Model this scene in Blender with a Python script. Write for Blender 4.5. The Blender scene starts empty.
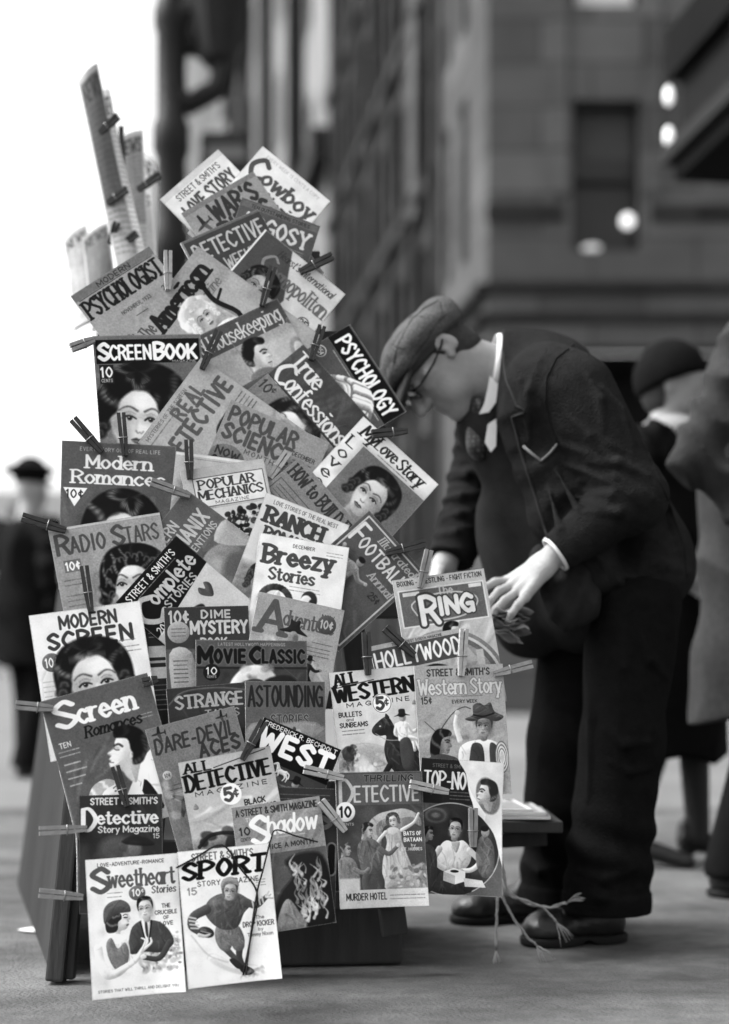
import bpy, bmesh, math, random
import numpy as np
from mathutils import Vector, Matrix

# ---------------------------------------------------------------- camera, sky, sun, exposure
scene = bpy.context.scene
COL = scene.collection
F, CX, HY, CH = 1400.0, 364.5, 672.0, 0.60      # focal length in pixels, principal column, horizon row, lens height
cam_d = bpy.data.cameras.new("camera")
cam = bpy.data.objects.new("camera", cam_d)
COL.objects.link(cam)
cam.location = (0, 0, CH)
cam.rotation_euler = (math.radians(90), 0, 0)
cam_d.sensor_fit = 'VERTICAL'
cam_d.sensor_height = 36.0
cam_d.lens = F / 1024 * 36.0
cam_d.shift_y = (HY - 512.0) / 1024.0
cam_d.clip_start, cam_d.clip_end = 0.05, 2000
cam_d.dof.use_dof = True
cam_d.dof.focus_distance = 2.60
cam_d.dof.aperture_fstop = 1.4
scene.camera = cam

SUN_ELEV, SUN_AZ = 52.0, 272.0      # azimuth from +Y, clockwise: high on the left, under thin cloud
world = bpy.data.worlds.new("World")
scene.world = world
world.use_nodes = True
wn, wl = world.node_tree.nodes, world.node_tree.links
wn.clear()
w_out = wn.new('ShaderNodeOutputWorld')
w_bg = wn.new('ShaderNodeBackground')
w_bw = wn.new('ShaderNodeRGBToBW')           # black and white film: the sky keeps its brightness, not its blue
sky = wn.new('ShaderNodeTexSky')
sky.sky_type = 'NISHITA'
sky.sun_disc = False
sky.sun_elevation = math.radians(SUN_ELEV)
sky.sun_rotation = math.radians(SUN_AZ)
sky.air_density, sky.dust_density, sky.ozone_density = 1.0, 6.0, 1.0
wl.new(sky.outputs[0], w_bw.inputs[0])
wl.new(w_bw.outputs[0], w_bg.inputs['Color'])
w_bg.inputs['Strength'].default_value = 0.15
wl.new(w_bg.outputs[0], w_out.inputs[0])
sun_d = bpy.data.lights.new("sun", 'SUN')
sun_d.energy = 0.9
sun_d.angle = math.radians(16)
sun = bpy.data.objects.new("sun", sun_d)
COL.objects.link(sun)
_az, _el = math.radians(SUN_AZ), math.radians(SUN_ELEV)
_to = Vector((math.sin(_az) * math.cos(_el), math.cos(_az) * math.cos(_el), math.sin(_el)))
sun.rotation_euler = (-_to).to_track_quat('-Z', 'Y').to_euler()
scene.view_settings.view_transform = 'Standard'
scene.view_settings.look = 'None'
scene.view_settings.exposure = 1.9
scene.view_settings.gamma = 1.0
scene.view_settings.use_curve_mapping = False
scene.render.engine = 'CYCLES'
scene.cycles.use_denoising = True

rng = random.Random(7)
nrng = np.random.default_rng(7)


def Q(px, py, Y):
    """The point at depth Y that stands at picture position (px, py)."""
    return np.array([(px - CX) / F * Y, Y, CH + (HY - py) / F * Y])


# ---------------------------------------------------------------- materials
def lin(v):
    v = v / 255.0
    return v / 12.92 if v <= 0.04045 else ((v + 0.055) / 1.055) ** 2.4


def mat(name, alb, rough=0.8, noise=0.0, nscale=8.0, bump=0.0, bscale=60.0, spec=0.08, sheen=0.0, stretch=None, metal=0.0, coarse=0.0):
    """Grey procedural material: base value alb, varied by two octaves of noise, with a fine bump."""
    m = bpy.data.materials.new(name)
    m.use_nodes = True
    n, l = m.node_tree.nodes, m.node_tree.links
    b = n['Principled BSDF']
    b.inputs['Roughness'].default_value = rough
    b.inputs['Specular IOR Level'].default_value = spec
    b.inputs['Metallic'].default_value = metal
    if sheen:
        b.inputs['Sheen Weight'].default_value = sheen
    b.inputs['Base Color'].default_value = (alb, alb, alb, 1)
    co = n.new('ShaderNodeTexCoord')
    src = co.outputs['Object']
    if stretch:
        mp = n.new('ShaderNodeMapping')
        mp.inputs['Scale'].default_value = stretch
        l.new(src, mp.inputs[0])
        src = mp.outputs[0]
    if noise:
        t = n.new('ShaderNodeTexNoise')
        t.inputs['Scale'].default_value = nscale
        t.inputs['Detail'].default_value = 6
        t.inputs['Roughness'].default_value = 0.62
        l.new(src, t.inputs['Vector'])
        mr = n.new('ShaderNodeMapRange')
        mr.inputs['From Min'].default_value = 0.25
        mr.inputs['From Max'].default_value = 0.75
        mr.inputs['To Min'].default_value = alb * (1 - noise)
        mr.inputs['To Max'].default_value = alb * (1 + noise)
        l.new(t.outputs['Fac'], mr.inputs['Value'])
        out = mr.outputs[0]
        if coarse:
            t2 = n.new('ShaderNodeTexNoise')
            t2.inputs['Scale'].default_value = nscale * 0.13
            t2.inputs['Detail'].default_value = 3
            l.new(src, t2.inputs['Vector'])
            m2 = n.new('ShaderNodeMapRange')
            m2.inputs['From Min'].default_value = 0.3
            m2.inputs['From Max'].default_value = 0.7
            m2.inputs['To Min'].default_value = 1 - coarse
            m2.inputs['To Max'].default_value = 1 + coarse
            l.new(t2.outputs['Fac'], m2.inputs['Value'])
            mu = n.new('ShaderNodeMath')
            mu.operation = 'MULTIPLY'
            l.new(out, mu.inputs[0])
            l.new(m2.outputs[0], mu.inputs[1])
            out = mu.outputs[0]
        l.new(out, b.inputs['Base Color'])
    if bump:
        t = n.new('ShaderNodeTexNoise')
        t.inputs['Scale'].default_value = bscale
        t.inputs['Detail'].default_value = 4
        l.new(src, t.inputs['Vector'])
        bp = n.new('ShaderNodeBump')
        bp.inputs['Strength'].default_value = bump
        bp.inputs['Distance'].default_value = 0.01
        l.new(t.outputs['Fac'], bp.inputs['Height'])
        l.new(bp.outputs[0], b.inputs['Normal'])
    return m


def masonry(m, cw, ch, dark=.55, axes=(0, 2)):
    """Adds courses of stone with darker joints and uneven blocks to a wall material."""
    n, l = m.node_tree.nodes, m.node_tree.links
    b = n['Principled BSDF']
    co = n.new('ShaderNodeTexCoord'); sp = n.new('ShaderNodeSeparateXYZ'); cb = n.new('ShaderNodeCombineXYZ')
    l.new(co.outputs['Object'], sp.inputs[0])
    ad = n.new('ShaderNodeMath'); ad.operation = 'ADD'
    l.new(sp.outputs[0], ad.inputs[0]); l.new(sp.outputs[1], ad.inputs[1])
    l.new(ad.outputs[0], cb.inputs[0]); l.new(sp.outputs[2], cb.inputs[1])
    br = n.new('ShaderNodeTexBrick')
    br.inputs['Scale'].default_value = 1.0; br.inputs['Brick Width'].default_value = cw; br.inputs['Row Height'].default_value = ch
    br.inputs['Mortar Size'].default_value = .025; br.inputs['Mortar Smooth'].default_value = .3
    br.inputs['Color1'].default_value = (1.2, 1.2, 1.2, 1); br.inputs['Color2'].default_value = (.72, .72, .72, 1); br.inputs['Mortar'].default_value = (dark,) * 3 + (1,)
    l.new(cb.outputs[0], br.inputs['Vector'])
    old = b.inputs['Base Color'].links[0].from_socket
    mx = n.new('ShaderNodeMixRGB'); mx.blend_type = 'MULTIPLY'; mx.inputs[0].default_value = 1
    l.new(old, mx.inputs[1]); l.new(br.outputs['Color'], mx.inputs[2]); l.new(mx.outputs[0], b.inputs['Base Color'])
    return m


def glow_mat(name, s):
    m = bpy.data.materials.new(name)
    m.use_nodes = True
    b = m.node_tree.nodes['Principled BSDF']
    b.inputs['Base Color'].default_value = (0.8, 0.8, 0.8, 1)
    b.inputs['Emission Color'].default_value = (1, 1, 1, 1)
    b.inputs['Emission Strength'].default_value = s
    return m


# ---------------------------------------------------------------- scene helpers
def tag(o, label=None, cat=None, group=None, kind=None):
    if label: o['label'] = label
    if cat: o['category'] = cat
    if group: o['group'] = group
    if kind: o['kind'] = kind
    return o


def empty(name, loc, label, cat, group=None):
    o = bpy.data.objects.new(name, None)
    o.empty_display_size = 0.05
    COL.objects.link(o)
    o.location = loc
    return tag(o, label, cat, group)


def link(name, me, m=None, parent=None, smooth=False):
    o = bpy.data.objects.new(name, me)
    COL.objects.link(o)
    if m: me.materials.append(m)
    if smooth:
        me.polygons.foreach_set('use_smooth', [True] * len(me.polygons))
    if parent:
        o.parent = parent
        o.matrix_parent_inverse = Matrix.Translation(parent.location).inverted()
    return o


def pymesh(name, v, f, m=None, parent=None, smooth=False):
    me = bpy.data.meshes.new(name)
    me.from_pydata([tuple(map(float, q)) for q in v], [], [tuple(q) for q in f])
    me.update()
    return link(name, me, m, parent, smooth)


class MB:
    """Collects boxes, bars and tubes for one mesh."""
    def __init__(s): s.v, s.f = [], []

    def add(s, v, f):
        n = len(s.v)
        s.v += [tuple(map(float, q)) for q in v]
        s.f += [tuple(i + n for i in q) for q in f]

    def box(s, lo, hi):
        x0, y0, z0 = lo; x1, y1, z1 = hi
        s.add([(x0, y0, z0), (x1, y0, z0), (x1, y1, z0), (x0, y1, z0), (x0, y0, z1), (x1, y0, z1), (x1, y1, z1), (x0, y1, z1)],
              [(0, 3, 2, 1), (4, 5, 6, 7), (0, 1, 5, 4), (1, 2, 6, 5), (2, 3, 7, 6), (3, 0, 4, 7)])
        return s

    def hexa(s, q4a, q4b):
        """A solid between two quads with matching corners."""
        s.add(list(q4a) + list(q4b), [(0, 1, 2, 3), (7, 6, 5, 4), (0, 4, 5, 1), (1, 5, 6, 2), (2, 6, 7, 3), (3, 7, 4, 0)])
        return s

    def bar(s, a, b, w, t, up=(0, 0, 1), w1=None, t1=None):
        a, b = np.array(a, float), np.array(b, float)
        d = (b - a) / np.linalg.norm(b - a)
        u = np.array(up, float); u = u - d * (u @ d); u /= np.linalg.norm(u)
        r = np.cross(d, u)
        w1 = w if w1 is None else w1; t1 = t if t1 is None else t1
        qa = [a + r * sx * w / 2 + u * sy * t / 2 for sx, sy in ((-1, -1), (1, -1), (1, 1), (-1, 1))]
        qb = [b + r * sx * w1 / 2 + u * sy * t1 / 2 for sx, sy in ((-1, -1), (1, -1), (1, 1), (-1, 1))]
        return s.hexa(qa, qb)

    def tube(s, pts, r, n=8, r1=None):
        pts = [np.array(p, float) for p in pts]
        r1 = r if r1 is None else r1
        rings = []
        u = None
        for i, p in enumerate(pts):
            d = pts[min(i + 1, len(pts) - 1)] - pts[max(i - 1, 0)]
            d = d / (np.linalg.norm(d) + 1e-9)
            if u is None:
                u = np.cross(d, (0.3, 0.5, 0.8)); u /= np.linalg.norm(u)
            u = u - d * (u @ d); u /= np.linalg.norm(u) + 1e-9
            w = np.cross(d, u)
            rr = r + (r1 - r) * i / max(1, len(pts) - 1)
            rings.append([p + rr * (math.cos(2 * math.pi * k / n) * u + math.sin(2 * math.pi * k / n) * w) for k in range(n)])
        v = [q for ring in rings for q in ring]
        f = [(i * n + k, i * n + (k + 1) % n, (i + 1) * n + (k + 1) % n, (i + 1) * n + k) for i in range(len(pts) - 1) for k in range(n)]
        f += [tuple(range(n - 1, -1, -1)), tuple((len(pts) - 1) * n + k for k in range(n))]
        s.add(v, f)
        return s

    def lathe(s, prof, c, n=20):
        """prof: (radius, z) pairs from bottom to top around the vertical through c."""
        c = np.array(c, float)
        v = [c + (r * math.cos(2 * math.pi * k / n), r * math.sin(2 * math.pi * k / n), z) for r, z in prof for k in range(n)]
        f = [(i * n + k, i * n + (k + 1) % n, (i + 1) * n + (k + 1) % n, (i + 1) * n + k) for i in range(len(prof) - 1) for k in range(n)]
        f += [tuple(range(n - 1, -1, -1)), tuple((len(prof) - 1) * n + k for k in range(n))]
        s.add(v, f)
        return s

    def build(s, name, m, parent=None, smooth=False, bevel=0.0):
        o = pymesh(name, s.v, s.f, m, parent, smooth)
        if bevel:
            bm = bmesh.new(); bm.from_mesh(o.data)
            bmesh.ops.bevel(bm, geom=bm.edges[:], offset=bevel, segments=2, affect='EDGES', profile=0.6)
            bm.to_mesh(o.data); bm.free()
        return o


# ---------------------------------------------------------------- implicit surfaces (bodies, clothes)
def n3(v):
    v = np.array(v, float)
    return v / np.linalg.norm(v)


def s_cap(a, b, ra, rb=None):
    a = np.array(a, np.float32); b = np.array(b, np.float32); rb = ra if rb is None else rb
    ba = b - a; L = float(ba @ ba) + 1e-9

    def f(P):
        t = np.clip((P - a) @ ba / L, 0, 1)
        return np.linalg.norm(P - a - t[:, None] * ba, axis=1) - (ra + (rb - ra) * t)
    return f


def s_ell(c, r, R=None):
    """Ellipsoid; R rows are its axes."""
    c = np.array(c, np.float32); r = np.array(r, np.float32)
    R = np.eye(3, dtype=np.float32) if R is None else np.array(R, np.float32)

    def f(P):
        q = (P - c) @ R.T / r
        k = np.linalg.norm(q, axis=1)
        g = np.linalg.norm(q / r, axis=1) + 1e-6
        return k * (k - 1) / g
    return f


def smin(a, b, k):
    h = np.clip(0.5 + 0.5 * (b - a) / k, 0, 1)
    return b + (a - b) * h - k * h * (1 - h)


def s_union(fs, k=0.02):
    def f(P):
        d = fs[0](P)
        for g in fs[1:]:
            d = smin(d, g(P), k)
        return d
    return f


def s_sub(f0, f1, k=0.005):
    return lambda P: -smin(-f0(P), f1(P), k)


def s_and(f0, f1, k=0.004):
    return lambda P: -smin(-f0(P), -f1(P), k)


def s_plane(pt, n):
    """Keeps what lies behind the plane (n points out)."""
    pt = np.array(pt, np.float32); n = np.array(n3(n), np.float32)
    return lambda P: (P - pt) @ n


def sdf_mesh(name, f, lo, hi, h, m=None, parent=None, iters=0):
    lo = np.array(lo, float); hi = np.array(hi, float)
    B = 8
    nb = np.maximum(1, np.ceil((hi - lo) / (h * B)).astype(int))
    n = nb * B
    V = np.empty(tuple(n), np.float32)
    g = [np.arange(nb[i]) for i in range(3)]
    bi = np.stack(np.meshgrid(*g, indexing='ij'), -1).reshape(-1, 3)
    cen = (lo + (bi * B + (B - 1) / 2) * h).astype(np.float32)
    dc = f(cen)
    near = np.abs(dc) < B * h * 1.25 + 0.012
    Vb = V.reshape(nb[0], B, nb[1], B, nb[2], B)
    sg = np.where(dc < 0, -1, 1).astype(np.float32).reshape(nb)
    Vb[:] = sg[:, None, :, None, :, None]
    o = np.stack(np.meshgrid(*[np.arange(B)] * 3, indexing='ij'), -1).reshape(-1, 3)
    ids = bi[near]
    for s in range(0, len(ids), 400):
        q = ids[s:s + 400]
        P = (lo + (q[:, None, :] * B + o[None]) * h).astype(np.float32).reshape(-1, 3)
        d = f(P).reshape(len(q), B, B, B)
        for j, b in enumerate(q):
            V[b[0] * B:(b[0] + 1) * B, b[1] * B:(b[1] + 1) * B, b[2] * B:(b[2] + 1) * B] = d[j]
    S = V < 0
    cnt = np.zeros(tuple(n - 1), np.int8)
    for dx in (0, 1):
        for dy in (0, 1):
            for dz in (0, 1):
                cnt += S[dx:n[0] - 1 + dx, dy:n[1] - 1 + dy, dz:n[2] - 1 + dz]
    act = (cnt > 0) & (cnt < 8)
    c = np.argwhere(act)
    idx = np.full(act.shape, -1, np.int32)
    idx[act] = np.arange(len(c))
    acc = np.zeros((len(c), 3)); num = np.zeros(len(c))
    cs = [(a, b, d) for a in (0, 1) for b in (0, 1) for d in (0, 1)]
    for a in cs:
        for ax in range(3):
            if a[ax]: continue
            b = list(a); b[ax] = 1
            va = V[c[:, 0] + a[0], c[:, 1] + a[1], c[:, 2] + a[2]]
            vb = V[c[:, 0] + b[0], c[:, 1] + b[1], c[:, 2] + b[2]]
            x = (va < 0) != (vb < 0)
            t = np.where(x, va / np.where(x, va - vb, 1), 0)
            p = np.array(a, float)[None].repeat(len(c), 0)
            p[:, ax] = t
            acc += p * x[:, None]; num += x
    vert = lo + (c + acc / num[:, None]) * h
    faces = []
    for ax in range(3):
        u, w = (ax + 1) % 3, (ax + 2) % 3
        sl0 = [slice(None)] * 3; sl1 = [slice(None)] * 3
        sl0[ax] = slice(0, n[ax] - 1); sl1[ax] = slice(1, n[ax])
        A, Bm = S[tuple(sl0)], S[tuple(sl1)]
        e = np.argwhere(A != Bm)
        e = e[(e[:, u] > 0) & (e[:, w] > 0) & (e[:, u] < n[u] - 1) & (e[:, w] < n[w] - 1)]
        if not len(e): continue
        ins = A[e[:, 0], e[:, 1], e[:, 2]]
        q = []
        for du, dw in ((1, 1), (0, 1), (0, 0), (1, 0)):
            k = e.copy(); k[:, u] -= du; k[:, w] -= dw
            q.append(idx[k[:, 0], k[:, 1], k[:, 2]])
        q = np.stack(q, 1)
        q[~ins] = q[~ins][:, ::-1]
        faces.append(q)
    faces = np.concatenate(faces)
    for _ in range(iters):      # a light Laplacian smoothing
        s_ = np.zeros_like(vert); k_ = np.zeros(len(vert))
        for i in range(4):
            a, b = faces[:, i], faces[:, (i + 1) % 4]
            for ax in range(3):
                s_[:, ax] += np.bincount(a, vert[b, ax], len(vert)) + np.bincount(b, vert[a, ax], len(vert))
            k_ += np.bincount(a, minlength=len(vert)) + np.bincount(b, minlength=len(vert))
        vert = 0.5 * vert + 0.5 * s_ / np.maximum(k_, 1)[:, None]
    me = bpy.data.meshes.new(name)
    me.vertices.add(len(vert)); me.vertices.foreach_set('co', vert.astype(np.float32).ravel())
    me.loops.add(faces.size); me.loops.foreach_set('vertex_index', faces.astype(np.int32).ravel())
    me.polygons.add(len(faces))
    me.polygons.foreach_set('loop_start', np.arange(0, faces.size, 4, dtype=np.int32))
    me.update(calc_edges=True); me.validate()
    return link(name, me, m, parent, True)


def march(f, px, py, far=6.0):
    """Where the line of sight through (px, py) first meets the implicit surface f."""
    d = n3(Q(px, py, 1.0) - np.array([0, 0, CH]))
    t = 2.2
    for _ in range(200):
        p = np.array([0, 0, CH]) + d * t
        s = float(f(p[None].astype(np.float32))[0])
        if s < 4e-4: return p
        t += s * 0.7
        if t > far: break
    return None

# ---------------------------------------------------------------- printed matter: a small drawing board for covers
GL = {
 'A': "4 00 26 40|0.7,2 3.3,2", 'B': "4 00 06|~06 26 45 23 03|~03 23 42 20 00", 'C': "4 ~45 26 03 20 41", 'D': "4 00 06|~06 26 43 20 00",
 'E': "3.5 36 06 00 30|03 2.7,3", 'F': "3.5 36 06 00|03 2.7,3", 'G': "4 ~45 26 03 20 41|2.3,2.7 4,2.7 4,0", 'H': "4 06 00|46 40|03 43", 'I': "1 0.5,6 0.5,0",
 'J': "3 ~36 32 1.5,0 01", 'K': "4 06 00|46 02|1.3,3.3 40", 'L': "3.3 06 00 30", 'M': "5 00 06 2.5,1.5 56 50", 'N': "4 00 06 40 46", 'O': "4 o26 03 20 43",
 'P': "4 00 06|~06 26 44.5 23 03", 'Q': "4 o26 03 20 43|2.4,1.8 4.2,-.4", 'R': "4 00 06|~06 26 44.5 23 03|2,3 40", 'S': "3.6 ~3.5,5 26 0,4.5 1.8,3 3.6,1.5 1.8,0 0,1",
 'T': "4 06 46|26 20", 'U': "4 ~06 02 20 42 46", 'V': "4 06 20 46", 'W': "5.4 06 1.3,0 2.7,4.6 4.1,0 5.4,6", 'X': "4 06 40|46 00", 'Y': "4 06 23 46|23 20", 'Z': "4 06 46 00 40",
 'a': "3.4 o3.4,2 1.7,4 02 1.7,0|3.4,4 3.4,0", 'b': "3.4 06 00|o02 1.7,4 3.4,2 1.7,0", 'c': "3.2 ~3.2,3.2 1.7,4 02 1.7,0 3.2,.8", 'd': "3.4 3.4,6 3.4,0|o3.4,2 1.7,4 02 1.7,0",
 'e': "3.4 02 3.4,2.1|~3.4,2.1 1.7,4 02 1.7,0 3.3,.8", 'f': "2.4 ~2.6,5.6 1.6,6 1,4.5 1,0|0,4 2.4,4", 'g': "3.4 o3.4,2 1.7,4 02 1.7,0|~3.4,4 3.4,-1 1.7,-2 0,-1.4",
 'h': "3.2 06 00|~02 1,3.7 2.4,3.8 3.2,2.6 3.2,0", 'i': "1 .5,4 .5,0|.5,5.5 .5,5.7", 'j': "1.5 ~1,4 1,-1 0,-2|1,5.5 1,5.7", 'k': "3.2 06 00|3.2,4 0,1.5|1.2,2.5 3.2,0", 'l': "1 .5,6 .5,0",
 'm': "5 04 00|~02 1,3.8 2,3.7 2.5,2.6 2.5,0|~2.5,2 3.5,3.8 4.5,3.7 5,2.6 5,0", 'n': "3.2 04 00|~02 1,3.7 2.4,3.8 3.2,2.6 3.2,0", 'o': "3.4 o1.7,4 02 1.7,0 3.4,2",
 'p': "3.4 04 0,-2|o02 1.7,4 3.4,2 1.7,0", 'q': "3.4 3.4,4 3.4,-2|o3.4,2 1.7,4 02 1.7,0", 'r': "2.4 04 00|~02 .9,3.6 2.4,3.8", 's': "3 ~2.8,3.4 1.5,4 .1,3.1 1.5,2 2.9,1 1.5,0 0,.6",
 't': "2.4 ~1,5.6 1,1 1.6,0 2.5,.5|0,4 2.3,4", 'u': "3.2 ~04 0,1.2 1,.1 2.4,.3 3.2,1.6|3.2,4 3.2,0", 'v': "3.2 04 1.6,0 3.2,4", 'w': "5 04 1.2,0 2.5,3.6 3.8,0 5,4", 'x': "3.2 04 3.2,0|3.2,4 00",
 'y': "3.2 04 1.6,0|3.2,4 .6,-2", 'z': "3 04 34 00 30",
 '0': "3.6 o1.8,6 03 1.8,0 3.6,3", '1': "1.6 0,4.8 1,6 1,0", '2': "3.6 ~0,4.8 1.8,6 3.5,4.4 2,2.2 0,0|00 3.6,0", '3': "3.6 ~0,5.2 1.8,6 3.3,4.6 1.6,3.2|~1.6,3.2 3.6,1.6 1.8,0 0,.8",
 '4': "3.6 2.7,0 2.7,6 0,2 3.6,2", '5': "3.6 3.3,6 .4,6 .2,3.3|~.2,3.3 1.9,3.9 3.6,2 1.8,0 0,.8", '9': "3.6 o3.4,4.2 1.8,6 .2,4.2 1.8,2.6|~3.4,4.2 3.2,2 1.6,0",
 '&': "4.2 ~4.2,0 .8,4.4 1.8,6 2.8,4.8 .2,1.6 1.4,0 3,.6 4.2,2.6", '-': "2.4 .4,2.4 2,2.4", "'": "1 .6,6 .4,4.8", '.': "1 .5,0 .5,.1", ',': "1 .6,.2 .3,-.9", '¢': "3 ~2.8,4.2 1.6,4.8 .2,3 1.6,1.2 2.8,1.8|1.6,5.8 1.6,.2", '!': "1 .5,6 .5,2|.5,0 .5,.2",
}


def _pt(t):
    if ',' in t:
        a, b = t.split(','); return float(a), float(b)
    return float(t[0]), float(t[1:])


def spline(p, closed=False, n=5):
    p = np.array(p, float)
    if closed: q = np.vstack([p[-1], p, p[0], p[1]])
    else: q = np.vstack([2 * p[0] - p[1], p, 2 * p[-1] - p[-2]])
    out = []
    for i in range(1, len(q) - 2):
        a, b, c, d = q[i - 1:i + 3]
        for t in np.arange(n) / n:
            out.append(0.5 * (2 * b + (c - a) * t + (2 * a - 5 * b + 4 * c - d) * t * t + (3 * b - a - 3 * c + d) * t ** 3))
    out.append(q[-2])
    return np.array(out)


GLYPH = {}
for _k, _s in GL.items():
    _w, _rest = _s.split(' ', 1)
    _st = []
    for _part in _rest.split('|'):
        _c = _part[0]
        _pp = [_pt(t) for t in (_part[1:] if _c in '~o' else _part).split()]
        if _c == '~': _pp = spline(_pp)
        elif _c == 'o': _pp = spline(_pp, True)
        _st.append(np.array(_pp, float))
    GLYPH[_k] = (float(_w), _st)


class Cover:
    """A printed sheet: x runs 0..100 across, y runs 0..100*ratio down, values are print tones 0..255."""
    def __init__(s, ratio, bg, W=300, seed=0):
        s.k = W / 100.0
        s.W, s.H, s.ratio = W, int(W * ratio), ratio
        s.a = np.full((s.H, s.W), float(bg), np.float32)
        s.T = (0, 0, 1, 0)
        s.r = np.random.default_rng(seed)
        s.turn = 0.0

    def at(s, x=0, y=0, sc=1, ang=0):
        s.T = (x, y, sc, math.radians(ang)); return s

    def _tr(s, p):
        p = np.array(p, float).reshape(-1, 2)
        x, y, sc, a = s.T
        if s.turn:      # a head turned aside: features slide across the face and bunch up on the far side
            p = p.copy(); p[:, 0] = p[:, 0] * (1 - .10 * abs(s.turn)) + s.turn * .20 * np.clip(1 - p[:, 0] ** 2 * .55, 0, 1)
        c, n = math.cos(a), math.sin(a)
        return np.stack([x + sc * (p[:, 0] * c - p[:, 1] * n), y + sc * (p[:, 0] * n + p[:, 1] * c)], 1) * s.k

    def _win(s, p, m):
        x0, y0 = np.floor(p.min(0) - m).astype(int); x1, y1 = np.ceil(p.max(0) + m + 1).astype(int)
        x0, y0 = max(0, x0), max(0, y0); x1, y1 = min(s.W, x1), min(s.H, y1)
        if x1 <= x0 or y1 <= y0: return None
        X, Y = np.meshgrid(np.arange(x0, x1, dtype=np.float32) + .5, np.arange(y0, y1, dtype=np.float32) + .5)
        return X, Y, (slice(y0, y1), slice(x0, x1))

    def _put(s, sl, cov, v):
        s.a[sl] += (v - s.a[sl]) * cov

    LIT = (-.55, -.72)

    def _pillow(s, v, nx, ny, depth, R, sh):
        """The painter's modelling: tone turned by the slope of a rounded form R deep."""
        k = np.clip(1 - depth / max(R, 1e-3), 0, 1)
        return v * (1 + sh * k * (nx * s.LIT[0] + ny * s.LIT[1])) + 10 * sh * (1 - k)

    def poly(s, pts, v, a=1.0, blur=0.0, curve=True, sh=None):
        p = s._tr(pts)
        if curve: p = spline(p, True, 4)
        b = max(0.5, blur * s.k * s.T[2])
        w = s._win(p, b + 1)
        if w is None: return s
        X, Y, sl = w
        d2 = np.full(X.shape, 1e9, np.float32); ins = np.zeros(X.shape, bool)
        sh = (.34 if curve else 0) if sh is None else sh
        NX = np.zeros_like(d2); NY = np.zeros_like(d2)
        for (ax, ay), (bx, by) in zip(p, np.roll(p, -1, 0)):
            ex, ey = bx - ax, by - ay
            L = ex * ex + ey * ey
            if L < 1e-9: continue
            t = np.clip(((X - ax) * ex + (Y - ay) * ey) / L, 0, 1)
            gx, gy = X - ax - t * ex, Y - ay - t * ey
            q2 = gx * gx + gy * gy
            if sh:
                m = q2 < d2
                NX = np.where(m, -gx, NX); NY = np.where(m, -gy, NY)
            d2 = np.minimum(d2, q2)
            if ey != 0:
                ins ^= ((ay > Y) != (by > Y)) & (X < ex * (Y - ay) / ey + ax)
        d = np.sqrt(d2)
        if sh:
            ext = p.max(0) - p.min(0)
            v = s._pillow(v, NX / (d + .3), NY / (d + .3), d, .32 * min(ext), sh)
        d[ins] *= -1
        s._put(sl, np.clip(0.5 - d / (2 * b), 0, 1) * a, v)
        return s

    def rect(s, x0, y0, x1, y1, v, a=1.0, blur=0.0):
        s.poly([(x0, y0), (x1, y0), (x1, y1), (x0, y1)], v, a, blur, False)
        if x1 - x0 >= 88 and y1 - y0 > 45 and a == 1 and v < 185: s.ground(x0, y0 + 3, x1, y1, v)
        return s

    def ground(s, x0, y0, x1, y1, v, n=46):
        """A painted ground: broad brush marks lighter and darker than its tone."""
        t0 = s.r.uniform(0, 3.14)
        for _ in range(n):
            x, y = s.r.uniform(x0, x1), s.r.uniform(y0, y1)
            t = t0 + s.r.normal(0, .35); L = s.r.uniform(6, 20); b = s.r.uniform(-3, 3)
            dx, dy = math.cos(t) * L, math.sin(t) * L
            s.line([(x - dx, max(y0, y - dy)), (x + b, max(y0, y - b)), (x + dx, max(y0, y + dy))], s.r.uniform(1, 3.4), v * s.r.uniform(.62, 1.42) + 4, s.r.uniform(.25, .6), 1.3, True, .6, 0)

    def ell(s, x, y, rx, ry, v, a=1.0, blur=0.0, ang=0, sh=.25):
        c = s._tr([(x, y)])[0]; sc = s.k * s.T[2]
        th = s.T[3] + math.radians(ang)
        R = max(rx, ry) * sc
        b = max(0.5, blur * sc)
        w = s._win(np.array([c - R, c + R]), b + 1)
        if w is None: return s
        X, Y, sl = w
        u = ((X - c[0]) * math.cos(th) + (Y - c[1]) * math.sin(th)) / (rx * sc)
        q = (-(X - c[0]) * math.sin(th) + (Y - c[1]) * math.cos(th)) / (ry * sc)
        rr = np.sqrt(u * u + q * q)
        d = (rr - 1) * min(rx, ry) * sc
        if sh and min(rx, ry) * sc > 5 and a > .75 and v < 230:
            wx = u * math.cos(th) - q * math.sin(th); wy = u * math.sin(th) + q * math.cos(th)
            v = v * (1 + sh * np.clip(wx * s.LIT[0] + wy * s.LIT[1], -1, 1) * np.clip(rr, 0, 1))
        s._put(sl, np.clip(0.5 - d / (2 * b), 0, 1) * a, v)
        return s

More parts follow.
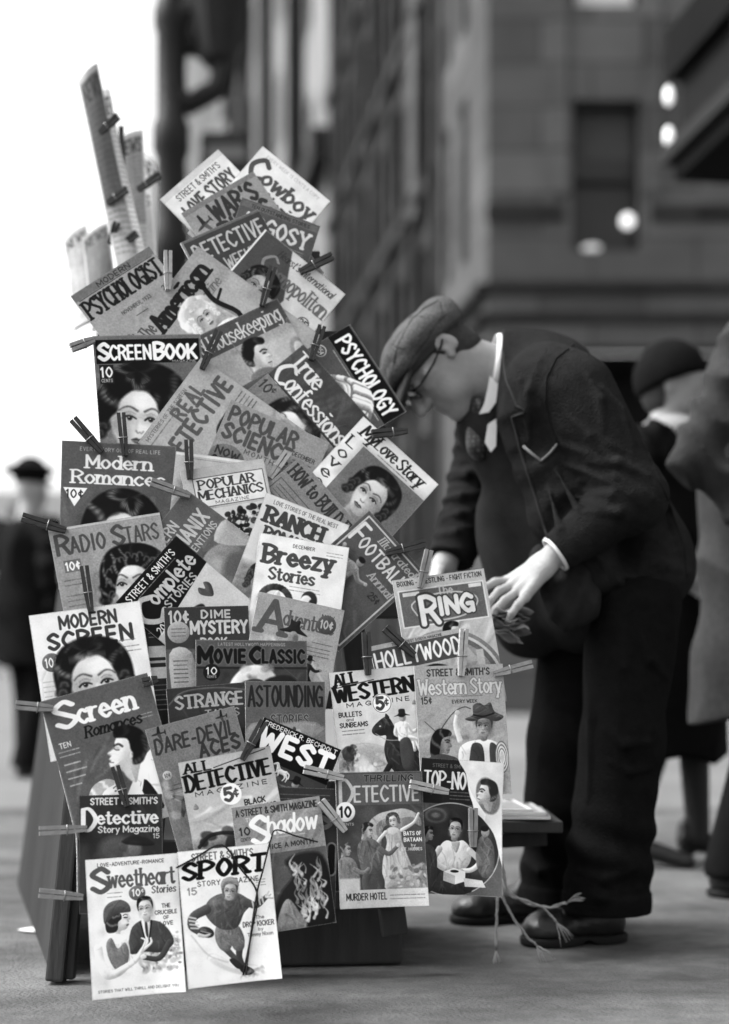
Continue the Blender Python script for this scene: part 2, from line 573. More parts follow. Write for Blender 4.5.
    def line(s, pts, r, v, a=1.0, blur=0.0, curve=True, r1=None, sh=.34):
        p = s._tr(pts)
        if curve and len(p) > 2: p = spline(p, False, 4)
        sc = s.k * s.T[2]
        r1 = r if r1 is None else r1
        w = s._win(p, (max(r, r1) + blur) * sc + 2)
        if w is None: return s
        X, Y, sl = w
        d = np.full(X.shape, 1e9, np.float32)
        fat = r * sc > 3 and a > .75
        NX = np.zeros_like(d); NY = np.zeros_like(d)
        for i in range(len(p) - 1):
            ax, ay = p[i]; ex, ey = p[i + 1] - p[i]
            L = ex * ex + ey * ey + 1e-9
            t = np.clip(((X - ax) * ex + (Y - ay) * ey) / L, 0, 1)
            rr = (r + (r1 - r) * (i + t) / (len(p) - 1)) * sc
            gx, gy = X - ax - t * ex, Y - ay - t * ey
            q = np.hypot(gx, gy) - rr
            if fat:
                m = q < d
                NX = np.where(m, gx / rr, NX); NY = np.where(m, gy / rr, NY)
            d = np.minimum(d, q)
        b = max(0.5, blur * sc)
        if fat: v = v * (1 + sh * np.clip(NX * s.LIT[0] + NY * s.LIT[1], -1, 1))
        s._put(sl, np.clip(0.5 - d / (2 * b), 0, 1) * a, v)
        return s

    def text(s, st, x, y, w, h, v, wt=0.9, con=1.0, serif=0, slant=0.0, a=1.0, ang=0, gap=1.6, arc=0.0, out=None):
        """st set in a box whose cap top-left is (x, y): width w, cap height h. wt is the stem width in units of h/6, con the
        thinness of the horizontals, serif the length of the slabs; out draws an outline of that tone first."""
        tot = sum((GLYPH[ch][0] + gap if ch in GLYPH else 2.6) for ch in st) - gap
        sx, sy = w / tot, h / 6.0
        T0 = s.T
        cur = 0.0
        th = math.radians(ang)
        passes = [(out, 0.55)] if out is not None else []
        passes.append((v, 0.0))
        for val, grow in passes:
            cur = 0.0
            for ch in st:
                if ch not in GLYPH:
                    cur += 2.6; continue
                gw, strokes = GLYPH[ch]
                segs = []
                for p in strokes:
                    q = np.stack([(p[:, 0] + cur) * sx + p[:, 1] * sy * slant, h - p[:, 1] * sy], 1)
                    if arc:
                        u = q[:, 0] / w * 2 - 1
                        q[:, 1] += arc * (u * u)
                    segs += [(q[i], q[i + 1]) for i in range(len(q) - 1)]
                    if serif:
                        for e, o in ((0, 1), (-1, -2)):
                            if len(p) < 2: continue
                            d = p[o] - p[e]
                            if abs(d[1]) > 0.6 * abs(d[0]) and min(abs(p[e][1] - t) for t in (0, 4, 6, -2)) < 0.3:
                                c = q[e]
                                e_ = serif * 2.0 * min(sx, sy); segs.append((c + (-e_, 0), c + (e_, 0)))
                cur += gw + gap
                P = np.array([e for sg in segs for e in sg])
                c_, n_ = math.cos(th), math.sin(th)
                rot = np.stack([x + P[:, 0] * c_ - P[:, 1] * n_, y + P[:, 0] * n_ + P[:, 1] * c_], 1)
                D = s._tr(rot)
                sc = s.k * T0[2]
                ss = min(sy, 1.12 * sx)
                ra = max(.62, (wt / 2 + grow) * ss * sc); rb = max(.55, (wt / 2 * con + grow) * ss * sc)
                win = s._win(D, ra + 2)
                if win is None: continue
                X, Y, sl = win
                tt = T0[3] + th
                ct, stt = math.cos(tt), math.sin(tt)
                U = (X * ct + Y * stt) / ra; V = (-X * stt + Y * ct) / rb
                E = np.stack([(D[:, 0] * ct + D[:, 1] * stt) / ra, (-D[:, 0] * stt + D[:, 1] * ct) / rb], 1)
                d = np.full(X.shape, 1e9, np.float32)
                for i in range(0, len(E), 2):
                    ax, ay = E[i]; ex, ey = E[i + 1] - E[i]
                    L = ex * ex + ey * ey + 1e-9
                    t = np.clip(((U - ax) * ex + (V - ay) * ey) / L, 0, 1)
                    d = np.minimum(d, (U - ax - t * ex) ** 2 + (V - ay - t * ey) ** 2)
                d = (np.sqrt(d) - 1) * min(ra, rb)
                s._put(sl, np.clip(0.5 - d, 0, 1) * a, val)
        return s

    def small(s, x, y, w, n, v, h=1.6, lead=3.2, a=0.8):
        """n lines of body type too small to read in the photograph, as broken strokes."""
        for i in range(n):
            X = x
            while X < x + w:
                L = s.r.uniform(2, 7)
                s.line([(X, y + i * lead), (min(X + L, x + w), y + i * lead)], h / 2 * 0.7, v, a * s.r.uniform(.6, 1), 0.2, False)
                X += L + 1.3
        return s

    def disc(s, x, y, r, v, num, tv, cents=True, sub=None):
        s.ell(x, y, r, r, v)
        s.text(num, x - r * .62, y - r * .5, r * (0.8 if cents else 1.24), r * 1.0, tv, 1.1)
        if cents: s.text('¢', x + r * .3, y - r * .5, r * .42, r * .62, tv, 1.0)
        return s

    def speckle(s, x0, y0, x1, y1, v0, v1, n, rmin, rmax, a=0.5, blur=1.2):
        for _ in range(n):
            s.ell(s.r.uniform(x0, x1), s.r.uniform(y0, y1), s.r.uniform(rmin, rmax), s.r.uniform(rmin, rmax) * .7, s.r.uniform(v0, v1), a, blur, s.r.uniform(0, 180))
        return s

    # ---- figures in the printed pictures
    def hairfill(s, pts, base, sheen, part=(0, -1.2), freq=7.0, wob=.9, curve=True):
        """A mass of waved hair: dark, with bands of shine lying across the strands."""
        p = s._tr(pts)
        p = spline(p, True, 4)
        w = s._win(p, 2)
        if w is None: return s
        X, Y, sl = w
        keep = s.a[sl].copy()
        x0, y0, sc, th = s.T
        lx, ly = X / s.k - x0, Y / s.k - y0
        c, n = math.cos(-th), math.sin(-th)
        lx, ly = (lx * c - ly * n) / sc - part[0], (lx * n + ly * c) / sc - part[1]
        r = np.hypot(lx, ly); t = np.arctan2(lx, -ly + .35)
        ph = s.r.uniform(0, 6)
        wave = np.sin(r * freq - 1.1 * np.abs(t) + wob * np.sin(3.1 * t + ph) + .5 * np.sin(7 * t + ph))
        strand = .5 + .5 * np.sin(t * 46 + 3 * np.sin(r * 3.2 + ph) + 2 * np.sin(t * 9 + ph))
        strand = .55 + .45 * strand
        lum = np.clip(wave, 0, 1) ** 2 * strand
        lum *= (.35 + .65 * np.clip(.6 - .5 * np.sin(t + .7), 0, 1)) * np.clip((r - .2) / .45, 0, 1)
        tone = base + (sheen - base) * lum
        s.poly(pts, base, 1, .05, True, 0)
        cov = np.abs(s.a[sl] - keep) / (np.abs(base - keep) + 1e-3)
        cov = np.clip(cov, 0, 1)
        s.a[sl] = keep + (tone - keep) * cov
        return s

    def woman(s, x, y, sc, ang=0, hair=24, skin=200, sheen=95, part=-.2, look=0, curls=1, neck=True, side=1, mass=None, male=False, turn=None):
        """A painted glamour head: sc is half the width of the face."""
        s.at(x, y, sc, ang)
        turn = s.r.choice([-1, 1]) * s.r.uniform(.5, 1.0) if turn is None else turn
        side = -1 if turn > 0 else 1
        if neck and male: s.poly([(-.55, .6), (.55, .6), (.5, 1.2), (.42, 1.7), (0, 1.9), (-.42, 1.7), (-.5, 1.2)], skin - 45, 1, .08)
        elif neck:
            s.poly([(-1.5, 2.3), (-.6, 1.75), (-.45, .8), (.5, .8), (.6, 1.75), (1.6, 2.3), (1.5, 3.4), (-1.5, 3.4)], skin - 22, 1, .1)
            s.ell(.05, 1.35, .5, .42, skin - 75, .75, .3)
        if male:
            curls = 0
            mass = [(-.98, .2), (-1.08, -.5), (-.85, -1.3), (-.1, -1.6), (.75, -1.4), (1.08, -.6), (.98, .2), (.7, 0), (0, -.2), (-.7, 0)]
            for sd in (-1, 1): s.ell(sd * .92, .1, .13, .25, skin - 30, 1, .05)
        back = mass or [(-1.15, .75), (-1.42, .1), (-1.4, -.8), (-.95, -1.5), (0, -1.75), (.95, -1.5), (1.42, -.85), (1.48, .1), (1.22, .8), (.8, .5), (0, .2), (-.8, .5)]
        s.hairfill(back, hair, sheen, (part, -1.45), 6.5)
        s.poly([(-.84, -.5), (-.88, .1), (-.74, .66), (-.38, 1.16), (.02, 1.32), (.42, 1.14), (.76, .66), (.88, .1), (.84, -.5), (.45, -1.05), (-.45, -1.05)], skin, 1, .06, True, .22)
        s.ell(.70 * side, .25, .42, .95, skin - 88, .7, .34)
        s.ell(.45 * side, -.6, .4, .3, skin - 50, .5, .3)
        s.ell(-.74 * side, .62, .2, .4, skin - 48, .5, .2)
        s.ell(-.12 * side, -.5, .5, .34, min(248, skin + 22), .6, .4)
        s.ell(-.4 * side, .42, .26, .2, min(248, skin + 16), .5, .22)
        s.ell(.42 * side, .5, .22, .26, skin - 40, .45, .2)
        s.ell(0, 1.12, .3, .14, skin - 40, .5, .14)
        if male:
            s.ell(0, .95, .62, .36, skin - 8, 1, .12); s.ell(.5 * side, .7, .3, .4, skin - 55, .5, .25)
            s.hairfill([(-.95, -.05), (-1.06, -.6), (-.8, -1.3), (0, -1.55), (.8, -1.35), (1.05, -.6), (.94, -.05), (.8, -.55), (.5, -.95), (-.2, -1.02), (-.66, -.8), (-.82, -.45)], hair, sheen, (part, -1.6), 4)
        else: s.hairfill([(-1.12, .5), (-1.3, -.3), (-1.0, -1.1), (-.5, -1.5), (part + .02, -1.52), (part, -1.0), (-.45, -.86), (-.74, -.52), (-.84, -.1)], hair, sheen, (part, -1.6), 7.5)
        if not male: s.hairfill([(1.12, .5), (1.32, -.3), (1.02, -1.1), (.6, -1.5), (part - .02, -1.52), (part, -1.0), (.3, -.98), (.66, -.66), (.82, -.2)], hair, sheen, (part, -1.6), 7.5)
        s.ell(part, -.98, .55, .12, skin - 50, .5, .12)
        if curls:
            for sd in (-1, 1):
                for j in range(4):
                    cx, cy = sd * (1.14 + .1 * (j % 2)), -.1 + .27 * j
                    s.ell(cx, cy, .26, .21, hair + 6, 1, .06, 0, 0)
                    s.line([(cx - .15, cy + .06), (cx - .06, cy - .1), (cx + .1, cy - .08), (cx + .14, cy + .04)], .035, sheen, .75, .06)
                    s.line([(cx - .08, cy + .08), (cx, cy - .02), (cx + .07, cy + .05)], .025, (sheen + hair) / 2, .7, .05)
        s.turn = turn
        for sd in (-1, 1):
            ex = sd * .41 + look * .05
            s.ell(ex, -.08, .33, .22, skin - 70, .6, .18)
            s.ell(ex, .17, .24, .08, skin - 45, .45, .1)
            s.line([(ex - .27 * sd, -.24), (ex + .0 * sd, -.37), (ex + .22 * sd, -.33), (ex + .38 * sd, -.2)], .034, 40, .85, .04, r1=.012)
            s.poly([(ex - .2, .065), (ex - .08, -.02), (ex + .09, -.02), (ex + .2, .055), (ex + .06, .115), (ex - .08, .115)], 185, .9, .03, True, 0)
            s.ell(ex + look * .05, .035, .092, .092, 34, 1, .03)
            s.ell(ex + look * .05 - .03, .01, .022, .022, 240)
            s.poly([(ex - .25, .02), (ex - .1, -.1), (ex + .1, -.1), (ex + .25, .02), (ex + .1, .0), (ex - .1, .0)], skin - 66, .95, .03, True, 0)
            s.line([(ex - .23, .07), (ex - .1, -.02), (ex + .08, -.02), (ex + .23, .05)], .034, 22, 1, .03, r1=.022)
            s.line([(ex - .2, -.12), (ex, -.19), (ex + .2, -.12)], .018, skin - 95, .7, .03)
        s.line([(-.1 * side, -.1), (.09 * side, .2), (.15 * side, .46)], .05, skin - 55, .5, .09)
        s.ell(-.02, .3, .06, .2, min(250, skin + 25), .6, .06)
        s.line([(-.14, .5), (-.07, .57), (.0, .54), (.07, .57), (.14, .5)], .022, skin - 110, .85, .035)
        lip = skin - 70 if male else 58
        s.poly([(-.3, .83), (-.12, .755), (0, .79), (.12, .755), (.3, .83), (.12, .86), (-.12, .86)], lip, 1, .03, True, 0)
        s.poly([(-.28, .85), (-.1, .865), (.1, .865), (.28, .85), (.12, .965), (-.12, .965)], lip + 24, 1, .04, True, .3)
        s.ell(0, 1.02, .2, .05, skin - 60, .5, .06)
        s.turn = 0.0
        s.at()
        return s

    def folds(s, pts, n, dark, light, ang=90, spread=35, L=(.15, .4), r=.5, curve=True, a=.55):
        """Brushed folds kept inside the shape pts: n strokes, dark and light by turns."""
        p = s._tr(pts)
        w = s._win(spline(p, True, 4) if curve else p, 2)
        if w is None: return s
        sl = w[2]
        keep = s.a.copy()
        T = s.T
        q = np.array(pts, float); lo, hi = q.min(0), q.max(0); D = float(max(hi - lo))
        for i in range(n):
            x, y = s.r.uniform(lo[0], hi[0]), s.r.uniform(lo[1], hi[1])
            t = math.radians(ang + s.r.uniform(-spread, spread)); l = D * s.r.uniform(*L); b = s.r.uniform(-.15, .15) * l
            dx, dy = math.cos(t) * l, math.sin(t) * l
            rr = r * s.r.uniform(.5, 1.3)
            s.line([(x - dx / 2, y - dy / 2), (x + b * math.sin(t), y - b * math.cos(t)), (x + dx / 2, y + dy / 2)], rr, dark if i % 2 else light, a * s.r.uniform(.5, 1), rr * .9, True, rr * .3)
        drawn = s.a.copy()
        s.a = keep.copy()
        m0 = s.a.copy(); s.a = np.zeros_like(keep); s.poly(pts, 1.0, 1, 0, curve, 0); cov = s.a
        s.a = keep + (drawn - keep) * cov
        return s

    def man(s, x, y, sc, ang=0, hair=20, skin=170, hat=None, face=1):
        """A man's head turned to one side (face +1 to the right)."""
        s.at(x, y, sc, ang)
        g = face
        s.poly([(-.7 * g, .6), (-.75 * g, -.4), (-.3 * g, -1.1), (.5 * g, -1.0), (.75 * g, -.5), (.72 * g, -.1), (.98 * g, .22), (.76 * g, .34), (.8 * g, .62), (.6 * g, .98), (.1 * g, .95), (-.2 * g, 1.3), (-.7 * g, 1.4)], skin, 1, .05)
        s.ell(-.3 * g, .5, .4, .6, skin - 50, .7, .25)
        s.ell(-.28 * g, .1, .13, .22, skin - 35, 1, .05)
        s.hairfill([(-.45 * g, .55), (-.92 * g, .3), (-1.02 * g, -.5), (-.6 * g, -1.22), (.2 * g, -1.36), (.8 * g, -1.1), (.72 * g, -.72), (.1 * g, -.75), (-.2 * g, -.2), (-.4 * g, .1)], hair, hair + 85, (.7 * g, -1.1), 5.5)
        s.ell(.55 * g, -.25, .2, .12, skin - 60, .6, .1)
        s.ell(.35 * g, .25, .2, .2, skin + 20, .5, .15)
        s.line([(.72 * g, -.1), (.9 * g, .2), (.76 * g, .33)], .04, skin - 60, .6, .06)
        s.line([(.25 * g, -.28), (.5 * g, -.36), (.72 * g, -.26)], .05, 30, .9, .03)
        s.ell(.5 * g, -.1, .14, .07, 40, .9, .03)
        s.line([(.5 * g, .62), (.72 * g, .6)], .035, 70, .9, .03)
        if hat is not None:
            s.poly([(-1.7, -.55), (-.9, -.75), (-.75, -1.7), (0, -1.5), (.75, -1.7), (.9, -.75), (1.7, -.55), (.8, -.42), (-.8, -.42)], hat, 1, .05)
            s.line([(-.85, -.72), (0, -.66), (.85, -.72)], .07, max(0, hat - 25))
        s.at()
        return s

    def body(s, x, y, sc, pose, v, shade=None, skin=170, hat=None, lw=.33):
        """A small painted figure from joint lists: head, torso, limbs."""
        s.at(x, y, sc)
        shade = v - 40 if shade is None else shade
        for limb in pose['limbs']:
            s.line(limb, lw, v, 1, .06, r1=lw * .62)
            s.line([(a + .1, b + .05) for a, b in limb], lw * .4, shade, .7, .12, r1=lw * .2)
            s.ell(limb[-1][0], limb[-1][1], lw * .6, lw * .6, skin, 1, .05)
        s.poly(pose['torso'], v, 1, .06)
        s.folds(pose['torso'], 14, shade, min(245, v + 35), 75, 40, (.2, .5), .09)
        hx, hy = pose['head']
        s.ell(hx, hy, .42, .52, skin, 1, .06)
        s.ell(hx + .18, hy + .05, .2, .36, skin - 55, .7, .14)
        s.ell(hx - .05, hy - .3, .44, .3, 25, 1, .06)
        if hat is not None:
            s.poly([(hx - 1.0, hy - .15), (hx - .45, hy - .4), (hx - .35, hy - .95), (hx + .35, hy - .95), (hx + .45, hy - .4), (hx + 1.0, hy - .15), (hx, hy - .22)], hat, 1, .05)
        s.at()
        return s

    def horse(s, x, y, sc, v=40, g=-1):
        s.at(x, y, sc)
        f = lambda P: [(a * -g, b) for a, b in P]
        s.poly(f([(-1.5, -.6), (-.6, -.75), (.6, -.6), (1.5, -.75), (1.8, .1), (1.3, .8), (.2, .75), (-.9, .8), (-1.7, .3)]), v, 1, .06)
        s.poly(f([(-1.6, .1), (-1.9, -.8), (-2.2, -1.4), (-2.9, -1.1), (-3.1, -1.4), (-2.4, -2.1), (-1.7, -2.2), (-1.0, -1.2), (-.5, -.5)]), v, 1, .06)
        for lx, kx, fx in ((-1.3, -2.0, -1.6), (-.8, -.7, -1.1), (1.1, 1.5, 1.1), (1.6, 2.2, 2.1)):
            s.line(f([(lx, .5), (kx, 1.4), (fx, 2.4)]), .3, v, 1, .05, r1=.14)
        s.line(f([(1.7, -.4), (2.4, .1), (2.5, 1.2)]), .2, v + 15, 1, .08)
        s.line(f([(-1.2, -.2), (-.2, -.35), (1.1, -.35)]), .16, v + 70, .6, .2)
        s.line(f([(-2.0, -1.9), (-1.4, -1.2), (-.8, -.6)]), .14, max(5, v - 25), .9, .08)
        s.at()
        return s

    def plane(s, x, y, sc, v, ang=0):
        s.at(x, y, sc, ang)
        s.poly([(-2.4, -.1), (-1, -.35), (1.6, -.12), (1.7, .12), (-1, .35), (-2.4, .2)], v, 1, .05)
        s.poly([(-.9, -.2), (-.2, -2.6), (.3, -2.6), (.2, -.1)], v - 15, 1, .05, False)
        s.poly([(-.9, .2), (-.2, 2.6), (.3, 2.6), (.2, .1)], v + 20, 1, .05, False)
        s.poly([(1.2, 0), (1.7, -.8), (1.9, -.8), (1.8, .8), (1.6, .8)], v, 1, .05, False)
        s.at()
        return s

    def finish(s, wear=1.0):
        a = 112 + (s.a - 108) * 1.10
        H, W = a.shape
        lo = s.r.normal(0, 1, (H // 24 + 2, W // 24 + 2)).astype(np.float32)
        yy = np.linspace(0, lo.shape[0] - 1.001, H); xx = np.linspace(0, lo.shape[1] - 1.001, W)
        y0 = yy.astype(int); x0 = xx.astype(int); fy = (yy - y0)[:, None]; fx = (xx - x0)[None]
        L = lo[y0][:, x0] * (1 - fy) * (1 - fx) + lo[y0 + 1][:, x0] * fy * (1 - fx) + lo[y0][:, x0 + 1] * (1 - fy) * fx + lo[y0 + 1][:, x0 + 1] * fy * fx
        f1 = s.r.normal(0, 1, a.shape)
        for ax in (0, 1):
            for _ in range(2): f1 = (f1 + np.roll(f1, 1, ax) + np.roll(f1, -1, ax)) / 3
        f1 /= f1.std() + 1e-6
        mid = np.clip(1 - np.abs(a - 120) / 110, .15, 1)      # halftone and brush grain show most in the middle tones
        a = a * (1 + 0.03 * wear * L + .05 * mid * f1) + s.r.normal(0, 3.0, a.shape)
        X = np.minimum(np.arange(W), W - 1 - np.arange(W))[None]; Y = np.minimum(np.arange(H), H - 1 - np.arange(H))[:, None]
        e = np.minimum(X, Y) + s.r.normal(0, 1.0, a.shape)
        a = np.where(e < 1.2, a * .5 + 75, a)          # rubbed edges
        s.a = np.clip(a, 6, 240)
        for _ in range(3):                             # creases
            x, y = s.r.uniform(0, 100), s.r.uniform(0, 100 * s.ratio)
            L_ = s.r.uniform(10, 30); t = s.r.uniform(0, 3.14)
            s.line([(x, y), (x + L_ * math.cos(t), y + L_ * math.sin(t))], .12, 215 if s.r.random() < .6 else 40, .22 * wear, .2)
        return s.a


PAPER_GAIN = 1.0


def print_mat(name, arr, rough=0.55):
    """Ink on paper: the drawn sheet as albedo, with a slight procedural ripple and gloss variation."""
    H, W = arr.shape
    v = np.clip(arr / 255.0, 0, 1)
    px = np.ones((H, W, 4), np.float32)
    px[..., :3] = v[::-1, :, None]
    im = bpy.data.images.new(name, W, H, alpha=False)
    im.colorspace_settings.name = 'sRGB'
    im.pixels.foreach_set(px.ravel())
    im.update()
    im.pack()
    m = bpy.data.materials.new(name)
    m.use_nodes = True
    n, l = m.node_tree.nodes, m.node_tree.links
    b = n['Principled BSDF']
    t = n.new('ShaderNodeTexImage'); t.image = im; t.interpolation = 'Cubic'; t.extension = 'EXTEND'
    l.new(t.outputs['Color'], b.inputs['Base Color'])
    co = n.new('ShaderNodeTexCoord')
    ns = n.new('ShaderNodeTexNoise'); ns.inputs['Scale'].default_value = 9; ns.inputs['Detail'].default_value = 3
    l.new(co.outputs['Object'], ns.inputs['Vector'])
    mr = n.new('ShaderNodeMapRange'); mr.inputs['To Min'].default_value = rough - .1; mr.inputs['To Max'].default_value = rough + .18
    l.new(ns.outputs['Fac'], mr.inputs['Value']); l.new(mr.outputs[0], b.inputs['Roughness'])
    bp = n.new('ShaderNodeBump'); bp.inputs['Strength'].default_value = 0.25; bp.inputs['Distance'].default_value = 0.01
    l.new(ns.outputs['Fac'], bp.inputs['Height']); l.new(bp.outputs[0], b.inputs['Normal'])
    b.inputs['Specular IOR Level'].default_value = 0.10
    return m

# ---------------------------------------------------------------- the covers, one drawing each
PU, LG = 1.42, 1.33          # pulp and large format, height over width
STAND = {'limbs': [[(-.2, 2.1), (-.5, 3.6), (-.6, 5.0)], [(.3, 2.1), (.7, 3.5), (.9, 4.9)], [(-.6, .3), (-1.3, 1.2), (-1.9, .6)], [(.6, .3), (1.2, 1.3), (1.9, 1.7)]],
         'torso': [(-.75, 0), (0, -.15), (.75, 0), (.55, 1.3), (.5, 2.3), (-.45, 2.3), (-.55, 1.3)], 'head': (0, -.65)}
LUNGE = {'limbs': [[(-.2, 2.0), (-1.2, 2.7), (-1.1, 4.2)], [(.3, 2.0), (1.2, 3.3), (2.3, 4.4)], [(-.6, .3), (-1.6, .2), (-2.3, -.7)], [(.6, .4), (1.5, .9), (2.4, .6)]],
         'torso': [(-.75, .1), (0, -.2), (.8, .1), (.6, 1.2), (.45, 2.2), (-.4, 2.2), (-.6, 1.2)], 'head': (.25, -.65)}
SIT = {'limbs': [[(-.1, 1.9), (1.1, 2.0), (1.2, 3.4)], [(.2, 1.9), (1.5, 2.2), (1.8, 3.4)], [(-.6, .3), (-.9, 1.3), (.1, 1.7)], [(.6, .4), (1.1, 1.2), (1.8, 1.0)]],
       'torso': [(-.75, .1), (0, -.2), (.7, .1), (.6, 1.2), (.5, 2.2), (-.6, 2.2), (-.65, 1.2)], 'head': (.1, -.65)}


def c_love(c):
    c.rect(0, 0, 100, 8, 190)
    c.text("STREET & SMITH'S", 16, 10, 70, 8, 60, 1.0)
    c.text("LOVE STORY", 12, 24, 80, 17, 75, 1.8, gap=1.9, arc=1.5)
    c.small(60, 46, 30, 1, 90)
    c.rect(0, 52, 100, 142, 120, 1, 4)
    c.woman(55, 84, 20, 12, 35, 190)


def c_cowboy(c):
    c.text("EVERY WEEK 15 CENTS A COPY", 12, 5, 76, 4, 150, .7)
    c.text("C", 5, 12, 17, 27, 78, 1.3)
    c.text("owboy", 24, 19, 70, 18, 78, 1.4, .75, .2, slant=.1, gap=1.4)
    c.text("Stories", 34, 42, 56, 15, 66, 1.3, .7, .2, slant=.2)
    c.rect(0, 66, 100, 142, 120, 1, 5)
    c.body(60, 88, 9, STAND, 70, hat=40)


def c_war(c):
    c.rect(0, 0, 100, 6, 115)
    c.text("WAR'S", 30, 8, 58, 21, 52, 1.7, gap=1.8)
    c.text("BIRDS", 28, 33, 64, 22, 54, 1.7, gap=1.8)
    c.plane(17, 24, 5, 60, -15)
    c.rect(0, 66, 100, 142, 95, 1, 5)


def c_argosy(c):
    c.rect(2, 2, 98, 10, 95)
    c.text("TEN OUTSTANDING STORIES", 14, 4, 74, 4.5, 35, .9)
    c.text("ARGOSY", 8, 16, 84, 20, 192, 1.2, serif=.25)
    c.small(60, 42, 30, 2, 150)
    c.rect(0, 52, 100, 142, 60, 1, 6)


def c_dweekly(c):
    c.rect(0, 0, 100, 3, 95); c.rect(0, 0, 2.5, 142, 125)
    c.text("DETECTIVE", 9, 10, 86, 18, 172, 1.15, gap=1.5)
    c.text("WEEKLY", 36, 36, 48, 14, 165, 1.15)
    c.small(45, 56, 26, 1, 120)
    c.rect(3, 64, 100, 142, 80, 1, 4)


def c_cosmo(c):
    c.poly([(0, 0), (34, 0), (58, 46), (50, 100), (46, 133), (0, 133)], 70, 1, .6, False)
    c.text("Hearst's International", 26, 6, 66, 8, 45, .95, .6, slant=.18, gap=1.2)
    c.text("C", 18, 16, 13, 19, 125, 1.0, .6)
    c.text("osmopolitan", 31, 20, 66, 17, 95, 1.25, .55, .4, gap=1.1)
    c.woman(30, 52, 13, 8, 22, 175)
    c.poly([(40, 66), (58, 52), (62, 90), (58, 133), (36, 133)], 125, 1, 1.5)
    for i in range(5): c.line([(44 + 3 * i, 66), (46 + 3 * i, 133)], .7, 90 + 15 * (i % 2), .8, .4)
    c.ell(86, 52, 6.5, 6.5, 60); c.ell(86, 52, 5.4, 5.4, 170)
    c.text("25", 82, 48.5, 8, 7, 45, 1.1)
    c.rect(0, 0, 2, 133, 215)


def c_psychist(c):
    c.rect(0, 0, 100, 9, 105)
    c.text("MODERN", 30, 2.5, 40, 5.5, 40, 1.0)
    c.rect(4, 9.4, 96, 10.2, 50)
    c.text("PSYCHOLOGIST", 4, 13, 92, 19, 28, 1.75, .7, .4, gap=1.2)
    c.text("NOVEMBER, 1933", 33, 42, 36, 4, 50, .9)
    c.text("25¢", 84, 42, 11, 6, 45, 1.0)
    c.line([(44, 54), (58, 54)], .4, 60, 1, .1, False)
    c.text("The Riddle of Personality", 22, 66, 62, 5, 45, .9, gap=1.1)
    c.text("Psychology", 30, 78, 36, 5, 45, .9)
    c.small(20, 92, 60, 9, 60, 1.4, 4.4)


def c_american(c):
    c.poly([(0, 0), (100, 0), (100, 20), (60, 36), (0, 60)], 150, .6, 3, False)
    c.text("The", 3, 4, 12, 12, 75, 1.4, .8)
    c.text("American", 17, 5, 70, 17, 32, 1.7, .6, .5, gap=1.0)
    c.text("Magazine", 46, 26, 40, 9, 88, .9, .6, .3, slant=.2, gap=1.1)
    c.rect(0, 40, 100, 133, 140, 1, 6)
    c.rect(70, 36, 100, 133, 165, .7, 3); c.line([(66, 40), (78, 133)], 1, 110, .7, .5)
    c.at(6, -22)
    for i in range(26):
        t = c.r.uniform(0, 6.28); c.ell(42 + 13 * math.cos(t), 58 + 12 * math.sin(t), 6, 5, c.r.uniform(190, 225), .9, .8)
    c.woman(49, 41, 9.5, 6, 185, 198, 240, .1, neck=False, turn=.7); c.at(6, -22)
    c.poly([(20, 92), (36, 78), (56, 80), (70, 100), (72, 133), (16, 133)], 190, 1, .6)
    c.line([(66, 46), (62, 62), (66, 84), (58, 96)], 2.2, 28); c.ell(66, 44, 4, 5, 25); c.line([(62, 64), (74, 60)], 1.2, 30); c.at()


def c_house(c):
    c.rect(0, 0, 100, 21, 74)
    c.text("Good Housekeeping", 5, 4, 90, 13, 195, .95, .7, .2, gap=1.1)
    c.small(52, 25, 40, 1, 60)
    c.rect(0, 21, 100, 133, 150); c.rect(62, 28, 100, 60, 172, .8, 3)
    c.at(18, -18)
    c.line([(0, 74), (100, 62)], .6, 110, .8, .2); c.line([(30, 30), (38, 100)], .5, 120, .6, .2)
    c.man(62, 36, 12, 6, 22, 195); c.at(18, -18)
    c.poly([(28, 72), (44, 64), (56, 74), (58, 92), (70, 108), (60, 130), (22, 130)], 88, 1, .8)
    c.speckle(24, 70, 58, 100, 150, 200, 40, 1, 2, .7, .4)
    c.line([(52, 76), (66, 82), (76, 72)], 3, 195, 1, .5, r1=2); c.ell(78, 64, 8, 12, 120, 1, .6); c.ell(78, 64, 4.5, 8, 165, 1, .5)
    c.ell(86, 46, 4, 5, 90); c.ell(82, 38, 3, 3, 90); c.line([(84, 50), (92, 58)], 1.6, 90); c.at()


def c_psychology(c):
    c.rect(0, 0, 100, 3, 70); c.rect(0, 2, 100, 26, 14)
    c.text("PSYCHOLOGY", 8, 7, 86, 15, 232, 1.55, gap=1.7)
    c.small(14, 29, 80, 1, 190, 1.6)
    c.ell(8, 40, 6, 6, 190); c.ell(8, 40, 5, 5, 80); c.text("25¢", 4.4, 37.6, 7, 5, 220, 1)
    c.at(6, -18)
    for i in range(16):
        t = i / 15; c.line([(22 + 40 * t, 74 - 26 * math.sin(t * 2.6)), (38 + 40 * t, 60 - 20 * math.sin(t * 2.6)), (60 + 32 * t, 66 + 10 * t)], 2.6, 215 if i % 3 else 120, .95, .5, r1=1)
    c.ell(58, 86, 22, 24, 200, 1, 1); c.ell(66, 92, 10, 18, 140, .6, 3)
    c.line([(44, 84), (50, 80), (56, 84)], 1, 60); c.line([(64, 84), (70, 80), (76, 84)], 1, 60); c.at()


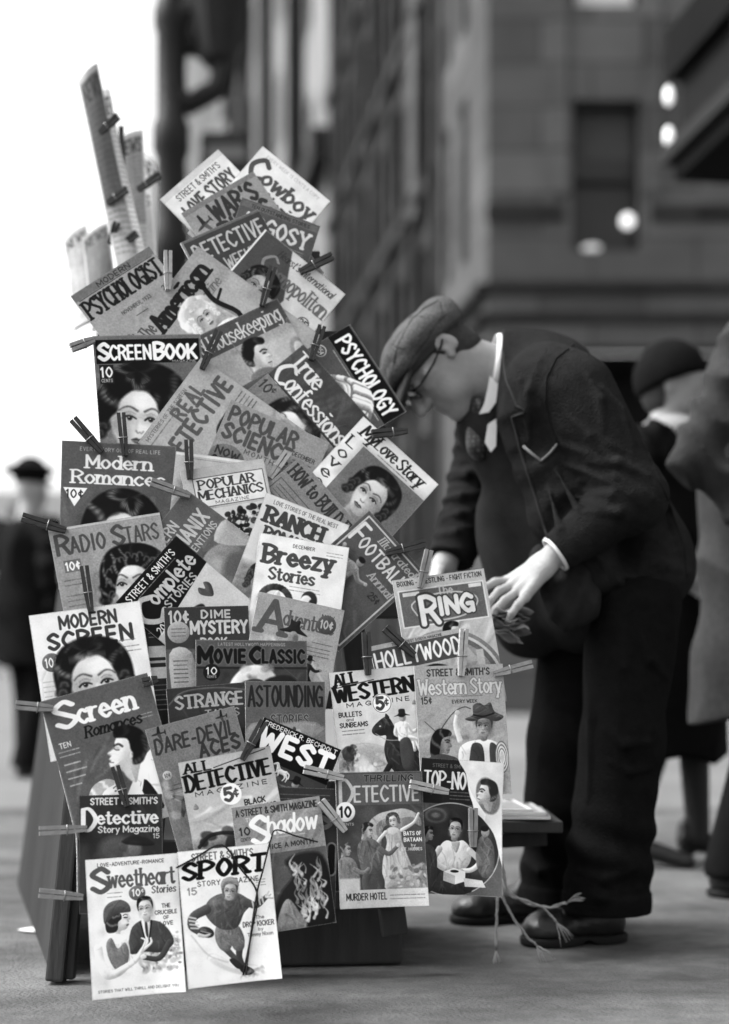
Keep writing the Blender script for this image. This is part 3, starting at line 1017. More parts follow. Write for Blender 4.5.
def c_true(c):
    c.rect(0, 40, 100, 133, 118, 1, 3)
    c.woman(52, 72, 20, 12, 24, 196, 90, .3, curls=0, turn=-.9)
    c.rect(0, 0, 100, 46, 66)
    c.text("True", 6, 5, 36, 18, 205, 1.15, .6, .3, gap=1.0)
    c.text("C", 4, 22, 14, 24, 205, 1.1, .6)
    c.text("onfessions", 19, 26, 78, 18, 205, 1.15, .6, .3, gap=1.0)
    c.rect(0, 46, 100, 47, 40)
    c.text("10", 3, 52, 11, 10, 55, 1.0); c.text("¢", 14.5, 51, 4, 6, 55, 1)


def c_screenbook(c):
    c.rect(0, 0, 100, 4, 100); c.rect(2, 4, 98, 27, 12)
    c.text("S", 5, 8, 8.5, 15, 230, 1.5); c.text("CREEN", 15, 10, 37, 13, 230, 1.5, gap=1.5)
    c.text("B", 56, 8, 8.5, 15, 230, 1.5); c.text("OOK", 66.5, 10, 28, 13, 230, 1.5, gap=1.5)
    c.text("MAGAZINE", 72, 24.6, 22, 2, 200, .9)
    c.rect(0, 27, 100, 133, 92)
    c.woman(34, 79, 26, 8, 14, 212, 85, -.25, turn=.9)
    c.at(40, 80, 27, 8); c.hairfill([(-1.5, .3), (-1.6, -.6), (-1.25, -1.5), (-.5, -2.0), (.4, -2.0), (1.2, -1.6), (1.6, -.7), (1.5, .2), (1.0, -.1), (.8, -.7), (.2, -1.02), (-.3, -1.0), (-.75, -.6), (-.9, -.1)], 14, 92, (-.3, -2.0), 6.0); c.at()
    c.rect(4, 28, 17, 46, 28); c.text("10", 5.4, 30.5, 10, 9, 220, 1.1); c.text("CENTS", 5.4, 41.5, 10, 3, 200, 1)


def c_real(c):
    c.text("MYSTERIES OF THE SCREEN", 6, 4, 60, 3.4, 80, .8); c.small(5, 11, 40, 1, 90)
    c.text("REAL", 40, 8, 36, 12, 88, 1.6, gap=2.4)
    c.text("DETECTIVE", 5, 23, 90, 15, 82, 1.6, gap=1.7)
    c.small(76, 48, 20, 5, 60, 1.6, 4)
    c.ell(66, 66, 14, 17, 55, 1, 1); c.ell(67, 70, 10, 13, 205, 1, .8); c.ell(72, 74, 4, 8, 130, .7, 1.5); c.ell(64, 68, 1.5, 1, 30); c.ell(71, 68, 1.5, 1, 30)
    c.poly([(48, 54), (56, 48), (78, 48), (84, 56), (76, 58), (58, 58)], 40, 1, .6)
    c.text("Washington", 10, 58, 36, 9, 45, 1.3, .7, .3, gap=1.1); c.text("Gag", 18, 72, 20, 9, 45, 1.3, .7, .3)
    c.small(8, 90, 40, 8, 70, 1.5, 4.5); c.rect(50, 92, 96, 136, 120, 1, 2)


def c_popsci(c):
    c.text("POPULAR", 5, 5, 66, 14, 72, 1.6, gap=1.7)
    c.text("SCIENCE", 5, 22, 66, 14, 72, 1.6, gap=1.7)
    c.text("MONTHLY", 30, 39, 40, 4.4, 70, 1.0, gap=3)
    c.text("DECEMBER", 72, 22, 22, 4, 45, 1.0); c.small(74, 30, 18, 2, 70); c.small(70, 44, 24, 2, 90)
    c.ell(17, 60, 19, 19, 88); c.text("NOW", 5, 46, 22, 7, 45, 1.4); c.text("15¢", 4, 57, 27, 15, 30, 1.7)
    c.rect(40, 64, 100, 142, 100, 1, 3); c.speckle(44, 70, 96, 136, 50, 180, 30, 2, 7, .6)


def c_mylove(c):
    c.text("My", 9, 2.5, 17, 14, 35, 1.25, .45, .5, slant=.2, gap=.9)
    c.text("Love", 28, 3.5, 25, 13, 45, 1.25, .45, .5, slant=.12, gap=.9)
    c.text("Story", 57, 4, 30, 13, 35, 1.25, .45, .5, slant=.12, gap=.9)
    c.small(36, 20, 38, 1, 90)
    for ch, yy in (("L", 22), ("o", 36), ("v", 49), ("e", 62), ("S", 78), ("t", 92)):
        c.text(ch, 5, yy, 9, 11, 50, 1.2, .5, .4)
    c.rect(20, 23, 100, 133, 105); c.rect(20, 23, 100, 60, 90, .6, 8)
    c.woman(58, 57, 18, 6, 20, 192, 85, .15, turn=-.7)


def c_modrom(c):
    c.rect(0, 0, 100, 40, 82)
    c.text("EVERY STORY OUT OF REAL LIFE", 16, 5, 70, 3.2, 165, .9, gap=2.2)
    c.text("Modern", 22, 12, 56, 11.5, 212, 1.35, .55, .45, gap=1.3)
    c.text("Romances", 10, 26, 80, 11.5, 212, 1.35, .55, .45, gap=1.3)
    c.poly([(2, 42), (23, 42), (12, 59)], 222, 1, 0, False); c.text("10¢", 5, 44, 14, 7, 40, .95)
    c.woman(54, 84, 21, -8, 20, 200, 88, .1, turn=.6)
    c.at(54, 84, 21, -8); c.hairfill([(-1.6, .2), (-1.65, -.6), (-1.2, -1.5), (-.4, -2.0), (.5, -2.0), (1.3, -1.5), (1.75, -.6), (1.7, .3), (1.2, .2), (.8, -.5), (.2, -1.0), (-.4, -.95), (-.85, -.4), (-1.1, .2)], 18, 105, (.5, -2.0), 5.5); c.at()


def c_plain(c):
    c.rect(0, 0, 100, 4, 200); c.small(20, 7, 60, 1, 120); c.rect(6, 40, 94, 130, 130, 1, 5)


def c_build(c):
    c.text("HOW to BUILD IT", 5, 6, 90, 15, 50, 1.5, .8, .3, gap=1.4)
    c.line([(4, 30), (62, 30), (62, 74), (4, 74), (4, 30)], .5, 70, .9, .1, False)
    c.small(8, 36, 50, 8, 65, 1.4, 4.4); c.rect(66, 30, 98, 70, 95, 1, 1); c.rect(0, 80, 100, 142, 90, 1, 3)


def c_popmech(c):
    c.rect(12, 12, 96, 47, 205); c.line([(12, 12), (96, 12), (96, 47), (12, 47), (12, 12)], .5, 80, 1, .1, False)
    c.text("POPULAR", 18, 15, 66, 10.5, 60, 1.4, .6, .3, gap=1.3); c.text("MECHANICS", 16, 28, 76, 10.5, 60, 1.4, .6, .3, gap=1.2)
    c.text("MAGAZINE", 34, 41.5, 40, 3.6, 70, .9, gap=2)
    c.rect(0, 50, 100, 142, 190)
    c.speckle(44, 54, 92, 96, 15, 60, 60, 2, 6, .95, .5); c.speckle(46, 56, 90, 92, 90, 160, 30, .8, 2, .8, .4)
    c.poly([(8, 64), (30, 60), (40, 88), (20, 104)], 130, 1, .6)


def c_mechanix(c):
    c.text("MODERN", 6, 8, 52, 12, 172, 1.15, gap=1.6)
    c.text("MECHANIX", 5, 24, 84, 17, 175, 1.35, gap=1.6)
    c.text("INVENTIONS", 30, 46, 58, 8, 165, 1.1, gap=1.6)
    c.ell(52, 90, 30, 26, 125, 1, 1); c.ell(44, 82, 14, 10, 175, .7, 4); c.ell(62, 100, 18, 14, 70, .7, 4)
    c.poly([(70, 62), (100, 58), (100, 100), (84, 90)], 150, 1, 1); c.body(20, 84, 6, LUNGE, 120)


def c_ranch(c):
    c.text("LOVE STORIES OF THE REAL WEST", 12, 4.5, 76, 4.6, 85, 1.0, arc=0)
    c.text("RANCH", 9, 14, 66, 17, 62, 1.9, .6, .45, gap=1.3)
    c.text("ROMANCES", 14, 36, 78, 13, 62, 1.75, .6, .4, gap=1.2)
    c.poly([(22, 66), (17, 60), (14, 63), (15, 68), (22, 77), (29, 68), (30, 63), (27, 60)], 120, 1, .3)
    c.rect(0, 82, 100, 142, 120, 1, 5); c.woman(30, 98, 13, 0, 40, 190)


def c_football(c):
    c.line([(5, 5), (95, 5), (95, 137), (5, 137), (5, 5)], 1.0, 170, 1, .1, False)
    c.text("Illustrated", 34, 8, 58, 10, 160, .95, .6, .3, slant=.18, gap=1.1)
    c.text("F", 8, 14, 12, 26, 190, 1.0); c.text("OOTBALL", 21, 23, 72, 16, 190, 1.15, gap=1.7)
    c.text("Annual", 56, 46, 36, 10, 150, 1.0, .6, .3, slant=.15, gap=1.1)
    c.text("25¢", 74, 64, 14, 8, 45, 1.2)
    c.poly([(6, 60), (44, 56), (50, 136), (6, 136)], 52, .7, 4)
    c.body(36, 58, 11, LUNGE, 128, 80, 150)


def c_radio(c):
    c.rect(0, 0, 100, 2, 175)
    c.text("R", 5, 7, 10, 17, 72, 1.3, .8); c.text("ADIO", 17, 10, 30, 14, 72, 1.3, .8, gap=1.7)
    c.text("S", 55, 6, 9, 17, 72, 1.3, .8); c.text("TARS", 66, 9, 29, 14, 72, 1.3, .8, gap=1.7)
    c.small(6, 48, 20, 2, 85, 1.5, 4.4); c.small(6, 62, 17, 4, 85, 1.4, 4.6)
    c.rect(8, 30, 23, 41, 100); c.text("10¢", 9.5, 32, 12, 7, 230, 1.2)
    c.woman(66, 60, 21, 8, 18, 205, 85, .2, turn=-.9)
    c.at(66, 62, 18.5, 8); c.hairfill([(-1.55, .6), (-1.6, -.5), (-1.2, -1.5), (-.3, -2.0), (.6, -2.0), (1.4, -1.5), (1.7, -.6), (1.6, .4), (1.1, .1), (.8, -.5), (.2, -.95), (-.5, -.9), (-.85, -.3), (-1.0, .4)], 16, 100, (.2, -1.8), 11, 1.6)
    for i in range(26):
        t = 3.5 + i * .24; x_, y_ = 1.28 * math.cos(t) + .03 * (i % 3), -.25 + 1.3 * math.sin(t) + .12 * (i % 2)
        c.line([(x_ - .13, y_ + .06), (x_ - .06, y_ - .1), (x_ + .08, y_ - .09), (x_ + .13, y_ + .05)], .035, 110 - 3 * (i % 5), .7, .05)
    c.at()


def c_complete(c):
    c.poly([(0, 60), (100, 44), (100, 142), (0, 142)], 178, 1, .3, False)
    c.text("STREET & SMITH'S", 10, 4.5, 74, 8, 215, 1.15, gap=1.8)
    c.small(20, 15.5, 60, 1, 150, 1.4)
    c.text("C", 5, 19, 24, 30, 165, 1.25, .9); c.text("omplete", 27, 18, 66, 17, 172, 1.25, .8, gap=1.3)
    c.text("STORIES", 34, 39, 46, 8.5, 160, 1.15, gap=1.8); c.text("20¢", 6, 52, 14, 8, 205, 1.1)
    c.poly([(76, 62), (72, 56), (68, 60), (69, 66), (76, 74), (83, 66), (84, 60), (80, 56)], 70, 1, .3)
    c.man(48, 88, 16, 0, 35, 150)


def c_breezy(c):
    c.small(40, 54, 34, 2, 110, 1.3, 4.0); c.small(76, 10, 18, 2, 110, 1.2, 3.4)
    c.text("DECEMBER", 38, 7, 24, 3.6, 70, 1.0, gap=2)
    c.text("Breezy", 8, 12, 76, 19, 70, 1.6, .7, .35, gap=1.4)
    c.text("Stories", 16, 36, 50, 13, 72, 1.35, .75, .3, gap=1.3)
    for i in range(34):
        t = i / 34 * 6.28; c.ell(26 + 16 * math.cos(t), 72 + 15 * math.sin(t), 4, 3, c.r.uniform(30, 75), 1, .5, math.degrees(t) + 40)
    c.poly([(20, 84), (24, 64), (30, 62), (34, 84)], 185, 1, .5)
    c.ell(63, 66, 9, 10, 45, 1, .6); c.ell(60, 70, 7, 9, 200, 1, .6); c.ell(67, 71, 4.5, 7, 40, 1, .6)
    c.poly([(48, 142), (52, 92), (60, 80), (72, 84), (84, 142)], 130, 1, .6)


def c_dime(c):
    c.text("10¢", 6, 5, 22, 14, 172, 1.2); c.ell(16, 30, 13, 13, 140); c.small(8, 26, 16, 3, 60, 1.4, 4.2)
    c.text("DIME", 44, 5, 34, 8.5, 172, 1.6, gap=2); c.text("MYSTERY", 31, 18, 66, 14, 178, 1.6, gap=1.6); c.text("BOOK", 42, 38, 30, 8.5, 172, 1.6, gap=2)
    c.rect(0, 50, 100, 142, 78, 1, 1); c.poly([(4, 56), (30, 54), (36, 110), (12, 130)], 140, 1, .6); c.small(9, 64, 16, 6, 60, 2, 5)
    c.rect(50, 54, 96, 62, 120, .9, 1); c.speckle(40, 64, 98, 140, 30, 120, 24, 3, 9, .6)


def c_adventure(c):
    c.small(62, 50, 30, 3, 62, 1.4, 4.4)
    c.text("A", 7, 7, 28, 36, 78, 1.2, .8, .3); c.text("dventure", 34, 14, 58, 17, 78, 1.2, .75, .2, gap=1.2)
    c.text("NOW", 76, 10, 14, 4, 45, 1); c.ell(83, 21, 11, 11, 72); c.text("10¢", 76, 16.5, 14, 9, 165, 1.2)
    c.small(70, 44, 24, 1, 60)
    c.at(47, 36, 1)
    c.poly([(-16, 2), (-6, -4), (-5, -13), (0, -11), (6, -13), (7, -4), (17, 3), (4, 2)], 32, 1, .3)
    c.ell(1, 8, 6, 8, 120, 1, .4); c.ell(4, 9, 3, 6, 75, .7, .8)
    c.poly([(-20, 48), (-16, 24), (-6, 17), (8, 17), (17, 24), (20, 48)], 98, 1, .5); c.line([(-6, 18), (0, 28), (7, 18)], 1.4, 40); c.line([(-20, 34), (-24, 40)], 2, 35)
    c.at()
    c.body(70, 70, 6.5, LUNGE, 40, 20, 110, hat=25); c.rect(0, 118, 100, 142, 105, 1, 4)


def c_modscreen(c):
    c.small(66, 40, 28, 2, 110, 1.4, 4.2); c.small(4, 62, 18, 5, 110, 1.4, 4.4)
    c.text("MODERN", 26, 5, 50, 11, 62, 1.35, gap=1.6); c.text("SCREEN", 14, 20, 74, 13.5, 58, 1.4, gap=1.8)
    c.small(76, 34, 14, 1, 120)
    c.poly([(4, 60), (30, 46), (30, 110), (10, 120)], 165, .6, 3)
    c.ell(14, 45, 8.5, 8.5, 92); c.text("10¢", 8.5, 41, 11, 8, 225, 1.0)
    c.woman(49, 68, 24, -3, 18, 212, 100, -.1, curls=1, turn=.25)


def c_movie(c):
    c.text("LATEST HOLLYWOOD HAPPENINGS", 20, 2.5, 60, 2.6, 150, 1, gap=2)
    c.text("M", 3, 7, 11, 13, 18, 1.8, out=92); c.text("OVIE", 17, 9, 27, 11, 18, 1.8, gap=2, out=92); c.text("C", 49, 7, 10, 13, 18, 1.8, out=92); c.text("LASSIC", 60, 9, 37, 11, 18, 1.8, gap=2, out=92)
    c.rect(0, 24, 100, 26, 36); c.rect(0, 26, 100, 133, 55); c.ell(14, 29, 7.5, 7.5, 20); c.text("10", 9.6, 24.8, 8.8, 6, 205, 1.1); c.text("CENTS", 10, 32, 8, 2, 180, 1)
    c.poly([(30, 42), (38, 28), (52, 22), (66, 26), (72, 36), (62, 44), (46, 50)], 185, 1, 1); c.speckle(40, 24, 70, 40, 90, 225, 20, 2, 5, .7); c.poly([(62, 36), (84, 32), (96, 48), (80, 60), (60, 52)], 28, 1, 1)
    c.woman(52, 56, 12, -20, 60, 200)


def c_strange(c):
    c.rect(0, 0, 100, 142, 50); c.line([(2, 20), (20, 6), (60, 4), (98, 10)], 1.2, 85, .8, .4)
    c.text("STRANGE", 10, 10, 80, 15, 150, 1.35, .7, .4, gap=1.5, arc=1); c.text("TALES", 44, 30, 40, 9, 140, 1.2, .7, .4); c.speckle(0, 50, 100, 130, 20, 120, 30, 4, 12, .5)


def c_astounding(c):
    c.text("ASTOUNDING", 4, 6, 92, 25, 34, 1.5, .8, gap=1.5); c.text("STORIES", 32, 42, 46, 11, 60, 1.25, gap=2, out=120)
    c.poly([(0, 60), (40, 52), (100, 58), (100, 142), (0, 142)], 112, 1, 3)
    for i in range(14): c.ell(c.r.uniform(20, 95), c.r.uniform(56, 110), c.r.uniform(4, 9), c.r.uniform(5, 12), c.r.uniform(130, 190), .7, .6)
    c.speckle(10, 56, 98, 120, 50, 90, 18, 1.5, 4, .8, .4)


def c_hollywood(c):
    c.text("THE SMARTEST SCREEN MAGAZINE", 24, 1.5, 56, 2.6, 40, .9)
    c.rect(0, 5, 100, 30, 70); c.text("HOLLYWOOD", 3, 9, 94, 16.5, 222, 1.15, gap=1.5)
    c.rect(0, 30, 100, 133, 165); c.woman(62, 64, 18, -6, 20, 200); c.poly([(40, 56), (46, 38), (64, 32), (80, 40), (86, 58), (66, 48)], 20, 1, .7)


def c_ring(c):
    c.text("BOXING - WRESTLING - FIGHT FICTION", 4, 2.5, 92, 5, 45, 1.15, gap=1.5)
    c.rect(3, 12, 97, 52, 200); c.rect(4.5, 13.5, 95.5, 50.5, 92); c.rect(8, 15, 26, 19, 190); c.rect(80, 14, 94, 18, 195)
    c.text("The", 46, 13, 16, 8, 170, 1.1, .8)
    c.line([(20, 40), (16, 28), (34, 21), (62, 20), (84, 26), (86, 36), (70, 46), (40, 48), (24, 44)], .8, 175, 1, .1)
    c.text("R", 26, 22, 16, 28, 205, 1.3, .9, out=60); c.text("ING", 45, 25, 36, 17, 205, 1.7, gap=1.6, out=60)
    for r_, v_ in ((64, 110), (60, 175), (57, 90), (52, 130), (46, 150)): c.ell(42, 122, r_, r_, v_)
    c.rect(0, 12, 3, 142, 168); c.man(54, 64, 10, 0, 18, 185); c.poly([(36, 100), (42, 76), (56, 74), (68, 80), (74, 100)], 175, 1, .6); c.rect(76, 84, 84, 104, 170, 1, .6)


def c_allwest(c):
    c.text("ALL", 4, 4, 26, 12, 22, 1.7, .55, .4, gap=1.4, ang=-6); c.line([(4, 19), (50, 12)], .5, 40, 1, .1, False)
    c.text("WESTERN", 3, 18, 92, 17, 20, 1.75, .5, .4, gap=1.4, ang=-4)
    c.text("MAGAZINE", 16, 37, 74, 4.6, 30, 1.1, gap=3, ang=-2)
    c.text("BULLETS", 6, 47, 26, 5, 40, 1.2); c.text("and", 14, 54, 8, 3, 60, 1); c.text("SUNBEAMS", 6, 59, 32, 5, 40, 1.2); c.small(8, 68, 26, 2, 70, 1.4, 4)
    c.rect(0, 92, 100, 142, 168, 1, 4); c.poly([(0, 92), (30, 84), (60, 94), (60, 110), (0, 112)], 140, .7, 2); c.speckle(0, 96, 60, 140, 120, 225, 60, 1, 5, .5, .8)
    hb = [(46, 76), (42, 72), (44, 66), (54, 58), (62, 56), (68, 66), (74, 84), (92, 92), (100, 104), (100, 142), (66, 142), (64, 122), (56, 108), (54, 92), (58, 78), (52, 77)]
    c.poly(hb, 40, 1, .3); c.folds(hb, 60, 18, 96, 70, 50, (.06, .2), 1.0); c.poly([(59, 58), (60, 52), (64, 57)], 40); c.ell(52, 66, 1.2, .9, 180); c.line([(46, 74), (58, 82), (76, 84)], .6, 150, .8, .2)
    c.line([(58, 112), (50, 124), (54, 138)], 3.4, 34, 1, .3, r1=2); c.line([(66, 120), (62, 142)], 3.6, 30, 1, .3, r1=2.4)
    c.body(78, 64, 9.5, SIT, 212, 140, 160, hat=34)
    c.poly([(74, 84), (84, 82), (88, 98), (84, 118), (74, 116), (72, 98)], 60, 1, .4); c.ell(13, 94, 8, 9, 60, 1, .5); c.speckle(6, 86, 22, 112, 30, 90, 20, 2, 4, .7, .4); c.ell(27, 108, 8, 9, 225, .7, 3); c.speckle(18, 96, 44, 124, 190, 235, 24, 1.5, 4, .7, .6)
    c.poly([(92, 44), (95, 39), (98, 44)], 130); c.ell(57, 40, 11.5, 11.5, 235); c.ell(57, 40, 11, 11, 90); c.ell(57, 40, 10.2, 10.2, 236); c.text("5", 51, 33.5, 7.5, 13, 60, 1.7); c.text("¢", 60, 35, 4.6, 8, 60, 1.1)


def c_weststory(c):
    c.text("STREET & SMITH'S", 14, 4, 70, 7, 55, 1.4, gap=1.7)
    c.text("Western Story", 4, 15, 92, 16, 190, 1.15, .8, .2, gap=1.2, out=118); c.small(36, 34, 38, 1, 90); c.text("EVERY WEEK", 40, 38, 28, 3.4, 40, 1.1)
    c.text("15¢", 6, 34, 11, 7, 60, 1.2)
    c.line([(14, 96), (20, 78), (38, 54), (52, 46), (60, 48)], .6, 60, .9, .1); c.line([(8, 60), (30, 82)], .5, 70, .8, .2)
    c.line([(46, 82), (42, 66), (44, 54)], 3.2, 200, 1, .4, r1=2); c.ell(45, 52, 3, 3, 175, 1, .3)
    sh = [(44, 112), (44, 92), (54, 84), (70, 82), (84, 84), (94, 94), (96, 118), (78, 122), (58, 120)]
    c.poly(sh, 190, 1, .4); c.folds(sh, 26, 120, 222, 80, 45, (.12, .35), .8)
    ve = [(60, 86), (70, 88), (72, 104), (68, 120), (54, 118), (56, 98)]; c.poly(ve, 52, 1, .3); c.folds(ve, 10, 28, 90, 80, 30, (.2, .5), .8); ve = [(80, 86), (88, 92), (90, 116), (80, 120), (78, 100)]; c.poly(ve, 58, 1, .3)
    c.woman(74, 67, 9, 6, 50, 152, 90, 0, look=-1, male=True)
    hat = [(53, 59), (62, 55), (63, 45), (70, 42), (76, 45), (83, 42), (87, 52), (97, 58), (88, 63), (74, 59), (62, 62)]
    c.poly(hat, 66, 1, .3); c.folds(hat, 12, 36, 110, 10, 30, (.2, .5), .7); c.line([(63, 55), (74, 57), (86, 54)], .9, 28)
    c.ell(74, 63, 12, 3, 60, .5, 1)
    c.man(26, 84, 11.5, 8, 22, 128); c.hairfill([(12, 96), (14, 78), (22, 70), (34, 70), (36, 76), (26, 80), (22, 96), (18, 106)], 20, 90, (30, 68), .5); sb = [(4, 142), (8, 104), (20, 96), (34, 98), (44, 106), (48, 142)]
    c.poly(sb, 56, 1, .4); c.folds(sb, 20, 28, 100, 80, 35, (.15, .4), .9)
    for r_ in range(6): c.line([(92 + (8 - r_) * math.cos(t) * .9, 102 + (17 - 2 * r_) * math.sin(t)) for t in np.linspace(0, 6.3, 14)], .55, 205 if r_ % 2 else 96, .95, .2)
    c.speckle(0, 120, 100, 142, 60, 140, 24, 2, 6, .5)


def c_scrrom(c):
    c.text("S", 10, 6, 17, 23, 225, 1.5, .7, .3); c.text("creen", 29, 11, 52, 18, 225, 1.5, .6, .3, gap=1.4)
    c.text("Romances", 31, 33, 52, 10, 20, 1.2, .6, .3, slant=.2, gap=1.2); c.small(84, 36, 10, 2, 160, 1.2, 3)
    c.text("TEN", 6, 42, 10, 4.5, 205, 1.1); c.small(4, 50, 18, 2, 180, 1.6, 4)
    for i, w_ in enumerate((14, 18, 15, 10)): c.small(6, 62 + 6.5 * i, w_, 1, 190, 1.9)
    sh = [(44, 116), (58, 96), (74, 76), (96, 64), (112, 80), (112, 136), (40, 136)]
    c.poly(sh, 205, 1, .6); c.folds(sh, 30, 140, 232, 60, 40, (.12, .4), .9); c.poly([(66, 100), (73, 95), (82, 122), (72, 120)], 26, 1, .4); c.line([(74, 84), (66, 102)], 1, 235)
    c.at(62, 66, 17, 26)
    c.poly([(.85, .9), (.8, -.4), (.3, -1.0), (-.5, -.95), (-.72, -.5), (-.68, -.15), (-.98, .2), (-.78, .32), (-.84, .5), (-.72, .6), (-.8, .74), (-.55, 1.05), (-.05, 1.0), (.3, 1.3), (.8, 1.5)], 205, 1, .05, True, .3)
    c.ell(.3, .45, .35, .55, 150, .5, .3); c.ell(-.4, .25, .22, .2, 228, .6, .14); c.ell(.36, .12, .14, .26, 182, 1, .05); c.line([(.3, 0), (.42, .12), (.34, .28)], .03, 110, .8, .04)
    c.line([(-.28, -.3), (-.5, -.38), (-.7, -.26)], .055, 40, .9, .04); c.line([(-.42, -.08), (-.56, -.05), (-.68, -.1)], .03, 40, .9, .03); c.ell(-.54, -.16, .16, .09, 150, .7, .06); c.line([(-.58, .64), (-.74, .66)], .03, 90, .9, .03); c.line([(-.72, -.1), (-.9, .18), (-.8, .3)], .03, 150, .6, .05)
    c.hairfill([(.45, .55), (.95, .3), (1.05, -.5), (.7, -1.25), (-.1, -1.5), (-.85, -1.2), (-.78, -.7), (-.1, -.74), (.2, -.2), (.36, .0)], 16, 96, (-.7, -1.1), 5.5)
    c.at()
    c.poly([(22, 133), (24, 100), (32, 90), (46, 90), (50, 97), (53, 101), (50, 105), (46, 116), (40, 133)], 218, 1, .5); c.hairfill([(16, 133), (16, 104), (24, 88), (38, 84), (46, 90), (34, 94), (28, 104), (26, 133)], 170, 238, (40, 84), .5)
    c.line([(42, 94), (46, 92.6), (49, 95)], .5, 90); c.line([(43, 97), (48, 97)], .6, 60); c.line([(47, 106), (51, 104)], .8, 80); c.ell(40, 104, 4, 6, 190, .6, 2)


def c_aces(c):
    c.small(8, 66, 24, 4, 60, 1.5, 4.6); c.small(60, 58, 34, 2, 55, 1.5, 4.4)
    c.plane(14, 8, 3.6, 45, 0); c.plane(84, 8, 3, 45, 0)
    c.text("DARE-DEVIL", 5, 14, 88, 15, 50, 1.3, gap=1.5, slant=.1); c.text("ACES", 50, 31, 44, 14, 50, 1.4, gap=1.7, slant=.1); c.text("ROCKWELL", 38, 48, 54, 5.5, 150, 1.1, gap=1.8)
    c.ell(10, 54, 5, 5, 165); c.text("10¢", 7, 52, 6, 4, 60, 1); c.plane(24, 86, 7, 40, 35); c.plane(30, 112, 5, 30, -30); c.speckle(0, 60, 50, 140, 60, 190, 20, 3, 9, .5)


def c_west(c):
    c.rect(0, 0, 100, 46, 14)
    c.text("FREDERICK R. BECHDOLT", 4, 3, 92, 5, 215, 1.2, gap=1.6)
    c.text("WEST", 6, 11.5, 88, 22, 235, 1.75, gap=1.7)
    c.rect(0, 46, 100, 142, 62); c.horse(44, 52, 4, 200, -1); c.body(62, 66, 10, LUNGE, 96, 40, 150, hat=22); c.body(22, 72, 8, STAND, 45, 20, 120, hat=120); c.text("5", 76, 70, 12, 18, 110, 1.5); c.speckle(0, 60, 100, 130, 40, 150, 22, 2, 6, .5)


def c_alldet(c):
    c.text("ALL", 5, 3, 28, 10, 22, 1.7, .5, .4, gap=1.4, ang=0); c.line([(36, 12), (94, 2)], .5, 40, 1, .1, False)
    c.text("DETECTIVE", 4, 16, 91, 16.5, 18, 1.75, .5, .4, gap=1.3, ang=-2)
    c.text("MAGAZINE", 12, 34.5, 78, 4.6, 40, 1.1, gap=3)
    c.ell(49, 43, 11.5, 11.5, 238); c.text("5", 42.5, 36.5, 8, 13, 70, 1.6); c.text("¢", 52, 38, 5, 9, 70, 1.2)
    c.text("BLACK", 62, 52, 22, 5.5, 40, 1.4); c.text("BROTHERHOOD", 50, 60, 46, 5.5, 40, 1.4, gap=1.4); c.text("by", 70, 68, 6, 3, 70, 1); c.text("HUGH CAVE", 60, 73.5, 28, 4.4, 45, 1.3)
    c.poly([(7, 52), (10, 46), (13, 52)], 120); c.rect(0, 88, 100, 142, 95, 1, 6); c.speckle(0, 80, 100, 130, 15, 70, 34, 3, 10, .8, .8); c.man(60, 90, 7, -10, 20, 130); c.line([(6, 92), (20, 82), (44, 84), (74, 96)], 2, 30, .9, .4)


def c_detstory(c):
    c.rect(0, 0, 100, 142, 46)
    c.text("STREET & SMITH'S", 14, 4, 80, 7.5, 200, 1.35, gap=1.6); c.text("D", 5, 17, 15, 25, 210, 1.4, .6); c.text("etective", 22, 20, 72, 15, 210, 1.4, .6, .2, gap=1.2)
    c.text("Story Magazine", 23, 38, 73, 7.5, 198, 1.2, .8, gap=1.3); c.text("15", 89, 48, 7, 5.5, 190, 1.2)
    c.ell(46, 66, 22, 16, 76, .9, 4); c.ell(66, 66, 9, 11, 100, .9, 2); c.poly([(50, 58), (64, 50), (82, 54), (90, 62), (68, 62)], 30, .9, 1); c.speckle(20, 60, 60, 90, 60, 110, 14, 3, 7, .6); c.rect(0, 60, 10, 142, 70, .5, 4)


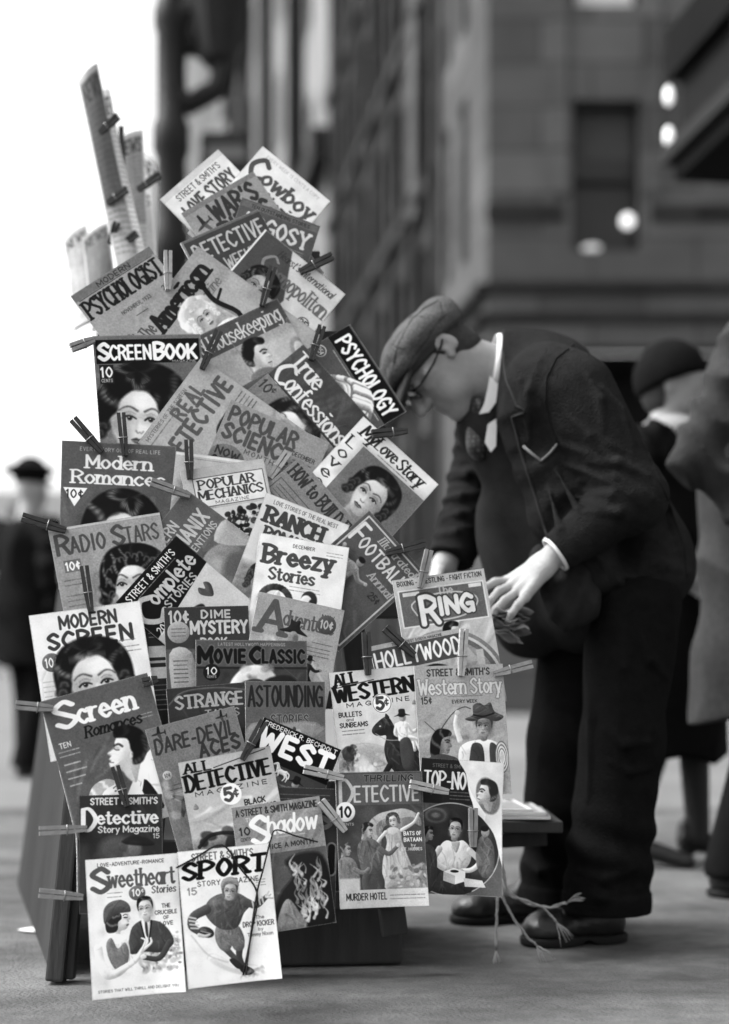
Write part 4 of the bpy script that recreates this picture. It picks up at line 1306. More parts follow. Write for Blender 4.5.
def c_thrill(c):
    c.rect(0, 0, 100, 142, 66); c.speckle(0, 40, 100, 130, 40, 100, 30, 5, 14, .5, 4); c.rect(2, 2, 98, 37, 84)
    c.text("THRILLING", 32, 4, 56, 6.5, 35, 1.2, slant=.1, gap=1.8, out=110); c.text("D", 5, 9, 14, 26, 178, 1.0, .8); c.text("ETECTIVE", 21, 16, 74, 17, 178, 1.15, .85, gap=1.4)
    dr = [(54, 132), (50, 104), (56, 80), (54, 68), (62, 62), (72, 66), (74, 80), (84, 108), (92, 132)]
    c.poly(dr, 165, 1, .5); c.folds(dr, 46, 105, 205, 84, 16, (.15, .5), .9)
    cp = [(40, 76), (36, 58), (46, 48), (60, 44), (78, 42), (94, 50), (96, 62), (86, 58), (76, 66), (62, 60), (52, 64), (48, 90), (42, 100)]
    c.poly(cp, 140, 1, .5); c.folds(cp, 40, 90, 190, 60, 50, (.08, .25), .9)
    c.woman(64, 55, 5.4, -10, 60, 200, 120, .2, neck=False)
    c.line([(74, 66), (88, 58), (94, 48)], 2.2, 190, 1, .3, r1=1.4); c.line([(55, 68), (46, 78), (44, 88)], 2.2, 190, 1, .3, r1=1.4)
    j1 = [(22, 84), (30, 74), (42, 76), (50, 86), (50, 104), (46, 112), (28, 112), (24, 100)]
    c.line([(34, 110), (30, 122), (32, 134)], 5, 74, 1, .4, r1=3.4); c.line([(43, 110), (48, 124), (46, 134)], 5, 66, 1, .4, r1=3.4)
    c.poly(j1, 88, 1, .4); c.folds(j1, 26, 48, 140, 75, 40, (.15, .4), .9); c.line([(48, 86), (58, 92), (68, 84)], 3, 90, 1, .3, r1=2); c.ell(69, 83, 2.2, 2.2, 175, 1, .2)
    c.man(34, 66, 7.4, 10, 36, 165)
    j2 = [(0, 100), (6, 94), (16, 96), (22, 106), (22, 122), (0, 126)]; c.poly(j2, 110, 1, .4); c.folds(j2, 16, 66, 150, 75, 40, (.15, .4), .9); c.man(9, 86, 6.6, 6, 60, 150)
    c.line([(18, 108), (28, 112), (34, 108)], 2.6, 112, 1, .3, r1=2)
    c.rect(0, 118, 24, 132, 176, 1, 1); c.poly([(56, 132), (66, 116), (84, 108), (98, 104), (100, 132)], 125, .8, 1); c.speckle(60, 106, 98, 130, 60, 205, 50, 1, 4, .6, .5)
    c.ell(10, 44, 11, 11, 228); c.text("10", 4, 38.5, 12, 11, 35, 1.3); c.text("CENTS", 5, 56.5, 14, 2.6, 190, 1)
    c.text("BATS OF", 76, 68, 20, 4, 214, 1.3); c.text("BATAAN", 76, 75, 20, 4, 214, 1.3); c.text("by", 84, 81.5, 5, 3, 200, 1); c.text("G.T. HOBBES", 72, 86, 24, 3, 190, 1.2)
    c.rect(0, 131, 100, 151, 172); c.text("MURDER HOTEL", 8, 135, 46, 7, 40, 1.3); c.small(58, 138, 38, 2, 80, 1.4, 4)


def c_top(c):
    c.rect(0, 0, 100, 158, 78); c.rect(0, 0, 100, 52, 30); c.text("STREET & SMITH", 14, 6, 40, 4, 90, 1)
    c.text("TOP-NOTCH", 5, 15, 76, 19, 196, 1.4, .8, .2, gap=1.2); c.small(36, 38, 24, 3, 110, 1.6, 4)
    c.ell(40, 104, 57, 54, 150, sh=0); c.ell(40, 104, 55.5, 52.5, 46, sh=0); c.speckle(4, 60, 84, 150, 24, 80, 30, 4, 12, .6, 3)
    c.ell(20, 66, 13, 9, 90, .9, 1); c.ell(20, 66, 10, 6.4, 56, .9, 1); c.ell(20, 66, 5, 3, 110, .8, 1)
    tr = [(30, 128), (58, 122), (66, 152), (24, 154)]; c.poly(tr, 44, 1, .6); c.folds(tr, 14, 22, 84, 70, 40, (.15, .4), 1)
    sh = [(22, 122), (26, 102), (34, 94), (44, 96), (54, 93), (64, 104), (62, 120), (50, 130), (34, 130)]
    c.poly(sh, 198, 1, .4); c.folds(sh, 30, 120, 230, 80, 45, (.12, .4), .9); c.poly([(40, 96), (50, 95), (46, 108)], 160, 1, .2)
    c.woman(44, 80, 8, 4, 16, 168, 80, -.3, look=1, male=True)
    c.line([(62, 104), (74, 116), (66, 126), (54, 128)], 3.6, 196, 1, .3, r1=2.6); c.line([(26, 104), (20, 118), (34, 126)], 3.6, 190, 1, .3, r1=2.4); c.ell(53, 128, 3, 2.2, 165, 1, .2)
    c.man(12, 88, 7, 0, 20, 130); sb = [(0, 150), (2, 106), (12, 99), (22, 108), (24, 130), (20, 152)]; c.poly(sb, 60, 1, .5); c.folds(sb, 12, 30, 100, 80, 30, (.2, .5), 1)
    bb = [(72, 92), (80, 86), (90, 98), (90, 128), (78, 134), (70, 116)]; c.poly(bb, 96, .95, .6); c.folds(bb, 16, 50, 150, 80, 40, (.15, .4), 1); c.ell(80, 82, 5, 6, 150, 1, .4); c.ell(79, 78, 5, 3.4, 30, 1, .4)
    c.poly([(32, 130), (44, 125), (58, 129), (58, 140), (46, 144), (32, 140)], 212, 1, .2, False); c.poly([(32, 130), (46, 134), (46, 144), (32, 140)], 170, 1, .2, False); c.ell(45, 129, 5, 1.6, 30); c.poly([(56, 136), (78, 138), (82, 146), (58, 146)], 185, 1, .3, False)
    c.poly([(47, -3), (104, -3), (104, 122), (98, 114), (90, 84), (72, 62), (60, 42), (54, 16)], 204, 1, .3, True, .06)
    c.ell(82, 40, 14, 22, 96, .9, .8, -18, 0); c.man(80, 38, 13, 12, 40, 175, face=-1)
    c.poly([(57, 28), (63, 40), (80, 62), (79, 69), (66, 59)], 226, 1, .3, False)


def c_shadow(c):
    c.rect(0, 0, 100, 142, 84); c.speckle(0, 56, 100, 142, 60, 120, 30, 5, 14, .5, 4); c.rect(0, 0, 100, 56, 132)
    c.text("A STREET & SMITH MAGAZINE", 4, 4, 92, 7, 45, 1.4, gap=1.5); c.text("THE", 14, 14, 12, 4, 190, 1)
    c.text("S", 20, 14, 17, 30, 225, 1.3, .8); c.text("hadow", 37, 15, 55, 20, 225, 1.25, .7, gap=1.3, slant=.12); c.small(46, 39, 32, 1, 180, 2)
    c.text("10", 6, 24, 11, 8, 40, 1.2); c.text("CENTS", 6, 35, 11, 3.4, 50, 1.1); c.text("TWICE A MONTH", 28, 46, 58, 5, 45, 1.3, gap=1.7)
    c.poly([(30, 142), (40, 104), (58, 84), (52, 66), (80, 60), (98, 74), (98, 142)], 28, 1, 2)
    for i in range(70):
        x, y = c.r.uniform(58, 92), c.r.uniform(76, 136); l = c.r.uniform(6, 18); b = c.r.uniform(-5, 5)
        c.line([(x, y), (x + b, y - l * .5), (x - b * .6, y - l)], c.r.uniform(.8, 2.2), c.r.uniform(120, 225), .75, .7, True, .2)
    c.poly([(34, 142), (40, 118), (50, 108), (60, 124), (66, 142)], 120, 1, .8); c.folds([(34, 142), (40, 118), (50, 108), (60, 124), (66, 142)], 12, 70, 170, 80, 30, (.2, .5), 1)


def c_sweet(c):
    c.text("LOVE-ADVENTURE-ROMANCE", 13, 5, 72, 3.6, 60, 1.1, gap=1.7)
    c.text("S", 7, 11, 17, 25, 82, 1.5, .8); c.text("weetheart", 24, 14, 71, 18, 82, 1.4, .75, .2, gap=1.4); c.text("Stories", 70, 34, 26, 7.5, 75, 1.2, .7, .2, gap=1.3, slant=.1)
    c.small(22, 38, 16, 2, 90, 1.3, 4.4)
    c.ell(54, 40, 9, 8, 95); c.text("10", 49, 36, 8, 7, 225, 1.2); c.text("¢", 58.5, 36, 2.6, 4, 220, 1)
    c.text("THE", 80, 54, 9, 4, 60, 1.2); c.text("CRUCIBLE", 72, 61, 24, 4, 60, 1.2); c.text("OF", 81, 67, 6, 3.6, 60, 1.2); c.text("LOVE", 77, 73, 14, 4, 60, 1.2)
    c.speckle(52, 90, 96, 126, 120, 195, 90, 2, 5, .5, .9); c.speckle(56, 84, 98, 124, 80, 160, 70, .8, 2.6, .7, .4); c.speckle(58, 84, 96, 120, 200, 225, 40, .8, 2, .8, .4)
    coat = [(42, 104), (45, 80), (54, 71), (64, 70), (78, 74), (88, 86), (90, 98), (76, 106), (60, 104)]
    c.poly(coat, 62, 1, .4); c.folds(coat, 22, 34, 100, 80, 40, (.15, .4), .8)
    c.poly([(57, 70), (66, 70), (63, 92), (59, 84)], 220, 1, .2); c.poly([(60.5, 72), (63, 72), (63.5, 88), (61, 86)], 50, 1, .2); c.line([(56, 72), (59, 88)], .8, 30); c.line([(68, 71), (64, 92)], .8, 30)
    c.woman(62, 57, 8.2, -5, 26, 205, 100, .3, look=-1, neck=True, male=True)
    c.poly([(24, 78), (21, 64), (28, 54), (40, 55), (44, 62), (45.5, 67), (43, 69), (43.4, 73), (40, 78), (34, 80), (33, 88), (24, 88)], 212, 1, .25)
    c.ell(30, 72, 4, 8, 170, .5, 1.6); c.ell(39, 70, 3, 2.4, 228, .6, 1)
    c.line([(37.5, 63), (40, 62), (42.5, 63)], .45, 60); c.poly([(38, 65.6), (40, 64.7), (42.4, 65.6), (40, 66.3)], 60, .9, .1, True, 0); c.line([(38, 65), (42.6, 65)], .35, 25); c.poly([(40.6, 73.2), (43.2, 72.4), (43, 74), (40.8, 74.6)], 70, 1, .1, True, 0); c.line([(42, 69.4), (43.4, 69.6)], .3, 90)
    c.hairfill([(19, 79), (18, 66), (22, 60), (34, 60), (36, 66), (32, 70), (31, 78), (26, 81)], 40, 120, (30, 58), .7)
    ber = [(17, 70), (17, 56), (24, 48), (36, 46), (44, 51), (46, 59), (40, 60), (30, 61), (22, 67)]
    c.poly(ber, 78, 1, .3); c.folds(ber, 10, 52, 112, 150, 25, (.3, .6), .7)
    bl = [(8, 120), (5, 104), (9, 92), (18, 84), (30, 82), (40, 88), (43, 104), (40, 120), (30, 128), (16, 130)]
    c.poly(bl, 222, 1, .3); c.folds(bl, 18, 160, 240, 70, 35, (.15, .4), .6)
    ve = [(18, 92), (24, 86), (30, 98), (38, 92), (42, 104), (37, 120), (28, 122), (20, 108)]
    c.poly(ve, 108, 1, .3); c.folds(ve, 16, 70, 150, 70, 30, (.2, .5), .7)
    c.line([(9, 96), (12, 112), (22, 124), (34, 120), (48, 112), (57, 101)], 4.6, 220, 1, .3, r1=2.6)
    c.folds([(6, 96), (14, 94), (18, 112), (34, 114), (52, 100), (58, 104), (40, 124), (18, 130)], 16, 165, 238, 30, 40, (.12, .3), .5)
    c.line([(55, 103), (62, 94), (61, 88)], 1.8, 212, 1, .2, r1=1); c.line([(57, 102), (66, 95), (66, 90)], 1.7, 206, 1, .2, r1=1); c.line([(56, 101), (60, 92), (56, 89)], 1.3, 216, 1, .2, r1=.8)
    c.line([(86, 96), (74, 112), (58, 110)], 3.4, 60, 1, .3, r1=2.6); c.ell(57, 109, 3.4, 2.6, 200, 1, .3)
    c.text("STORIES THAT WILL THRILL AND DELIGHT YOU", 7, 141, 86, 2.6, 80, 1.1, gap=1.7)


def c_sport(c):
    c.text("STREET & SMITH'S", 15, 4, 66, 7.5, 92, 1.3, gap=1.6); c.text("SPORT", 4, 14, 88, 17, 16, 1.9, .65, .35, slant=.14, gap=1.5, ang=-2)
    c.text("STORY MAGAZINE", 19, 34, 66, 5, 60, 1.0, gap=2); c.text("15", 8, 40, 9, 7, 125, 1.3); c.small(82, 38, 10, 3, 110, 1.2, 3)
    c.text("The", 78, 76, 9, 3.6, 80, 1); c.text("DROP KICKER", 64, 82, 33, 5, 60, 1.3, gap=1.5); c.text("by", 80, 89, 5, 3, 80, 1); c.text("Tommy Nixon", 68, 94, 27, 3.6, 80, 1)
    c.poly([(30, 112), (50, 124), (76, 130), (66, 138), (44, 132), (24, 118)], 190, .6, 2)
    c.line([(8, 90), (24, 112), (44, 122)], .8, 175, .8, .8)
    th1 = [(36, 82), (50, 84), (52, 100), (46, 110), (38, 108), (33, 96)]; th2 = [(44, 82), (58, 84), (64, 98), (62, 110), (53, 110), (48, 98)]
    c.line([(42, 106), (50, 116), (60, 127)], 3.6, 70, 1, .3, r1=2.2); c.poly(th1, 112, 1, .3); c.folds(th1, 16, 70, 160, 70, 30, (.2, .5), .8)
    c.line([(58, 108), (57, 118), (61, 129)], 4.0, 58, 1, .3, r1=2.2); c.poly(th2, 98, 1, .3); c.folds(th2, 18, 52, 150, 80, 30, (.2, .5), .8)
    c.poly([(56, 128), (62, 127), (72, 134), (66, 138), (58, 134)], 34, 1, .2); c.poly([(46, 120), (52, 119), (60, 128), (54, 130)], 40, 1, .2)
    jer = [(24, 64), (30, 54), (42, 49), (58, 49), (70, 56), (74, 64), (66, 72), (58, 86), (46, 88), (36, 84), (27, 74)]
    c.poly(jer, 76, 1, .4); c.folds(jer, 40, 46, 124, 110, 50, (.12, .35), .9); c.ell(36, 57, 6, 4, 130, .5, 1.6); c.ell(52, 76, 9, 6, 54, .5, 2)
    c.line([(68, 60), (80, 65), (92, 57)], 4.4, 74, 1, .3, r1=2.4)
    for t in range(4): c.line([(76 + 3.6 * t, 60.5 - 1.2 * t), (77 + 3.6 * t, 68 - 1.6 * t)], .9, 196, .9, .2)
    c.line([(92, 57), (96, 55)], 2.0, 190, 1, .2, r1=1.2); c.line([(93, 58), (98, 59)], 1.2, 185, 1, .2); c.line([(92, 56), (95, 52)], 1.0, 185, 1, .2)
    c.line([(26, 64), (12, 70), (9, 80), (18, 88)], 5.2, 72, 1, .3, r1=3.4)
    for t in range(4): c.line([(6.5 + .5 * t, 70 + 4 * t), (14 + 1.2 * t, 72.5 + 3.6 * t)], .9, 188, .9, .2)
    c.ell(24, 88, 8.6, 5.6, 52, 1, .3, 24); c.line([(18, 86), (29, 90)], .5, 150, .9, .2); c.ell(21, 85, 4, 1.6, 110, .6, .6, 24); c.line([(16, 90), (22, 92), (27, 91)], 2, 180, 1, .3, r1=1.2)
    c.woman(53, 47, 7.6, 12, 60, 172, 80, 0, look=1, neck=False, male=True)
    hel = [(45, 46), (43.5, 40), (47, 34), (55, 32), (62, 36), (63, 43), (60, 41), (55, 39), (48, 41)]
    c.poly(hel, 128, 1, .2); c.folds(hel, 8, 84, 185, 20, 30, (.3, .6), .6); c.line([(45, 44), (46, 52)], 1.2, 96)
    c.line([(60, 137), (80, 131)], 1.2, 150, .5, 1); c.speckle(56, 130, 84, 139, 120, 170, 20, 1, 3, .4, .6)


def c_lines(c):
    c.rect(0, 0, 100, 142, 52); c.small(20, 8, 70, 2, 110, 1.6, 5); c.text("S", 78, 24, 14, 20, 105, 1.6); c.rect(10, 50, 60, 70, 150, .8, .4); c.small(10, 80, 80, 8, 140, 1.8, 6); c.text("N", 80, 66, 14, 26, 20, 2.0, out=110)


def c_edge(c):
    c.rect(0, 0, 100, 142, 40); c.small(10, 10, 80, 2, 130, 2, 5); c.rect(8, 26, 60, 40, 165, 1, .3); c.rect(8, 44, 60, 47, 150); c.rect(8, 52, 60, 66, 175, 1, .3); c.small(12, 74, 50, 6, 120, 2, 6)


# painter, top-left and top-right corner in the picture, format, paper tone, what it looks like.  Back to front.
MAGS = [
 (c_love, (160, 200), (218, 150), PU, 208, "white pulp magazine with heavy dark title at the very top left of the rack"),
 (c_cowboy, (262.5, 147), (330, 202), PU, 210, "white pulp magazine with swirling dark cowboy title at the rack's very peak"),
 (c_war, (181, 214), (253, 172), PU, 138, "mid grey pulp with two rows of thick dark capitals and a small airplane"),
 (c_argosy, (242, 198), (320, 227), PU, 78, "dark grey magazine with thin white six-letter title under the topmost white magazine"),
 (c_dweekly, (180, 244), (258, 210), PU, 62, "dark magazine with two lines of thin pale capitals tilted up to the right"),
 (c_psychist, (70.5, 297), (149, 247), LG, 145, "grey text-only magazine with dark serif title at the left under the newspapers"),
 (c_cosmo, (265, 230), (345, 295), LG, 190, "tilted half dark half pale magazine with serif title and small price circle"),
 (c_american, (132, 333), (198, 247), LG, 142, "steeply tilted grey magazine with a fair-haired child and a black cat-like toy"),
 (c_house, (168, 351), (277, 299), LG, 150, "magazine with dark title band over a dark-haired child at a mirror"),
 (c_psychology, (349.7, 325), (406, 412), PU, 80, "magazine with black band of white capitals nearest the newsdealer's cap"),
 (c_true, (303, 345), (371, 422), LG, 96, "dark grey magazine with pale title over a reclining woman's face"),
 (c_screenbook, (92.5, 337), (200, 335), LG, 95, "magazine with black title band and a woman with huge dark hair, squarely upright"),
 (c_real, (138, 443), (201, 358), PU, 158, "pale grey steeply tilted magazine with a man in a hat on its cover"),
 (c_popsci, (231, 400), (329, 443), LG, 135, "grey magazine with two lines of fat dark capitals and a low price in a disc"),
 (c_mylove, (363, 417), (438, 485), LG, 210, "white-bordered magazine with dark curly-haired woman next to the newsdealer's chest"),
 (c_modrom, (62, 441), (176, 447), LG, 84, "grey magazine with white two-line serif title and a white price triangle"),
 (c_plain, (176, 452), (250, 462), PU, 170, "plain pale magazine almost wholly hidden in the middle of the rack"),
 (c_build, (299, 458), (360, 528), PU, 120, "grey magazine with dark slab title running down beside a framed block of text"),
 (c_popmech, (180, 472), (263, 459), PU, 172, "pale grey magazine with title in a white framed box over dark machinery"),
 (c_mechanix, (135, 556), (186, 490), PU, 88, "dark grey magazine with pale thin capitals and a large sphere, steeply tilted"),
 (c_ranch, (266, 493), (349, 526), PU, 196, "whitish pulp with two rows of dark western lettering and a small heart"),
 (c_football, (369, 511), (425, 574), PU, 76, "dark grey magazine with football player and a thin white frame line"),
 (c_radio, (48, 530.6), (159.5, 513), LG, 140, "light grey magazine with dark thin title and a curly dark-haired woman at the left"),
 (c_edge, (140, 626), (222, 622), PU, 60, "dark magazine showing only a strip of printed boxes at the rack's middle left"),
 (c_complete, (115.6, 603), (176, 536), PU, 18, "black magazine with grey rounded title tilted steeply at middle left"),
 (c_breezy, (260, 533), (349, 548), PU, 214, "white magazine with dark curling title over a wreath and a small woman's head"),
 (c_dime, (163.6, 608), (248, 606), PU, 52, "dark pulp with pale capitals and a pale disc beside a folded document"),
 (c_adventure, (258.6, 592), (344, 611), PU, 145, "grey pulp with huge first letter A and a cowboy in a wide hat"),
 (c_modscreen, (28.7, 616), (140, 601), LG, 218, "white magazine with dark two-line title at the rack's far left edge"),
 (c_movie, (195.5, 640), (306.6, 641), LG, 76, "dark grey cinema magazine with black title and a pale blonde figure"),
 (c_strange, (166, 689), (249, 682), PU, 50, "dark pulp with dim serif title half over a grey cinema magazine"),
 (c_ring, (392, 581), (483, 569), PU, 172, "boxing magazine with framed dark panel and concentric arcs beside the dealer's hand"),
 (c_hollywood, (369, 647), (458, 628.5), LG, 160, "magazine with dark band of white capitals lying over the boxing magazine"),
 (c_astounding, (245, 681.5), (324.5, 682), PU, 84, "dark pulp with tall black title and pale bubbles in the middle of the rack"),
 (c_allwest, (329, 673), (414, 666), 1.42, 192, "pale western pulp with rider on a black horse and white price disc"),
 (c_weststory, (413.5, 667), (502, 664), 1.42, 150, "grey western magazine with pale title, coiled rope and big-hatted man"),
 (c_scrrom, (40, 702), (147, 673), LG, 86, "large grey magazine with white title and a couple about to kiss"),
 (c_aces, (145, 730), (234, 706), PU, 110, "grey aviation pulp with dark slanted title and small airplanes"),
 (c_west, (264, 717), (341, 750), PU, 60, "black-banded pulp with four fat white letters, tilted down to the right"),
 (c_lines, (250, 786), (338, 789), PU, 55, "dark magazine with only its right edge showing beside the price-ten pulp"),
 (c_alldet, (178, 763), (269.6, 746), PU, 172, "light grey pulp with black condensed title and a white five-cent disc"),
 (c_detstory, (79, 795.6), (162, 794), PU, 46, "nearly black pulp with white serif title at the lower left"),
 (c_top, (421, 757.5), (503.6, 763), 1.56, 80, "dark magazine whose torn corner bares a pale page with a man's head"),
 (c_thrill, (335, 773), (421.5, 771), 1.51, 70, "dark pulp with a woman in a long pale dress and two small men"),
 (c_shadow, (231, 808), (319, 796), 1.42, 110, "grey pulp with white script title over pale flames at bottom centre"),
 (c_sweet, (85, 860), (177, 853), 1.50, 218, "white magazine with a couple embracing in flowers, lowest at the left"),
 (c_sport, (177, 852), (269, 843), 1.45, 220, "white sports magazine with a crouching football player, lowest at centre"),
]

# ---------------------------------------------------------------- the street
M_pave = mat("pavement_concrete", 0.080, 0.85, 0.28, 24.0, 0.6, 140, coarse=0.42, stretch=(.8, 1.15, 1))
M_road = mat("road_asphalt", 0.12, 0.9, 0.18, 4.0, 0.2, 80, coarse=0.15)
M_joint = mat("joint_dirt", 0.04, 0.95, 0.2, 20)
M_stone = mat("sooty_sandstone", 0.075, 0.9, 0.16, 1.6, 0.3, 9, coarse=0.2)
M_stone_pale = mat("worn_limestone", 0.06, 0.9, 0.14, 1.4, 0.2, 9, coarse=0.2)
M_stone_dark = mat("blackened_brick", 0.022, 0.9, 0.2, 2.0, 0.3, 9, coarse=0.2)
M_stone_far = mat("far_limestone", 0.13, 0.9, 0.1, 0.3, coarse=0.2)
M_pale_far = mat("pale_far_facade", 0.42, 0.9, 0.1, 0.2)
M_iron = mat("black_iron", 0.018, 0.5, 0.2, 12, 0.2, 40, spec=0.1)
M_glass = mat("dark_window_glass", 0.012, 0.3, 0.1, 2, spec=0.3)
M_blind = mat("window_blind", 0.06, 0.8, 0.1, 3)
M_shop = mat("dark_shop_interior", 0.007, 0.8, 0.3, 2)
for _m, _w, _h in ((M_stone, 1.5, .62), (M_stone_pale, 1.3, .62), (M_stone_dark, 1.1, .5), (M_stone_far, 3.0, 1.4)): masonry(_m, _w, _h)
M_globe_dim = glow_mat("dim_window_globe", .16)
M_glow = glow_mat("lit_bulb", .26)
M_globe = glow_mat("lit_window_globe", .34)
M_white = mat("white_blind", 0.55, 0.8, 0.05, 3)


def plane_grid(name, x0, x1, y0, y1, z, m, kind='structure'):
    o = pymesh(name, [(x0, y0, z), (x1, y0, z), (x1, y1, z), (x0, y1, z)], [(0, 1, 2, 3)], m)
    return tag(o, kind=kind)


plane_grid('ground', -400, 400, -60, 900, -0.008, M_road)
plane_grid('pavement', -3.4, 14, -6, 6.2, 0.0, M_pave)
jb = MB()
for y in (1.1, 4.42):
    jb.add([(-3.4, y - .007, .003), (14, y - .007, .003), (14, y + .007, .003), (-3.4, y + .007, .003)], [(0, 1, 2, 3)])
for x in ():
    for a, b in ((-1, 2.19), (2.21, 4.41), (4.43, 6.19)):
        jb.add([(x - .006, a, .0032), (x + .006, a, .0032), (x + .006, b, .0032), (x - .006, b, .0032)], [(0, 1, 2, 3)])
tag(jb.build('pavement_joints', M_joint), kind='structure')


class Facade:
    """A wall in its own frame: u along the front, v into the wall, z up."""
    def __init__(s, o, d):
        s.o = np.array([o[0], o[1], 0.0]); d = np.array([d[0], d[1], 0.0]); s.u = d / np.linalg.norm(d)
        s.v = np.array([-s.u[1], s.u[0], 0.0])

    def p(s, u, v, z): return s.o + s.u * u + s.v * v + np.array([0, 0, z])

    def box(s, mb, u0, u1, v0, v1, z0, z1):
        q = [s.p(u0, v0, z0), s.p(u1, v0, z0), s.p(u1, v1, z0), s.p(u0, v1, z0)]
        mb.hexa([q[0], q[3], q[2], q[1]], [a + np.array([0, 0, z1 - z0]) for a in (q[0], q[3], q[2], q[1])])

    def wall(s, mb, L, z0, z1, holes, depth=0.35):
        """A wall pierced by window holes (u0, u1, z0, z1), as piers and spandrels."""
        us = sorted({0.0, L} | {h[0] for h in holes} | {h[1] for h in holes})
        for a, b in zip(us[:-1], us[1:]):
            hs = sorted([h for h in holes if h[0] <= a + 1e-6 and h[1] >= b - 1e-6], key=lambda h: h[2])
            z = z0
            for h in hs:
                s.box(mb, a, b, 0, depth, z, h[2]); z = h[3]
            s.box(mb, a, b, 0, depth, z, z1)


def window(bld, fc, u0, u1, z0, z1, depth, blind=0.0, mblind=None):
    g = MB(); fc.box(g, u0, u1, depth - .12, depth - .08, z0, z1)
    w = g.build('window', M_glass, bld)
    f = MB(); t = .07
    fc.box(f, u0, u0 + t, depth - .2, depth - .13, z0, z1); fc.box(f, u1 - t, u1, depth - .2, depth - .13, z0, z1)
    fc.box(f, u0 + t, u1 - t, depth - .2, depth - .13, z0, z0 + t); fc.box(f, u0 + t, u1 - t, depth - .2, depth - .13, z1 - t, z1)
    fc.box(f, u0 + t, u1 - t, depth - .21, depth - .14, (z0 + z1) / 2 - .03, (z0 + z1) / 2 + .03)
    f.build('frame', M_iron, w)
    if blind:
        b = MB(); fc.box(b, u0 + t, u1 - t, depth - .128, depth - .124, z1 - blind, z1 - t)
        b.build('blind', mblind or M_blind, w)
    return w


# corner building: one front square to the camera, one running away down the side street
CXW, CYW = 1.44, 20.0
KD = n3((-0.156, 1, 0))[:2]
b1 = empty('stone_building', (CXW, CYW, 0), "sooty stone corner building behind the newsdealer with tall dark windows and banded cornice", "building")
fr = Facade((CXW + .35, CYW), (1, 0.0))
hz = []
wu = [(1.18, 2.16), (4.3, 5.28), (7.4, 8.38), (10.5, 11.48)]
for a, b in wu:
    hz += [(a, b, 6.62, 8.78), (a, b, 10.12, 12.4), (a, b, 13.8, 16.0)]
w = MB(); fr.wall(w, 13, 5.25, 20, hz, .45)
# shop front opening below
fr.box(w, 0, .7, 0, .45, 0, 5.25); fr.box(w, 5.5, 6.1, 0, .45, 0, 5.25); fr.box(w, 12.3, 13, 0, .45, 0, 5.25)
w.build('front_wall', M_stone, b1)
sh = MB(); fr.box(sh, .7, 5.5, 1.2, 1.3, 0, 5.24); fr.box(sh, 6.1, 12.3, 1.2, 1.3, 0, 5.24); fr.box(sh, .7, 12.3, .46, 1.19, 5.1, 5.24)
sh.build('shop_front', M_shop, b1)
tr = MB()
for z, h, o in ((6.02, .12, .09), (5.62, .10, .07)):
    fr.box(tr, -.2, 13, -o, -.003, z, z + h)
for a, b in ((-.05, 1.05), (2.3, 4.2), (5.4, 7.3), (8.5, 10.4)):
    fr.box(tr, a, b, -.03, -.002, 6.0 + 1.02, 6.0 + 1.28); 
tr.build('cornice', M_stone_dark, b1)
ps = MB()
for a in (0.9, 2.24, 4.02, 5.36): fr.box(ps, a, a + .2, -.05, -.002, 7.4, 19)
ps.build('pilaster', M_stone, b1)
for i, (a, b) in enumerate(wu):
    for j, (z0, z1) in enumerate(((6.62, 8.78), (10.12, 12.4), (13.8, 16.0))):
        window(b1, fr, a, b, z0, z1, .45, .75 if j == 0 else 0.0)
bl = MB(); fr.box(bl, 1.26, 2.08, .2, .24, 10.2, 12.2); bl.build('white_blind', M_white, b1)
gl = MB(); gl.lathe([(.02, -.1), (.07, -.07), (.1, 0), (.07, .07), (.02, .1)], fr.p(2.0, .18, 7.1), 16); gl.build('lit_globe', M_globe, b1, True)
gl = MB(); gl.lathe([(.02, -.03), (.12, -.02), (.14, 0), (.10, .02), (.02, .04)], fr.p(1.48, .2, 6.72), 16); gl.build('lit_globe', M_globe_dim, b1, True)
# chamfered corner and side front of the same building
sd = Facade(fr.p(0, 0, 0)[:2] + KD * 0.02, -KD)
sd.o = np.array([CXW + .33 + KD[0] * 3.4, CYW + .02 + KD[1] * 3.4, 0.0])
ws = MB(); hs = []
for a, b in ((.45, .95), (1.6, 2.1)):
    hs += [(a, b, 6.9, 9.4), (a, b, 10.4, 12.6), (a, b, 13.6, 16)]
sd.wall(ws, 3.38, 0, 20, hs, .4)
ws.build('side_wall', M_stone_pale, b1)
for h in hs: window(b1, sd, *h, .4)
ct = MB()
for z, h, o in ((6.02, .14, .16), (5.62, .12, .12), (5.1, .22, .1)): sd.box(ct, 0, 3.36, -o, -.003, z, z + h)
ct.build('side_cornice', M_stone_dark, b1)

# the dark block beyond it along the side street
b2 = empty('brick_building', (CXW - .3, 24, 0), "tall blackened brick building receding down the side street behind the rack", "building")
s2 = Facade((0, 0), -KD); s2.o = np.array([CXW + .33 + KD[0] * 17.0, CYW + KD[1] * 17.0, 0.0])
hs = []
for i in range(6):
    a = .9 + i * 2.2
    for j in range(7): hs.append((a, a + 1.0, 2.6 + 3.3 * j, 4.8 + 3.3 * j))
w2 = MB(); s2.wall(w2, 13.4, 0, 26, hs, .4); w2.build('wall', M_stone_dark, b2)
for h in hs: window(b2, s2, *h, .4, .9 if (int(h[0] * 7 + h[2])) % 3 == 0 else 0)
p2 = MB()
for i in range(7): s2.box(p2, .1 + i * 2.2, .5 + i * 2.2, -.12, -.003, 0, 26)
p2.build('pier', M_stone_dark, b2)
p2 = MB()
for j in range(7):
    s2.box(p2, 0, 13.4, -.2, -.121, 2.2 + 3.3 * j, 2.45 + 3.3 * j)
p2.build('string_course', M_stone_dark, b2)
